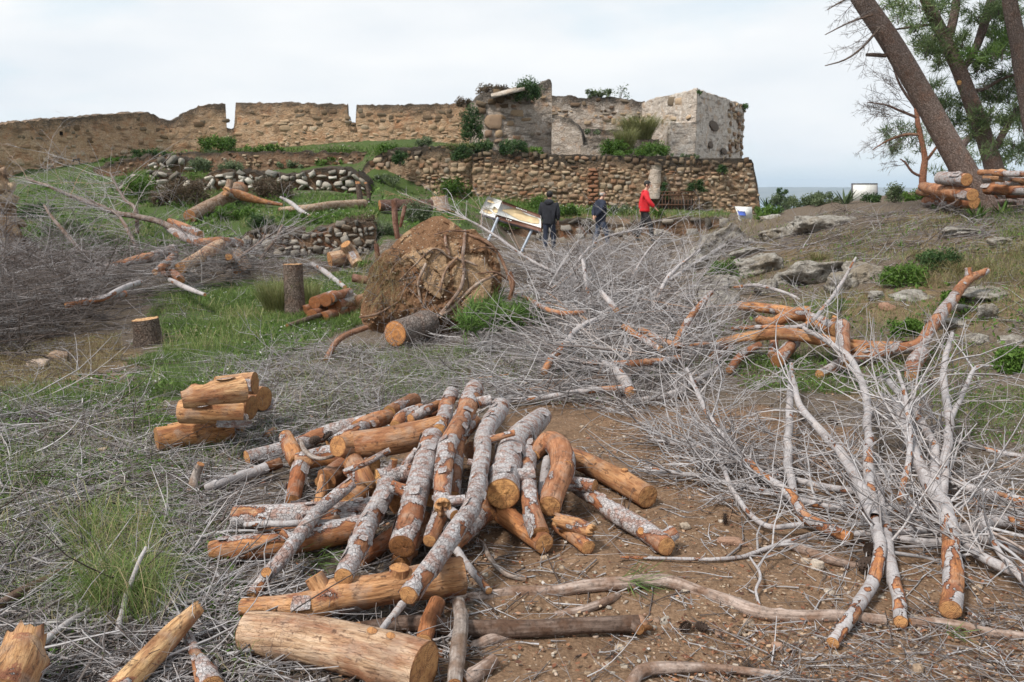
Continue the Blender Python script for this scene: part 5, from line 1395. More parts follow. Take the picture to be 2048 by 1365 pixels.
# ---------------------------------------------------------------- uprooted root plate
def build_rootplate():
    base = G(880, 668)
    D0 = base[1] + .15
    out = [(724, 645), (722, 610), (727, 575), (736, 550), (758, 517), (788, 487), (815, 460), (842, 442), (868, 434), (896, 438), (925, 456), (965, 475), (988, 497), (1003, 530), (1004, 560), (994, 600), (975, 628), (930, 655), (870, 672), (790, 676)]
    cu, cv = 875, 568
    ang = np.array([math.atan2(-(v - cv), u - cu) for u, v in out]); rr = np.array([math.hypot(u - cu, v - cv) for u, v in out])
    od = np.argsort(ang); ang, rr = ang[od], rr[od]
    def rad(a): return np.interp(a, np.concatenate([ang - 2 * np.pi, ang, ang + 2 * np.pi]), np.tile(rr, 3))
    def front(f, a, u, v):
        lean = (cv - v) / 200 * .34                   # the plate leans back a little
        return D0 + lean - .26 * (1 - f ** 2.6) + .04 * (a > 10)
    na, nf = 150, 48
    A = np.linspace(-np.pi, np.pi, na, endpoint=False)
    Fm, Am = np.meshgrid(np.linspace(.02, 1, nf), A, indexing='ij')
    R = rad(Am) * (1 + .16 * (fbm(np.stack([np.cos(Am) * 5, np.sin(Am) * 5, Am * 0], -1), 3, 4) - .5) * Fm)
    U, Vv = cu + np.cos(Am) * R * Fm, cv - np.sin(Am) * R * Fm
    Dd = front(Fm, Am, U, Vv)
    # slabs of clay: stepped facets
    fc = np.stack([U * .012, Vv * .012, U * 0], -1)
    slab = np.where(inpoly(U.ravel(), Vv.ravel(), [(812, 512), (862, 495), (892, 514), (900, 560), (880, 600), (850, 580), (838, 540)]).reshape(U.shape), 1.0, 0.0)
    slab2 = np.where(inpoly(U.ravel(), Vv.ravel(), [(904, 540), (930, 512), (968, 520), (988, 545), (980, 590), (950, 625), (915, 620)]).reshape(U.shape), 1.0, 0.0)
    rough_ = 1 - .75 * np.maximum(slab, slab2)
    Dd = Dd + slab * (-.03 + (U - 860) * .0006) + slab2 * (-.02 - (U - 940) * .0009) + rough_ * ((fbm(np.stack([U * .03, Vv * .03, U * 0], -1), 4, 6) - .5) * .14 + (fbm(np.stack([U * .12, Vv * .12, U * 0], -1), 3, 8) - .5) * .09)
    rng0 = np.random.default_rng(12)
    sd = np.stack([rng0.uniform(725, 1040, 22), rng0.uniform(440, 670, 22)], -1); tl = rng0.normal(0, .0008, (22, 2)); of = rng0.normal(0, .022, 22)
    ci = np.argmin((U[..., None] - sd[:, 0]) ** 2 + (Vv[..., None] - sd[:, 1]) ** 2 + 2500 * fbm(np.stack([U * .05, Vv * .05, U * 0], -1), 2, 2)[..., None], -1)
    Dd = Dd + (of[ci] + (U - sd[ci, 0]) * tl[ci, 0] + (Vv - sd[ci, 1]) * tl[ci, 1]) * (Fm < .93)
    P = PD(U, Vv, Dd)
    # rounded back
    rows = [P]
    for k, f in enumerate((.9, .7, .4, .1)):
        Q = PD(cu + np.cos(A) * rad(A) * f, cv - np.sin(A) * rad(A) * f, 1.0)
        back = PD(cu + np.cos(A) * rad(A) * f, cv - np.sin(A) * rad(A) * f, D0 + .3)
        back[:, 1] += .25 + .35 * (1 - f ** 2) + .34 * (cv - (cv - np.sin(A) * rad(A) * f)) / 200
        rows.append(back[None])
    V = np.concatenate(rows)
    nr = len(V)
    i = np.arange(nr - 1)[:, None] * na; j = np.arange(na); j2 = (j + 1) % na
    q = np.stack([i + j, i + j2, i + na + j2, i + na + j], -1).reshape(-1, 4)
    face = np.zeros(V.shape[:2]); face[:nf] = np.clip(.22 + slab * .5 + slab2 * .5 + .22 * (U > 800) * (Vv < 530) - .2 * (U < 800) * (Vv > 540) + rng0.uniform(-.12, .12, 22)[ci] + (fbm(fc * 3, 3, 3) - .5) * .5, 0, 1)  # clay share: lit slabs and upper part coloured lighter, lower left darker
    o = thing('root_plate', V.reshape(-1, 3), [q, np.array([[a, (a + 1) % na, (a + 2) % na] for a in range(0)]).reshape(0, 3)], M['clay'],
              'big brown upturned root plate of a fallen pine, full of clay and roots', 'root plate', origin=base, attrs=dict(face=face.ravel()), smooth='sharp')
    def on(u, v, d=.03):
        a = math.atan2(-(v - cv), u - cu); f = min(1.0, math.hypot(u - cu, v - cv) / float(rad(np.array([a]))[0]))
        ai = int(round((a + np.pi) / (2 * np.pi) * na)) % na; fi = int(np.clip((f - .02) / .98 * (nf - 1), 0, nf - 1))
        return PD(u, v, float(Dd[max(0, fi - 1):fi + 2, ai].min()) - d)
    roots = [([(930, 462), (928, 490), (926, 512), (928, 545), (922, 575), (905, 600), (885, 625), (866, 640)], [8, 9, 9, 10, 10, 10, 12, 12], (1, .9, .85)),
             ([(1000, 548), (960, 565), (930, 590), (905, 615), (880, 632)], [6, 9, 10, 11, 12], (1.2, 1.1, 1.0)),
             ([(800, 560), (830, 530), (868, 498), (900, 515), (930, 522), (955, 532)], [3, 4, 6, 7, 7, 6], (1, .9, .8)),
             ([(938, 470), (968, 482), (995, 505), (1012, 540), (1024, 580), (1020, 600)], [7, 8, 8, 8, 7, 6], (.9, .65, .5)),
             ([(852, 528), (842, 550), (836, 570), (842, 605)], [8, 8, 7, 6], (1.3, 1.2, 1.1)),
             ([(915, 515), (895, 535), (885, 560), (880, 585)], [6, 7, 7, 5], (1.1, .9, .75)),
             ([(890, 470), (892, 490), (900, 510)], [7, 8, 7], (.8, .6, .5)),
             ([(868, 470), (900, 462), (938, 464)], [3, 4, 6], (.8, .6, .5)),
             ([(800, 600), (810, 575), (818, 545)], [3, 3, 2], (.9, .8, .7)),
             ([(850, 600), (858, 570), (868, 540)], [3, 3, 2], (.8, .7, .6)),
             ([(720, 635), (755, 628), (795, 605)], [6, 6, 4], (.8, .65, .55)),
             ([(1015, 470 + 90), (990, 545), (955, 548)], [5, 5, 3], (.7, .5, .4)),
             ([(1018, 600), (1026, 570), (1020, 545)], [10, 12, 9], (.6, .4, .3)),
             ([(775, 560), (790, 530), (812, 512)], [3, 3, 2], (.8, .7, .6)), ([(1000, 500), (970, 495), (940, 500)], [4, 4, 3], (.7, .55, .45))]
    for pts, r, tn in roots:
        P = np.array([on(u, v, .025 + .02 * math.sin(k * 1.7)) for k, (u, v) in enumerate(pts)])
        t = tube(P, np.array(r) * .38 * m_per_px(P), 10, .03, .22, None, knots=3)
        part('root', o, t['v'], t['q'], M['weath'], color=tn, attrs=dict(lc=t['lc'], bk=t['bk']))
    # upright broken roots behind the crest
    for pts, r in (([(795, 478), (790, 440), (788, 400)], [5, 6, 6]), ([(800, 455), (806, 430), (810, 412)], [3, 4, 4]), ([(757, 525), (755, 510), (752, 488)], [4, 5, 5]), ([(765, 540), (740, 560), (705, 556)], [7, 8, 9])):
        P = np.array([PD(u, v, D0 + .35) for u, v in pts])
        t = tube(P, np.array(r) * m_per_px(P), 9, .05, .1, None)
        part('root', o, t['v'], t['q'], M['weath'], color=(.75, .5, .42), attrs=dict(lc=t['lc'], bk=t['bk']))
    # sawn trunk at its foot
    P = Gs([790, 822, 850], [668, 660, 654], [.15, .16, .16]); P[2, 1] += .15
    t = tube(P, np.array([26, 28, 30]) * m_per_px(P), 26, .03, .06, None, knots=2)
    tr = part('trunk', o, t['v'], t['q'], M['bark'], color=(1, 1, 1), attrs=dict(lc=t['lc'], bk=t['bk']))
    V, q, tt, lc, rd = cap(t['r0'], t['T0'], 9)
    part('cut_end', tr, V, [q, tt], M['cut'], color=(.62, .32, .14), attrs=dict(lc=lc, rad=rd), smooth=False)
    # stones in the clay, fine rootlets, dry grass on the left side
    rng = np.random.default_rng(3)
    g = Geo()
    for _ in range(260):
        a = rng.uniform(-np.pi, np.pi); f = math.sqrt(rng.random()) * .95
        u, v = cu + math.cos(a) * float(rad(np.array([a]))[0]) * f, cv - math.sin(a) * float(rad(np.array([a]))[0]) * f
        Vk, qk = ROCKS[rng.integers(0, 8)]
        g.add(Vk * rng.uniform(.008, .024) * (1, 1, .8) + on(u, v, rng.uniform(.0, .06)), qk, sv=np.full(len(Vk), rng.random()))
    part('stones', o, g.verts(), g.faces(), M['pebble'], kind='stuff', color=(1, 1, 1), attrs=g.attrs())
    pos = np.array([on(rng.uniform(728, 800), rng.uniform(500, 600), .03) for _ in range(600)])
    V, q, t3 = blades(rng, pos, rng.uniform(.12, .4, 600), .0022, -1.0)
    V = V.reshape(-1, 5, 3); V[:, 2:4, 2] = V[:, :1, 2] - .02; V[:, 4, 2] = V[:, 0, 2] - rng.uniform(.1, .32, 600); V = V.reshape(-1, 3)
    part('dry_grass', o, V, [q, t3], M['grass_dry'], kind='stuff', attrs=dict(tv=np.repeat(rng.uniform(0, .8, 600), 5)))
    temps = [spray(np.random.default_rng(900 + k), 6, 2, .9, k % 2 == 0) for k in range(5)]
    n = 70
    pos = np.array([on(rng.choice([rng.uniform(740, 860), rng.uniform(740, 1010)]), rng.uniform(500, 660), .02) for _ in range(n)])
    s = scatter(rng, temps, pos, rng.uniform(.12, .4, n), rng.uniform(-np.pi, 0, n), rng.normal(-.5, .6, n), np.full(n, .5), np.zeros(n), (0, .5))
    part('rootlets', o, s.verts(), s.faces(), M['twig'], kind='stuff', attrs=s.attrs())
build_rootplate()

# ---------------------------------------------------------------- stumps, felled trunks and log piles behind
def build_back_logs():
    L = log
    def up(u, v, *uv):
        D0 = float(G(u, v)[1])
        return [(u, v + 4, None, D0)] + [(a, b, None, D0) for a, b in uv]
    L('stump', 'tall dark sawn stump with a flat pale top beside a tuft of long grass', up(594, 630, (592, 610), (588, 570), (584, 530)), [23, 20, 19, 19], 'bark', (None, 'c'), None, 'stump', knots=0, cut=(.60, .42, .26), tone=(.8, .75, .7))
    L('stump', 'short dark stump with a pale sawn top on the open grass at the left', up(293, 688, (292, 680), (290, 660), (287, 639)), [29, 27, 25, 25], 'barkdark', (None, 'c'), None, 'stump', knots=0, cut=(.62, .45, .28))
    L('stump', 'thick pale stump with an orange sawn top in front of the bastion', up(882, 418, (881, 408), (879, 394)), [24, 19, 16], 'weath', (None, 'c'), None, 'stump', knots=0, cut=(.70, .46, .26), tone=(1.5, 1.35, 1.2))
    g = 'felled trunks on the grassy slope'
    L('felled_trunk', 'felled trunk with a torn root end, its sawn face toward the viewer', [(378, 433, .2), (410, 418, .22), (445, 402, .25), (475, 385, .3)], [14, 13, 13, 17], 'weath', ('c', 'x'), g, 'log', tone=(1, .85, .7), stubs=[(.75, 0, 1.6, .5, (.2, 0, 1))])
    L('felled_trunk', 'torn brown root end wood behind the felled trunk on the upper slope', [(455, 385, .5), (480, 392, .35), (520, 402, .2), (565, 410, .1)], [9, 10, 6, 3], 'orange', ('x', None), g, 'log')
    L('felled_trunk', 'long thin felled trunk with a pale split side above the dry stone wall', [(728, 408, .15), (680, 410, .18), (620, 416, .2), (560, 420, .15)], [9, 9, 8, 5], 'weath', ('c', 'c'), g, 'log', tone=(1.3, 1.15, .95))
    L('felled_trunk', 'dark fallen trunk with a reddish left half beside the pale stump', [(760, 412, .22), (800, 412, .24), (862, 412, .25)], [11, 12, 12], 'barkdark', ('c', None), g, 'log', tone=(.7, .5, .45))
    L('branch', 'bleached crooked branch in front of the long thin trunk', [(630, 442, .1), (605, 425, .2), (585, 408, .35), (560, 395, .5)], [4, 4, 4, 2], 'birch', ('c', None), g, 'branch')
    for pts, r, lab in ((up(722, 415, (720, 395), (717, 368)), [6, 6, 5], 'brown upright snag with a crooked fork before the tumbled wall'),
                        (up(735, 410, (738, 390), (732, 368)), [4, 4, 3], 'thin upright snag right of the brown forked snag')):
        L('snag', lab, pts, r, 'barkdark', (None, 'x'), g, 'snag')
    g = 'sawn logs lying below the slope at the left'
    for lab, pts, r, st in (
        ('long straight log pointing up right in the left brush', [(140, 556, .1), (220, 535, .2), (290, 518, .28), (345, 500, .3)], [6, 8, 10, 11], 'mixed'),
        ('pale thick log beside the long straight log in the left brush', [(362, 538, .15), (400, 515, .25), (442, 490, .35)], [12, 13, 12], 'tan'),
        ('upper crooked pole from the left tree to the dry stone wall', [(330, 450, .3), (360, 470, .3), (400, 485, .3), (440, 483, .28), (480, 487, .25)], [6, 8, 9, 9, 9], 'mixed'),
        ('short pole above the crooked pole', [(340, 442, .4), (370, 455, .35), (400, 470, .3)], [6, 8, 8], 'mixed'),
        ('log standing on end by the dry stone wall foot', [(470, 500, .35), (482, 520, .2), (494, 540, .1)], [10, 12, 12], 'tan'),
        ('split red slab beside the log on end', [(458, 515, .25), (466, 530, .15), (474, 543, .08)], [7, 8, 8], 'orange'),
        ('round pale log face before the dry stone wall', [(662, 522, .15), (680, 518, .17), (700, 512, .18)], [17, 16, 15], 'tan'),
        ('leaning pale log right of the round log face', [(690, 490, .5), (702, 508, .3), (716, 530, .12)], [11, 12, 12], 'tan'),
        ('dark pole in the left brush below the pale thick log', [(310, 545, .2), (335, 525, .25), (350, 510, .3)], [6, 8, 7], 'mixed'),
        ('red brown log low in the left brush', [(130, 612, .1), (180, 603, .12), (250, 588, .15)], [6, 7, 7], 'mixed'),
        ('crooked branch in the left brush nearest the grass', [(150, 600, .1), (200, 600, .15), (240, 580, .2), (280, 565, .15)], [4, 5, 6, 5], 'birch'),
        ('short dark log beneath the pale thick log', [(330, 545, .1), (350, 550, .1), (362, 560, .1)], [8, 9, 8], 'red'),
        ('pale stick between the pale thick log and the grass', [(340, 560, .1), (370, 575, .1), (410, 590, .08)], [4, 5, 3], 'birch'),
        ('pole lying in front of the round log face', [(625, 528, .1), (650, 545, .1), (690, 575, .08)], [4, 5, 4], 'birch')):
        pts = [(p_[0], p_[1], p_[2] + (.22 if p_[0] < 460 else 0)) for p_ in pts]
        L('log', lab, pts, r, st, ('c', 'c'), g, 'log', knots=2, fl=2)
    g = 'red sawn logs stacked by the tall stump'
    for k, (u, v, h, r, lab) in enumerate(((628, 604, .22, 13, 'topmost left red log face beside the tall stump'), (650, 603, .24, 13, 'topmost middle red log face beside the tall stump'), (668, 612, .16, 15, 'larger pale sided log in front of the small red stack'),
                                 (642, 616, .12, 11, 'dark log face in the middle of the small red stack'), (660, 596, .28, 10, 'small log on top of the red stack'), (625, 632, .06, 12, 'lowest left log of the small red stack'),
                                 (648, 634, .06, 11, 'lowest middle log of the small red stack'), (706, 606, .15, 12, 'dark log at the right end of the small red stack'), (610, 622, .08, 10, 'shaded log against the foot of the tall stump'), (690, 620, .08, 11, 'low shaded log right of the larger pale sided log'))):
        L('log', lab, [(u, v, h), (u + 14, v - 4, h), (u + 38, v - 10, h)], r, 'red' if k != 2 else 'mixed', ('c', 'c'), g, 'log', cut=(.27, .11, .05), tone=(.25, .11, .06), knots=1)
    L('branch', 'dark stick lying before the small red stack', [(575, 652, .04), (610, 640, .07), (650, 628, .08)], [4, 5, 5], 'weathdark', ('c', 'c'), None, 'branch')
    L('branch', 'dark bent root left of the sawn trunk by the root plate', [(652, 720, .03), (668, 690, .12), (700, 668, .2), (735, 655, .25)], [6, 6, 6, 5], 'weathdark', ('c', 'c'), None, 'branch', tone=(.9, .6, .45))
    g = 'long sawn logs piled behind the leaning pine'
    for lab, pts, r, tn in (
        ('lowest reddish log of the pile left of the leaning pine', [(1855, 402, .15), (1900, 404, .15), (1950, 406, .15)], (11, 12, 13), (.36, .16, .085)),
        ('orange log on the lowest one left of the leaning pine', [(1845, 374, .42), (1890, 382, .40), (1945, 390, .38)], (10, 12, 12), (.48, .24, .13)),
        ('pale thick log on top of the pile left of the leaning pine', [(1880, 356, .62), (1910, 358, .62), (1935, 360, .6)], (12, 13, 13), (.62, .42, .30)),
        ('lowest log of the pile right of the leaning pine', [(1985, 398, .12), (2030, 398, .12), (2090, 398, .12)], (12, 12, 12), (.45, .2, .10)),
        ('orange middle log right of the leaning pine', [(1975, 378, .36), (2030, 380, .36), (2090, 380, .36)], (11, 12, 12), (.42, .20, .10)),
        ('round sawn end high on the pile behind the leaning pine', [(1972, 352, .62), (1990, 352, .62), (2010, 353, .6)], (12, 12, 12), (.60, .36, .22)),
        ('slim pale log on top right of the pile', [(2000, 354, .66), (2040, 358, .62), (2090, 362, .6)], (6, 7, 7), (.60, .38, .24)),
        ('split slab on top at the right frame edge of the pile', [(2020, 366, .55), (2050, 364, .56), (2090, 364, .56)], (7, 8, 8), (.50, .24, .12)),
        ('thin upper log crossing the right part of the pile', [(1960, 345, .72), (2015, 348, .72), (2070, 350, .7)], (6, 6, 6), (.46, .25, .14)),
        ('dark red log behind the lowest logs right of the pine', [(1995, 388, .24), (2040, 389, .24), (2095, 390, .24)], (9, 9, 9), (.34, .14, .07)),
        ('short log wedged left of the pine between two long logs', [(1868, 391, .27), (1890, 393, .27), (1915, 395, .27)], (8, 8, 8), (.40, .2, .1)),
        ('small round log at the left tip of the pile', [(1838, 384, .3), (1850, 386, .3), (1870, 388, .3)], (7, 7, 7), (.5, .28, .16)),
        ('small log end between the two upper logs of the pile', [(1990, 366, .45), (2010, 368, .45), (2030, 368, .45)], (9, 9, 9), (.52, .27, .14))):
        L('log', lab, pts, r, 'orange' if len(lab) % 2 else 'mixed', ('c', 'c'), g, 'log', tone=tn, fl=3, knots=6, lump=.14)
build_back_logs()

# ---------------------------------------------------------------- limestone outcrops on the slope
def boulder(label, u, v, wpx, hpx, dep=1.0, seed=1, sink=.25, group='limestone outcrops on the right slope', mat='rock', name='boulder', cat='rock', n=14, tilt=0):
    p = G(u, v)
    s = float(m_per_px(p))
    w, h = wpx * s, hpx * s
    V, q = rock_verts(seed, n, 0, .45)
    V = V * (w, w * .8 * dep, h * (1 + sink))
    V = V + (fbm(V * 5 + seed, 4, seed)[:, None] - .5) * np.array([w * .14, w * .12, h * .42]) + (fbm(V * 16 + seed, 2, seed)[:, None] - .5) * min(w, h) * .10
    if tilt:
        V = V @ np.array(Euler((0, tilt, 0)).to_matrix()).T
    V = V + p + np.array([0, w * .3, h * (.5 - sink / 2)])
    return thing(name, V, q, M[mat], label, cat, group, smooth=True)
def build_rocks():
    for k, (lab, u, v, w, h, tl) in enumerate((
        ('long flat pale boulder just under the crest of the right slope', 1670, 460, 125, 30, 0), ('smaller boulder end left of the long crest boulder', 1605, 462, 60, 24, 0),
        ('tall pitted grey outcrop at the foot of the right slope beside green weeds', 1405, 545, 60, 62, -.4), ('large dark sided outcrop rising right of the tall pitted one', 1460, 505, 90, 60, -.5),
        ('pale sloping slab below the green weeds', 1400, 612, 140, 44, -.2), ('rough pale boulder with honeycomb holes in the middle of the slope', 1640, 565, 120, 48, 0),
        ('pale boulder left of the honeycomb boulder', 1580, 568, 55, 34, 0), ('brownish boulder right of the honeycomb boulder', 1735, 565, 75, 44, 0),
        ('mid slope slab under the twigs above the pale boulders', 1515, 552, 105, 40, -.3), ('low rock beside the middle right logs', 1450, 615, 70, 40, -.1),
        ('small rock under the honeycomb boulder', 1665, 585, 30, 14, 0), ('low grey ledge half buried near the right edge', 1985, 600, 120, 26, .1),
        ('square pale block by the right edge of the slope', 1985, 640, 62, 34, 0), ('low block left of the square pale block', 1900, 660, 70, 22, 0),
        ('flat stone right below the square pale block', 2030, 690, 40, 18, 0), ('dark hollowed rock under the crest boulder', 1560, 480, 70, 26, -.1), ('grey slab near the right frame edge under the pine', 2010, 490, 60, 16, 0),
        ('small rock on the crest near the white panel', 1545, 440, 40, 12, 0),
        ('jagged pale rock between the tall pitted outcrop and the pale slab', 1450, 575, 80, 30, -.2), ('weathered rock under the pale slab beside the heap', 1370, 622, 70, 30, 0), ('knobbly pale rock left of the pale boulder', 1540, 585, 60, 26, 0), ('low pale rock right of the honeycomb boulder', 1695, 575, 70, 34, 0),
        ('grey rock half under twigs above the mid slope slab', 1500, 520, 70, 24, -.2), ('flat rock in dry grass right of the brownish boulder', 1830, 600, 70, 18, 0), ('broken rock in the weeds under the right bushes', 1760, 600, 44, 18, 0), ('pale rock low on the slope by the curved branch', 1960, 690, 60, 20, 0),
        ('small pale rock above the low grey ledge', 1930, 625, 36, 16, 0), ('rock shelf at the upper right under the bushes', 1940, 470, 90, 16, 0))):
        boulder(lab, u, v, w * 1.12, h * .92, sink=.45, seed=200 + k * 3, tilt=tl)
    for k, (lab, u, v, w, h) in enumerate((
        ('pale flat stone in front of the dark log bed on the bare soil', 1465, 1098, 56, 16), ('cream stone beside the half buried root', 1475, 1222, 40, 20), ('brown angular stone below the leftmost branch tip', 1636, 1140, 28, 18),
        ('pale stone right of the brown angular stone', 1612, 1130, 22, 12), ('flat whitish stone on the left meadow', 112, 720, 42, 14), ('whitish stone beside the flat one on the left meadow', 65, 735, 50, 14),
        ('cream pebble stone in the lower right soil', 1555, 1305, 22, 16), ('round pale stone at the bottom right', 1838, 1352, 24, 16), ('reddish stone under the root in the soil', 1500, 1255, 26, 12),
        ('pale stone near the roots left end', 1240, 1305, 20, 16), ('grey stone next to the curved pale stick', 1090, 1120, 18, 10), ('pale stone right of the red brown log', 1372, 1060, 26, 12), ('cream stone at the root crossing', 1330, 1255, 22, 18), ('small grey rock on the slope right of the bent dry branch', 1780, 620, 34, 14),
        ('pale stone low on the soil by the second root', 1205, 1250, 18, 12))):
        boulder(lab, u, v, w, h, seed=300 + k * 2, sink=.5, group='loose stones on the ground', mat='pebble', name='stone', cat='stone', n=5)
    for o in list(bpy.data.objects):
        if o.name.startswith('stone') and o.get('category') == 'stone':
            o.data.attributes.new('sv', 'FLOAT', 'POINT')
build_rocks()

# ---------------------------------------------------------------- signs
def build_signs():
    Mw = m_plain('enamel_white', (.70, .70, .68), .8); m_plain('sign_brown', (.13, .055, .035), .5); m_plain('map_tan', (.55, .42, .25), .8, var=.25, scale=5); m_plain('map_cream', (.78, .72, .58), .6)
    m_plain('galvanised', (.30, .34, .40), .5, .4); m_plain('sign_edge', (.10, .09, .10), .5); m_plain('ink_line', (.35, .30, .22), .7); m_plain('sign_blue', (.05, .10, .42), .5)
    D = 22.6
    foot = G(1040, 508)
    D = foot[1]
    r = empty('information_board', foot, 'tilted information board with two map panels and brown bands on two steel posts', 'information board')
    def quad(name, pts, mat, off, th=.03, par=r, bulge=None):
        P = np.array([PD(u, v, D + d) for u, v, d in pts]) + np.array([0, -off, 0])
        n = len(P)
        B = P + np.array([0, th, .0])
        q = [tuple(range(n))]
        V = np.vstack([P, B])
        sides = np.array([(k, (k + 1) % n, n + (k + 1) % n, n + k) for k in range(n)])
        fs = [sides, np.array([list(range(n))]), np.array([list(range(2 * n - 1, n - 1, -1))])]
        return part(name, par, V, fs, M[mat], smooth=False, color=(1, 1, 1))
    # corners: near edge leans back
    q_ = lambda u, v: (u, v, (452 - v) / 100 * .55 + (u - 1020) / 100 * .0)
    quad('panel', [q_(975, 393), q_(1004, 402), q_(989, 437), q_(959, 426)], 'enamel_white', 0)
    quad('panel', [q_(1004, 402), q_(1082, 432), q_(1082, 464), q_(989, 437)], 'enamel_white', -.002)
    quad('header_band', [q_(1004, 402), q_(1080, 430), q_(1081, 437), q_(1003, 407)], 'sign_brown', .012, .008)
    quad('footer_band', [q_(992, 429), q_(1082, 456), q_(1082, 464), q_(989, 437)], 'sign_brown', .012, .008)
    ell = [(1043 + 36 * math.cos(a) + 5 * math.cos(3 * a), 432 + 9.5 * math.sin(a) + 12 * math.cos(a) * .95 + 1.5 * math.sin(4 * a)) for a in np.linspace(0, 6.28, 26)[:-1]]
    ell = [(min(1078, max(1004, u)), v) for u, v in ell][::1]
    quad('map_shape', [q_(u, v) for u, v in ell], 'map_tan', .014, .006)
    for cu, cv, a, b in ((981, 403, 7, 3), (975, 423, 9, 4), (990, 420, 5, 6)):
        quad('map_shape', [q_(cu + a * math.cos(t) * (1 + .2 * math.sin(3 * t)), cv + b * math.sin(t) + .3 * a * math.cos(t)) for t in np.linspace(0, 6.28, 14)[:-1]], 'map_tan', .012, .006)
    for (u0, v0, u1, v1) in ((962, 415, 998, 418), (985, 396, 972, 430), (966, 409, 995, 433)):
        quad('map_line', [q_(u0, v0), q_(u1, v1), q_(u1 + .3, v1 + 1), q_(u0 + .3, v0 + 1)], 'ink_line', .02, .004)
    rng = np.random.default_rng(4)
    for k in range(7):                                             # white title on the brown header, unreadable at this size
        u = 1032 + k * 3.2; v = 402 + (u - 1004) * .365 + 2.1
        quad('title_mark', [q_(u, v), q_(u + 2.2, v + .8), q_(u + 2.2, v + 2.6), q_(u, v + 1.8)], 'enamel_white', .024, .003)
    for k in range(3):
        u = 1012 + k * 4; v = 429 + (u - 992) * .3 + 2.4
        quad('title_mark', [q_(u, v), q_(u + 2.8, v + .8), q_(u + 2.8, v + 2.6), q_(u, v + 1.8)], 'enamel_white', .024, .003)
    for (u0, v0, u1, v1) in ((996, 436, 980, 474), (1064, 460, 1040, 510)):
        a, b = PD(u0, v0, D + .05), PD(u1, v1, D - .1)
        if u1 == 980: b = a + (b - a) * 1.6
        t = tube([a, b], [.035, .035], 10, .3, 0)
        part('post', r, t['v'], t['q'], M['galvanised'], attrs=dict(lc=t['lc']))
    a, b = PD(962, 430, D + .08), PD(1080, 466, D + .08)
    t = tube([a, b], [.03, .03], 8, .4, 0)
    part('back_rail', r, t['v'], t['q'], M['sign_edge'], attrs=dict(lc=t['lc']))
    # white panel on the crest
    p = G(1729, 402)
    Dw = p[1] + .5
    r2 = empty('white_panel', PD(1729, 402, Dw), 'blank whitish square panel with a thin dark frame on the crest', 'panel')
    def rect(name, u0, v0, u1, v1, mat, off, th, rr, Dq):
        P = np.array([PD(u, v, Dq) for u, v in ((u0, v1), (u1, v1), (u1, v0), (u0, v0))]) + np.array([0, -off, 0])
        V = np.vstack([P, P + np.array([0, th, 0])])
        fs = np.array([(0, 1, 2, 3), (7, 6, 5, 4), (0, 4, 5, 1), (1, 5, 6, 2), (2, 6, 7, 3), (3, 7, 4, 0)])
        part(name, rr, V, fs, M[mat], smooth=False, color=(1, 1, 1))
    rect('board', 1705, 368, 1754, 404, 'enamel_white', 0, .04, r2, Dw)
    for a in ((1704, 367, 1755, 368.6), (1704, 367, 1705.4, 408), (1753.6, 367, 1755, 408)):
        rect('frame', *a, 'sign_edge', .01, .06, r2, Dw)
    # small blue and white sign by the bastion
    p = G(1492, 446); Ds = p[1]
    r3 = empty('small_sign', p, 'small pale blue sign on a leaning white stand near the bastion corner', 'sign')
    q2 = lambda u, v, d=0: PD(u, v, Ds + d)
    def q4(name, c4, mat, th=.03):
        P = np.array([q2(*c_) for c_ in c4]); V = np.vstack([P, P + np.array([0, th, .01])])
        part(name, r3, V, np.array([(0, 1, 2, 3), (7, 6, 5, 4), (0, 4, 5, 1), (1, 5, 6, 2), (2, 6, 7, 3), (3, 7, 4, 0)]), M[mat], smooth=False, color=(1, 1, 1))
    q4('face', [(1478, 437, -.1), (1505, 438, -.1), (1504, 415, .2), (1470, 414, .2)], 'enamel_white')
    q4('blue_print', [(1478, 431, -.13), (1492, 432, -.13), (1490, 424, .02), (1475, 423, .02)], 'sign_blue', .01)
    q4('leg', [(1482, 445, -.08), (1486, 446, -.08), (1480, 436, -.08), (1476, 436, -.08)], 'enamel_white')
    q4('leg', [(1500, 448, -.08), (1503, 448, -.08), (1503, 436, -.08), (1500, 436, -.08)], 'enamel_white')
build_signs()

# ---------------------------------------------------------------- the three walkers
def skin_mesh(name, parent, nodes, edges, mat, sub=1, color=(1, 1, 1), root=0):
    """one continuous skinned surface grown on joints: nodes [(x, y, z, radius x, radius y)]"""
    me = bpy.data.meshes.new(name)
    me.from_pydata([n[:3] for n in nodes], edges, [])
    me.materials.append(M[mat])
    o = bpy.data.objects.new(name, me)
    COL.objects.link(o)
    me.skin_vertices.new() if hasattr(me.skin_vertices, 'new') and not me.skin_vertices else None
    md = o.modifiers.new('skin', 'SKIN')
    md.use_smooth_shade = True
    if not me.skin_vertices: return o
    for k, n in enumerate(nodes):
        me.skin_vertices[0].data[k].radius = (n[3], n[4] if len(n) > 4 else n[3])
        me.skin_vertices[0].data[k].use_root = (k == root)
    sb = o.modifiers.new('sub', 'SUBSURF'); sb.levels = sub; sb.render_levels = sub + 1
    if parent is not None: o.parent = parent
    o.color = (*color, 1)
    return o
def ellipsoid(c, r, n=10, m=14):
    th = np.linspace(0, np.pi, n)[:, None]; ph = np.linspace(0, 2 * np.pi, m, endpoint=False)[None]
    V = np.stack([np.sin(th) * np.cos(ph) * r[0], np.sin(th) * np.sin(ph) * r[1], np.cos(th) * r[2] + 0 * ph], -1).reshape(-1, 3) + np.array(c)
    i = np.arange(n - 1)[:, None] * m; j = np.arange(m); j2 = (j + 1) % m
    return V, np.stack([i + j, i + m + j, i + m + j2, i + j2], -1).reshape(-1, 4)
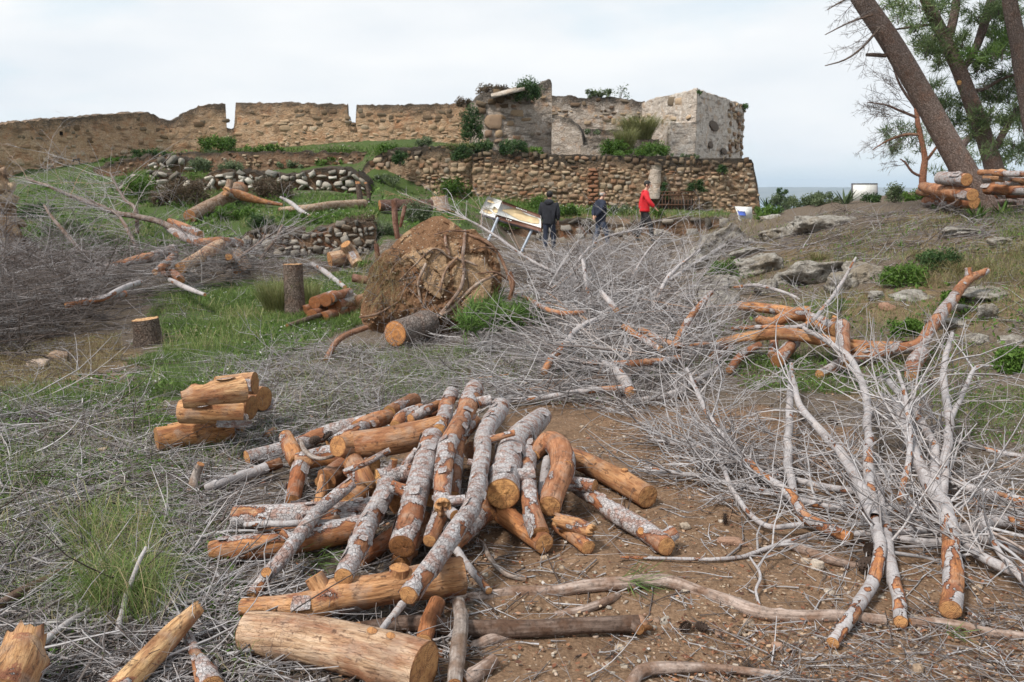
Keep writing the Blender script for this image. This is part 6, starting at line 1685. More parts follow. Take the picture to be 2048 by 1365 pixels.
def person(label, foot, height, face, jacket, trousers, hairmat, pose, hood=False, bald=False, turn=0):
    """local frame: the walker faces -y before `face` turns him"""
    s = height / 1.78
    root = empty('person', foot, label, 'person', 'walkers on the path')
    root.rotation_euler = (0, 0, face); root.scale = (s, s, s)
    aL, aR, lf, rf = pose['armL'], pose['armR'], pose['footL'], pose['footR']
    kn = lambda f, k: ((f[0] * .55 + (k * .1) * .45), f[1] * .5 - .06, .50)
    hip, chest, neck = (0, .0, .95), (0, .01, 1.30), (0, .0, 1.50)
    hd = pose.get('head', (0, -.03, 1.66))
    kl, kr = pose.get('kneeL', kn(lf, -1)), pose.get('kneeR', kn(rf, 1))
    N_ = [(*hip, .11, .09), (0, 0, 1.12, .11, .08), (*chest, .13, .09), (*neck, .048), (hd[0], hd[1], hd[2] - .09, .055), (*hd, .072, .085), (hd[0], hd[1], hd[2] + .07, .06, .07),
          (-.18, .01, 1.42, .05), (*aL[0], .037), (*aL[1], .028), (.18, .01, 1.42, .05), (*aR[0], .037), (*aR[1], .028),
          (-.09, 0, .9, .085), (*kl, .055), (lf[0], lf[1], .09, .035), (.09, 0, .9, .085), (*kr, .055), (rf[0], rf[1], .09, .035)]
    E = [(0, 1), (1, 2), (2, 3), (3, 4), (4, 5), (5, 6), (2, 7), (7, 8), (8, 9), (2, 10), (10, 11), (11, 12), (0, 13), (13, 14), (14, 15), (0, 16), (16, 17), (17, 18)]
    for hand, el, sd in ((aL[1], aL[0], -1), (aR[1], aR[0], 1)):                    # palm, four fingers and a thumb
        d = np.array(hand) - np.array(el); d = d / np.linalg.norm(d)
        sdv = np.cross(d, [0, 1, 0.2]); sdv /= np.linalg.norm(sdv)
        base = len(N_)
        wi = 9 if sd < 0 else 12
        pm = np.array(hand) + d * .06
        N_.append((*pm, .03, .018)); E.append((wi, base))
        for f in range(4):
            b = np.array(pm) + d * .05 + sdv * (.026 - .017 * f)
            m_ = b + d * (.032 - .004 * abs(f - 1)) + np.array([0, -.012, 0])
            N_.append((*m_, .008)); E.append((base, len(N_) - 1))
        N_.append((*(np.array(pm) + sdv * .045 + d * .02), .01)); E.append((base, len(N_) - 1))
    body = skin_mesh('body', root, N_, E, 'skin', 1)
    # clothes
    J = [(0, .0, pose.get('hem', .86), .215, .16), (0, 0, 1.05, .21, .16), (0, .01, 1.28, .225, .16), (0, .0, 1.43, .15, .115), (0, -.0, 1.50, .075, .07),
         (-.225, .01, 1.40, .092), (*aL[0], .075), (*(np.array(aL[0]) * .12 + np.array(aL[1]) * .88), .058), (.225, .01, 1.40, .092), (*aR[0], .075), (*(np.array(aR[0]) * .12 + np.array(aR[1]) * .88), .058)]
    skin_mesh('jacket', root, J, [(0, 1), (1, 2), (2, 3), (3, 4), (2, 5), (5, 6), (6, 7), (2, 8), (8, 9), (9, 10)], jacket, 1, root=1)
    Tn = [(0, .0, 1.0, .15, .115), (0, 0, .90, .155, .12), (-.095, 0, .82, .108), (*kl, .084), (lf[0], lf[1], .10, .068), (.095, 0, .82, .108), (*kr, .084), (rf[0], rf[1], .10, .068)]
    skin_mesh('trousers', root, Tn, [(0, 1), (1, 2), (2, 3), (3, 4), (1, 5), (5, 6), (6, 7)], trousers, 1, root=1)
    for f in (lf, rf):
        skin_mesh('shoe', root, [(f[0], f[1] + .04, .045, .042, .045), (f[0], f[1] - .06, .04, .045, .035), (f[0], f[1] - .16, .032, .038, .028)], [(0, 1), (1, 2)], 'shoe_black', 1, root=1)
    # head details
    R = Matrix.Rotation(turn, 3, 'Z')
    def onhead(v): return np.array([(np.array(R @ Vector(k))) for k in v]) + np.array(hd)
    def hp(name, V, q, mat): 
        link(name, mesh(name, onhead(V), q, M[mat]), root)
    V, q = ellipsoid((0, -.105, -.02), (.016, .022, .026), 6, 8); hp('nose', V, q, 'skin')
    for sx in (-1, 1):
        V, q = ellipsoid((sx * .085, .01, -.01), (.014, .028, .038), 6, 8); hp('ear', V, q, 'skin')
        V, q = ellipsoid((sx * .033, -.088, .012), (.012, .010, .008), 6, 8); hp('eye', V, q, 'shoe_black')
    V, q = ellipsoid((0, -.092, -.065), (.026, .010, .007), 6, 8); hp('mouth', V, q, 'lips')
    V, q = ellipsoid((0, .018, .035), (.092, .105, .098), 12, 18)
    if bald:
        k = (V[:, 2] < .02) | (abs(V[:, 0]) > .07); V = V * np.where(k, 1.0, .86)[:, None]
        qk = [f for f in q if all((V[i, 1] > -.03 and V[i, 2] < .055) for i in f)]
        hp('hair', V, np.array(qk), hairmat)
    else:
        qk = [f for f in q if not all((V[i, 1] < -.02 and V[i, 2] < .05) for i in f)]
        qk = [f for f in qk if not all(V[i, 2] < -.045 for i in f)]
        hp('hair', V * (1.04 if hood else 1.0), np.array(qk), hairmat)
    if hood:
        V, q = ellipsoid((0, .10, -.20), (.15, .085, .10), 8, 14)
        hp('hood', V, q, jacket)
    return root
def build_people():
    m_plain('skin', (.48, .28, .20), .6); m_plain('lips', (.36, .15, .12), .6); m_plain('shoe_black', (.02, .02, .022), .6); m_plain('cloth_black', (.016, .017, .024), .85, var=.3); m_plain('cloth_navy', (.017, .022, .042), .85, var=.3)
    m_plain('cloth_red', (.62, .022, .032), .75, var=.12); m_plain('jeans_dark', (.022, .028, .05), .85, var=.3); m_plain('jeans_blue', (.045, .06, .10), .85, var=.3); m_plain('cloth_charcoal', (.022, .022, .025), .85, var=.3)
    m_plain('hair_dark', (.012, .010, .010), .7); m_plain('hair_grey', (.42, .40, .39), .8)
    def at(u, v, D):
        return PD(u, v, D)
    # angles: 0 faces the viewer, pi away, +pi/2 to the right of the picture
    person('walker in a black hooded jacket seen from behind next to the information board', at(1098, 505, 25.0), 1.76, math.pi - .25, 'cloth_black', 'jeans_dark', 'hair_dark',
           dict(armL=((-.27, .02, 1.13), (-.25, -.05, .90)), armR=((.27, .02, 1.13), (.25, -.03, .90)), footL=(-.11, -.12), footR=(.1, .1), hem=.80), hood=True)
    person('grey haired walker in a dark navy jacket with his hands clasped behind his back', at(1200, 497, 25.4), 1.72, math.pi / 2 + .35, 'cloth_navy', 'jeans_blue', 'hair_grey',
           dict(armL=((-.27, .12, 1.13), (-.06, .20, .96)), armR=((.27, .12, 1.13), (.05, .21, .95)), footL=(-.1, -.22), footR=(.09, .2), hem=.78, head=(0, -.07, 1.64)), bald=True, turn=.1)
    person('dark haired walker in a bright red jacket and black trousers looking down', at(1288, 483, 25.6), 1.80, math.pi / 2 - .1, 'cloth_red', 'cloth_charcoal', 'hair_dark',
           dict(armL=((-.27, -.10, 1.16), (-.22, -.28, .98)), armR=((.28, .10, 1.14), (.26, .12, .90)), footL=(-.09, -.22), footR=(.1, .22), hem=.90, head=(0, -.07, 1.64)), turn=-.35)
build_people()
# ---------------------------------------------------------------- pines and bare trees at the right
def tree_part(parent, name, pts, D, r, style=(1, 1, 1), sides=14, sp=.1, lump=.06, Dv=None):
    P = np.array([PD(u, v, D if Dv is None else Dv[k]) for k, (u, v) in enumerate(pts)])
    R = np.interp(np.linspace(0, 1, len(P)), np.linspace(0, 1, len(r)), r) * m_per_px(P)
    t = tube(P, R, sides, sp, lump, None, knots=2)
    if parent is None: return P, t
    return part(name, parent, t['v'], t['q'], M['bark'], color=style, attrs=dict(lc=t['lc'], bk=t['bk'])), t
def needle_crown(o, clumps, D, seed, dens=1.0, mat='pine_needles', name='crown'):
    """tufts of needles gathered on short shoots: clumps [(u, v, radius px)]"""
    rng = np.random.default_rng(seed)
    g = Geo(); tw = Geo()
    for (u, v, rp) in clumps:
        c_ = PD(u, v, D + rng.uniform(-1.2, 1.2)); R = rp * D / F
        n = int(dens * 7.5 * (rp / 20) ** 2) + 3
        d = rng.normal(0, 1, (n, 3)); d /= np.linalg.norm(d, axis=1)[:, None]
        sh = c_ + d * (rng.random((n, 1)) ** .45) * R * np.array([1, 1, .62])
        k = 15
        pos = np.repeat(sh, k, 0) + rng.normal(0, .035, (n * k, 3))
        dirs = np.repeat(d * .7 + rng.normal(0, .3, (n, 3)) + np.array([0, 0, .35]), k, 0) + rng.normal(0, .75, (n * k, 3))
        dirs /= np.linalg.norm(dirs, axis=1)[:, None]
        L = rng.uniform(.12, .26, (n * k, 1))
        s = np.cross(dirs, rng.normal(0, 1, (n * k, 3))); s /= np.linalg.norm(s, axis=1)[:, None]
        w = rng.uniform(.005, .011, (n * k, 1))
        V = np.stack([pos - s * w, pos + s * w, pos + dirs * L], 1).reshape(-1, 3)
        t = np.arange(n * k * 3).reshape(-1, 3)
        g.add(V, None, t, tv=np.repeat(np.clip(np.repeat(rng.uniform(.1, .8, n), k) + rng.normal(0, .12, n * k), 0, 1), 3))
        for m in range(max(1, n // 3)):
            C = np.array([c_ * .55 + sh[m] * .45 - np.array([0, 0, .1]), (c_ + sh[m]) / 2 + rng.normal(0, .04, 3), sh[m]])
            cc, oo, qq = polytube(C, np.array([.014, .009, .005]), 3)
            tw.add(cc + oo, qq, tv=np.full(len(cc), .12))
    part(name, o, g.verts(), g.faces(), M[mat], attrs=g.attrs(), smooth=False)
    part('shoots', o, tw.verts(), tw.faces(), M['twig'], kind='stuff', attrs=tw.attrs())
def bare_sprays(o, starts, D, seed, r0=.012, tv=(0, .35), sub=2, name='twigs'):
    rng = np.random.default_rng(seed)
    temps = [spray(np.random.default_rng(seed + k), 9, sub, .9, False, .3, .010) for k in range(6)]
    pos, L, az, pit = [], [], [], []
    for (u, v, ln, a, spread, n) in starts:
        for _ in range(n):
            p = PD(u + rng.normal(0, spread), v + rng.normal(0, spread), D + rng.uniform(-.5, .5))
            an = math.radians(a + rng.normal(0, 16))
            pos.append(p); L.append(ln * D / F * rng.uniform(.6, 1.1)); az.append(0 if math.cos(an) > 0 else math.pi); pit.append(math.asin(math.sin(an)))
    n = len(pos)
    s = scatter(rng, temps, np.array(pos), np.array(L), np.array(az) + rng.normal(0, .4, n), np.array(pit), np.full(n, r0 / .010), np.zeros(n), tv)
    part(name, o, s.verts(), s.faces(), M['twig'], kind='stuff', attrs=s.attrs())
def build_trees():
    base = G(1968, 414)
    D = base[1]
    P, t = tree_part(None, '', [(1975, 425), (1962, 395), (1932, 350), (1880, 257), (1830, 165), (1780, 82), (1724, 0), (1690, -60), (1640, -170)], D, [32, 26, 24, 22.5, 21, 20, 19, 18, 16], sides=28, sp=.05)
    o = empty('pine_tree', base, 'leaning pine with a thick scaly trunk rising up left out of the picture', 'tree')
    part('trunk', o, t['v'], t['q'], M['bark'], attrs=dict(lc=t['lc'], bk=t['bk']), color=(.95, .86, .82))
    tree_part(o, 'limb', [(1772, 112), (1745, 110), (1732, 110)], D, [4, 4, 3], (.6, .55, .5))
    tree_part(o, 'limb', [(1745, 30), (1700, 45), (1650, 70)], D - .3, [3, 2, 1], (.7, .65, .6), 6)
    tree_part(o, 'limb', [(1760, 55), (1725, 95), (1690, 120), (1650, 132)], D - .2, [3, 2.5, 2, 1], (.7, .65, .6), 6)
    tree_part(o, 'limb', [(1712, -10), (1680, 5), (1655, 20)], D - .2, [3, 2, 1], (.7, .65, .6), 6)
    bare_sprays(o, [(1745, 20, 70, 195, 6, 4), (1750, 60, 90, 215, 8, 4), (1712, 0, 60, 200, 5, 3), (1735, 85, 60, 230, 8, 4)], D - .2, 61, .006)
    needle_crown(o, [(1640 + 40 * k, -150 - 30 * (k % 3), 60) for k in range(6)], D, 62)
    # second pine
    D2 = D + 3.2
    b2 = PD(1998, 385, D2); b2[2] = terrain(b2[0], b2[1])
    o2 = empty('pine_tree', b2, 'curved pine behind the leaning one with a pale sawn branch scar', 'tree')
    tree_part(o2, 'trunk', [(2002, 420), (1990, 345), (1972, 285), (1945, 210), (1918, 140), (1890, 80), (1868, 35), (1848, -10), (1830, -60)], D2, [21, 18, 16, 15, 14, 13, 12, 11, 10], (.82, .74, .72), 20, .08)
    tree_part(o2, 'limb', [(1894, 82), (1904, 50), (1912, 10), (1916, -40)], D2, [9, 9, 8, 7], (.85, .78, .76))
    tree_part(o2, 'limb', [(1925, 140), (1950, 100), (1968, 50), (1982, 0)], D2 + .5, [7, 8, 9, 8], (.85, .75, .78))
    tree_part(o2, 'limb', [(1985, 305), (2005, 270), (2022, 240), (2040, 215), (2060, 180)], D2 + .3, [6, 7, 6, 5, 3], (.6, .55, .52))
    tree_part(o2, 'limb', [(1862, 50), (1820, 55), (1775, 62)], D2, [3, 2.5, 1.5], (.6, .55, .5), 7)
    tree_part(o2, 'limb', [(1935, 180), (1965, 180), (2000, 160), (2030, 150)], D2, [4, 4, 3, 2], (.6, .55, .5), 7)
    V, q, tt, lc, rd = cap(ellipsoid(PD(1918, 166, D2 - .22), (.055, .02, .05), 3, 14)[0][14:28][:, [0, 1, 2]] if False else np.array([PD(1918, 166, D2 - .2) + (.05 * math.cos(a), -.01, .05 * math.sin(a)) for a in np.linspace(0, 6.2832, 13)[:-1]]), np.array([0, -1.0, 0]), 3)
    part('branch_scar', o2, V, [q, tt], M['cut'], color=(.7, .45, .2), attrs=dict(lc=lc, rad=rd), smooth=False)
    rng = np.random.default_rng(70)
    cl = []
    for (u, v, r) in ((1850, 30, 34), (1800, 20, 26), (1775, 12, 18), (1860, 75, 32), (1845, 100, 22), (1905, 15, 24), (1875, 120, 20), (1865, 88, 26), (1950, 40, 32), (1945, 95, 30), (1975, 120, 36), (2000, 80, 38), (2030, 110, 40), (2020, 40, 34), (2055, 60, 40), (2010, 160, 44), (2040, 190, 44), (1985, 190, 40),
                      (1965, 225, 32), (2010, 230, 38), (2045, 250, 30), (1920, 215, 30), (1905, 245, 22), (1890, 200, 24), (1940, 250, 28), (2035, 285, 22), (1870, 175, 16), (2000, 290, 24), (1960, 265, 26), (1880, 110, 26), (1825, 60, 20), (2050, 20, 40), (1985, 20, 30), (2020, 305, 18), (1930, 70, 18)):
        for _ in range(3):
            cl.append((u + rng.normal(0, r * .5), v + rng.normal(0, r * .4), r * .72))
    cl += [(1900 + 30 * k, -60 - 25 * (k % 4), 45) for k in range(7)]
    needle_crown(o2, cl, D2 + .4, 71, .95)
    needle_crown(o2, [(u, v, 26) for u, v in ((2010, 75), (2030, 90), (2000, 100), (1995, 110), (2025, 60), (1940, 110))], D2 - .6, 72, .8, 'needles_fresh', 'crown')
    bare_sprays(o2, [(1990, 190, 60, 150, 20, 6), (2020, 170, 60, 40, 20, 6), (1930, 220, 50, 130, 20, 5)], D2, 73, .006)
    # third pine, cut by the frame
    D3 = D + 1.0
    b3 = PD(2085, 400, D3); b3[2] = terrain(b3[0], b3[1])
    o3 = empty('pine_tree', b3, 'pine trunk cut by the right frame edge at the top', 'tree')
    tree_part(o3, 'trunk', [(2085, 420), (2075, 300), (2060, 215), (2046, 140), (2034, 75), (2022, 20), (2014, -40), (2000, -130), (1990, -220)], D3, [21, 20, 18, 17, 15, 14, 13, 11, 8], (.8, .74, .72), 18, .08)
    needle_crown(o3, [(1990, -230, 70), (2040, -180, 60), (1940, -200, 60), (2110, -30, 60), (2150, 40, 60), (2010, -90, 60), (2070, -120, 60)], D3, 75, .8)
    # fourth: reddish young pine with bare twigs on its left
    D4 = D + 8
    b4 = PD(1845, 385, D4)
    o4 = empty('pine_tree', b4, 'slim reddish pine with bare twigs spreading left behind the leaning trunk', 'tree')
    tree_part(o4, 'trunk', [(1845, 410), (1846, 350), (1850, 320), (1845, 290), (1836, 250), (1832, 215), (1828, 190)], D4, [7, 7, 6, 5, 5, 4, 3], (1.5, .85, .6), 10, .15)
    tree_part(o4, 'limb', [(1847, 330), (1862, 310), (1880, 285)], D4, [3, 3, 2], (1.2, .7, .5), 7)
    tree_part(o4, 'limb', [(1838, 270), (1810, 270), (1775, 282), (1745, 300)], D4, [3, 3, 2, 1], (1.4, .95, .7), 7)
    tree_part(o4, 'limb', [(1832, 235), (1800, 222), (1770, 210), (1735, 205)], D4, [3, 2.5, 2, 1], (.8, .6, .55), 7)
    tree_part(o4, 'limb', [(1830, 215), (1800, 170), (1785, 130), (1770, 100)], D4, [3, 2.5, 2, 1], (.7, .6, .6), 7)
    tree_part(o4, 'limb', [(1846, 355), (1825, 345), (1810, 325), (1800, 318)], D4, [3, 2.5, 2, 1], (.9, .6, .5), 7)
    bare_sprays(o4, [(1815, 215, 75, 170, 10, 7), (1790, 180, 80, 140, 14, 9), (1785, 215, 70, 175, 12, 8), (1800, 270, 70, 190, 14, 6), (1775, 285, 55, 205, 12, 5), (1790, 140, 60, 120, 10, 7), (1830, 190, 60, 110, 8, 5), (1760, 210, 50, 185, 8, 6), (1800, 330, 60, 170, 8, 4), (1790, 240, 60, 165, 14, 6)], D4, 81, .008, (0, .3))
    needle_crown(o4, [(1800, 272, 26), (1780, 282, 20), (1815, 262, 20), (1800, 298, 20), (1785, 300, 18), (1825, 282, 22), (1850, 262, 26), (1865, 240, 20), (1800, 250, 16), (1840, 300, 14), (1772, 265, 12), (1815, 320, 10), (1855, 285, 14)], D4, 82, 1.0)
    # fifth: far grey trunk behind the second pine and its foliage
    o5 = empty('pine_tree', PD(1905, 395, D + 6), 'short grey trunked pine farther back between the two nearer trunks', 'tree')
    tree_part(o5, 'trunk', [(1906, 410), (1906, 340), (1912, 315), (1930, 285), (1965, 250), (1985, 215)], D + 6, [10, 9, 8, 7, 5, 3], (.9, .8, .85), 12, .15)
    tree_part(o5, 'limb', [(1912, 318), (1895, 300), (1878, 275)], D + 6, [4, 3, 2], (.8, .7, .7), 8)
    needle_crown(o5, [(2030, 320, 26), (2000, 325, 20), (2048, 300, 26), (2020, 340, 16), (1960, 320, 18), (1905, 280, 24), (1890, 310, 12), (1935, 300, 22), (1885, 350, 12), (1870, 345, 10)], D + 7, 83, .8)
build_trees()
# ---------------------------------------------------------------- dead twigs covering the ground
TS = [spray(np.random.default_rng(500 + k), 8, 2, .22, False, .3) for k in range(10)]
T1 = [spray(np.random.default_rng(600 + k), 0, 0, .1, True, b, .010, 7) for k, b in enumerate((.1, .2, .4, .7, .3, 1.0, .15, .5))]
T3 = [spray(np.random.default_rng(640 + k), 4, 0, .25, False, .35, .010) for k in range(8)]
def stuff(name, label, g, mat):
    v = g.verts()
    org = np.array([*v[:, :2].mean(0), v[:, 2].min()])
    link(name, mesh(name, v - org, g.faces(), M[mat], attrs=g.attrs(), smooth=(mat == 'twig')), None, tuple(org), kind='stuff', label=label)
def litter(name, label, seed, zones):
    """zones: (polygon, sprays, singles, forked, length range, thickness range, lift range, tone range)"""
    rng = np.random.default_rng(seed)
    G_ = Geo()
    for poly, ns, n1, n3, ln, th, lf, tv, *ex in zones:
        for temps, n, ls, pm in ((TS, ns, 1.25, .12), (T1, n1, 1.0, .05), (T3, n3, 1.0, .08)):
            if ex: pm = ex[0]
            if not n: continue
            n = int(n * 1.15)
            p = sample_poly(rng, poly, n)
            L = (ln[0] + (ln[1] - ln[0]) * rng.random(n) ** 1.8) * ls
            floor = np.maximum(th[0] + (th[1] - th[0]) * rng.random(n) ** 2.2, .42 * m_per_px(p)) / (.010 * (1 if temps is not TS else 1.0))
            s = scatter(rng, temps, p, L, rng.uniform(0, 2 * np.pi, n), rng.normal(0, pm, n), floor * 1.0, rng.uniform(*lf, n) ** 1.5, tv, floor=1.0)
            G_.add(s.verts(), np.concatenate(s.q), tv=s.attrs()['tv'])
    stuff(name, label, G_, 'twig')
Z_LEFT = [(-260, 830), (280, 790), (330, 900), (560, 840), (700, 790), (900, 790), (800, 850), (640, 860), (480, 930), (470, 1000), (430, 1100), (480, 1210), (500, 1420), (-260, 1420)]
Z_HEAP = [(460, 930), (760, 850), (1000, 870), (960, 1100), (900, 1420), (480, 1420), (440, 1100)]
Z_STRIP = [(420, 720), (650, 690), (800, 700), (960, 640), (1100, 610), (1420, 640), (1430, 770), (1250, 830), (1000, 800), (760, 800), (560, 840), (400, 860)]
Z_RIGHT = [(1250, 830), (1480, 750), (2420, 740), (2420, 1180), (1900, 1110), (1700, 1060), (1480, 1000), (1300, 960)]
Z_SOIL = [(900, 1100), (1150, 880), (1500, 1000), (2420, 1120), (2420, 1420), (900, 1420)]
Z_BRUSHL = [(-260, 580), (60, 520), (300, 540), (470, 520), (560, 560), (420, 590), (300, 600), (130, 660), (-260, 730)]
Z_SLOPE = [(1380, 560), (1480, 480), (1640, 430), (2420, 420), (2420, 740), (1480, 750), (1420, 680)]
Z_BACK = [(1040, 500), (1300, 490), (1440, 460), (1460, 520), (1380, 580), (1420, 640), (1080, 640)]
Z_MEADOW = [(-260, 800), (150, 770), (330, 700), (290, 640), (320, 600), (560, 570), (720, 540), (740, 640), (620, 700), (420, 780), (-260, 880)]
def build_litter():
    litter('twig_litter', 'dense grey dead twigs littering the lower left ground', 31, [
        (Z_LEFT, 90, 6200, 1700, (.08, .6), (.0014, .0062), (0, .11), (.0, .95)),
        (Z_LEFT, 0, 180, 80, (.3, 1.1), (.005, .011), (.02, .14), (.0, .9)),
        (Z_HEAP, 10, 900, 260, (.06, .4), (.002, .007), (0, .06), (.0, .8))])
    litter('twig_litter', 'matted grey dead twigs in the strip behind the log heap', 32, [
        (Z_STRIP, 200, 3000, 800, (.12, .8), (.002, .0065), (0, .14), (.05, .95)), ([(900, 700), (1150, 640), (1420, 640), (1430, 760), (1250, 830), (1000, 790)], 130, 200, 100, (.3, .9), (.003, .007), (.0, .3), (.1, 1))])
    litter('twig_litter', 'grey twigs strewn under the pale branches at the right', 33, [
        (Z_RIGHT, 25, 620, 170, (.1, .7), (.0014, .005), (0, .07), (.0, .9)), ([(1270, 950), (1400, 860), (1900, 960), (2420, 1020), (2420, 1150), (1700, 1060), (1450, 1030)], 45, 190, 90, (.3, .9), (.003, .008), (.02, .24), (.3, 1))])
    litter('twig_litter', 'small twigs and sticks scattered over the bare soil', 34, [
        (Z_SOIL, 6, 620, 240, (.05, .3), (.0012, .005), (0, .05), (0, .9)), ([(1650, 1250), (2420, 1180), (2420, 1420), (1300, 1420), (1500, 1330)], 6, 700, 220, (.04, .28), (.001, .004), (0, .06), (0, .7))])
    litter('brushwood', 'dark tangled brushwood at the far left below the wall stub', 35, [
        (Z_BRUSHL, 640, 800, 240, (.4, 1.3), (.004, .012), (.0, .7), (.0, .7), .35),
        ([(-260, 650), (50, 570), (300, 590), (210, 665), (100, 705), (-260, 760)], 420, 420, 100, (.4, 1.2), (.004, .010), (.0, .8), (.0, .4), .35)])
    litter('brushwood', 'high tangled heap of bleached brushwood in front of the walkers', 36, [
        ([(1030, 560), (1100, 508), (1300, 506), (1345, 530), (1320, 590), (1390, 640), (1080, 650)], 210, 520, 240, (.4, 1.4), (.004, .016), (.0, .5), (.0, .95), .25),
        ([(1050, 640), (1400, 610), (1430, 700), (1330, 800), (1120, 790)], 120, 380, 170, (.3, 1.0), (.003, .013), (.0, .5), (.15, 1), .25)])
    litter('twig_litter', 'twigs and needles lying over the right slope', 37, [
        (Z_SLOPE, 25, 700, 200, (.12, .8), (.002, .008), (0, .08), (0, .8)), ([(1380, 500), (1500, 470), (1640, 430), (2420, 415), (2420, 500), (1560, 520)], 60, 800, 140, (.3, 1.0), (.003, .010), (0, .14), (0, .6))])
    litter('twig_litter', 'a few grey twigs lying in the green meadow', 38, [
        ([(-260, 700), (250, 650), (340, 720), (200, 790), (-260, 830)], 25, 420, 160, (.1, .6), (.002, .007), (0, .05), (0, .8)), (Z_MEADOW, 12, 260, 90, (.15, .7), (.002, .006), (0, .06), (.1, .9)), ([(420, 500), (760, 510), (740, 600), (600, 560), (480, 560)], 60, 180, 60, (.3, 1.0), (.004, .009), (0, .2), (.1, .8))])
    # bark chips, cone scales and rotten bits
    rng = np.random.default_rng(39)
    g = Geo()
    for poly, n, sz in ((Z_SOIL, 2600, (.004, .016)), (Z_LEFT, 2200, (.005, .02)), (Z_HEAP, 1500, (.005, .02)), (Z_STRIP, 900, (.006, .025)), (Z_RIGHT, 1600, (.004, .016)), ([(1300, 1250), (2420, 1200), (2420, 1420), (1300, 1420)], 2600, (.003, .012))):
        p = sample_poly(rng, poly, n)
        p[:, 2] += rng.uniform(.002, .02, n)
        V, q = leaves(rng, p, rng.uniform(*sz, n))
        V = V.reshape(-1, 4, 3); V[:, :, 2] = p[:, None, 2] + (V[:, :, 2] - p[:, None, 2]) * .45; V[:, 1] += (V[:, 1] - p) * .6
        g.add(V.reshape(-1, 3), q, tv=np.repeat(rng.random(n), 4))
    stuff('bark_litter', 'reddish brown bark chips strewn over the ground', g, 'bark_chips')
    # gravel
    g = Geo()
    for poly, n, sz in ((Z_SOIL, 2600, (.003, .012)), ([(1100, 830), (1420, 860), (1500, 1000), (1200, 960)], 700, (.004, .012)), (Z_RIGHT, 700, (.004, .012)), ([(1050, 1200), (2420, 1160), (2420, 1420), (1000, 1420)], 330, (.006, .020)), (Z_LEFT, 120, (.01, .03)), (Z_STRIP, 150, (.01, .03))):
        p = sample_poly(rng, poly, n)
        for k in range(n):
            Vk, qk = ROCKS[rng.integers(0, 8)]
            s = rng.uniform(*sz) * (1 + (rng.random() < .04))
            a = rng.uniform(0, 6.28); ca, sa = math.cos(a), math.sin(a)
            v = Vk * (s, s * rng.uniform(.6, 1), s * .6)
            v = np.stack([v[:, 0] * ca - v[:, 1] * sa, v[:, 0] * sa + v[:, 1] * ca, v[:, 2]], -1)
            g.add(v * 1.4 + p[k] + (0, 0, s * .12), qk, sv=np.full(len(v), rng.random()))
    stuff('gravel', 'pale and reddish pebbles in the brown soil', g, 'pebble')
build_litter()

# ---------------------------------------------------------------- grass and weeds
def grass(name, label, seed, zones):
    """zones: (polygon, n, height range, width px share, lean, tone range, clumpiness)"""
    rng = np.random.default_rng(seed)
    g = Geo()
    mat = None
    for poly, n, hh, wpx, lean, tv, clump in zones:
        n = int(n * 1.1)
        p = sample_poly(rng, poly, int(n * 1.9) if clump else n, 1.5)
        if clump:
            k = fbm(xy3(p[:, 0], p[:, 1]) * clump, 3, seed) + rng.normal(0, .05, len(p))
            p = p[np.argsort(-k)[:n]]
            p = p[rng.permutation(len(p))]
        h = rng.uniform(*hh, len(p)) * (.6 + .8 * fbm(xy3(p[:, 0], p[:, 1]) * 1.3, 2, seed + 1))
        w = np.maximum(.0016, wpx * m_per_px(p)) * rng.uniform(.6, 1.2, len(p))
        V, q, t = blades(rng, p - (0, 0, .01), h, w, rng.uniform(*lean, len(p)))
        tone = np.clip(rng.uniform(*tv, len(p)) + (fbm(xy3(p[:, 0], p[:, 1]) * .9, 3, seed + 2) - .5) * .8, 0, 1)
        g.add(V, q, t, tv=np.repeat(tone, 5))
    return g
Z_UPL = [(-260, 480), (100, 370), (200, 345), (330, 306), (560, 300), (740, 300), (800, 330), (760, 385), (945, 390), (960, 450), (850, 470), (740, 440), (480, 460), (470, 520), (250, 530), (100, 500)]
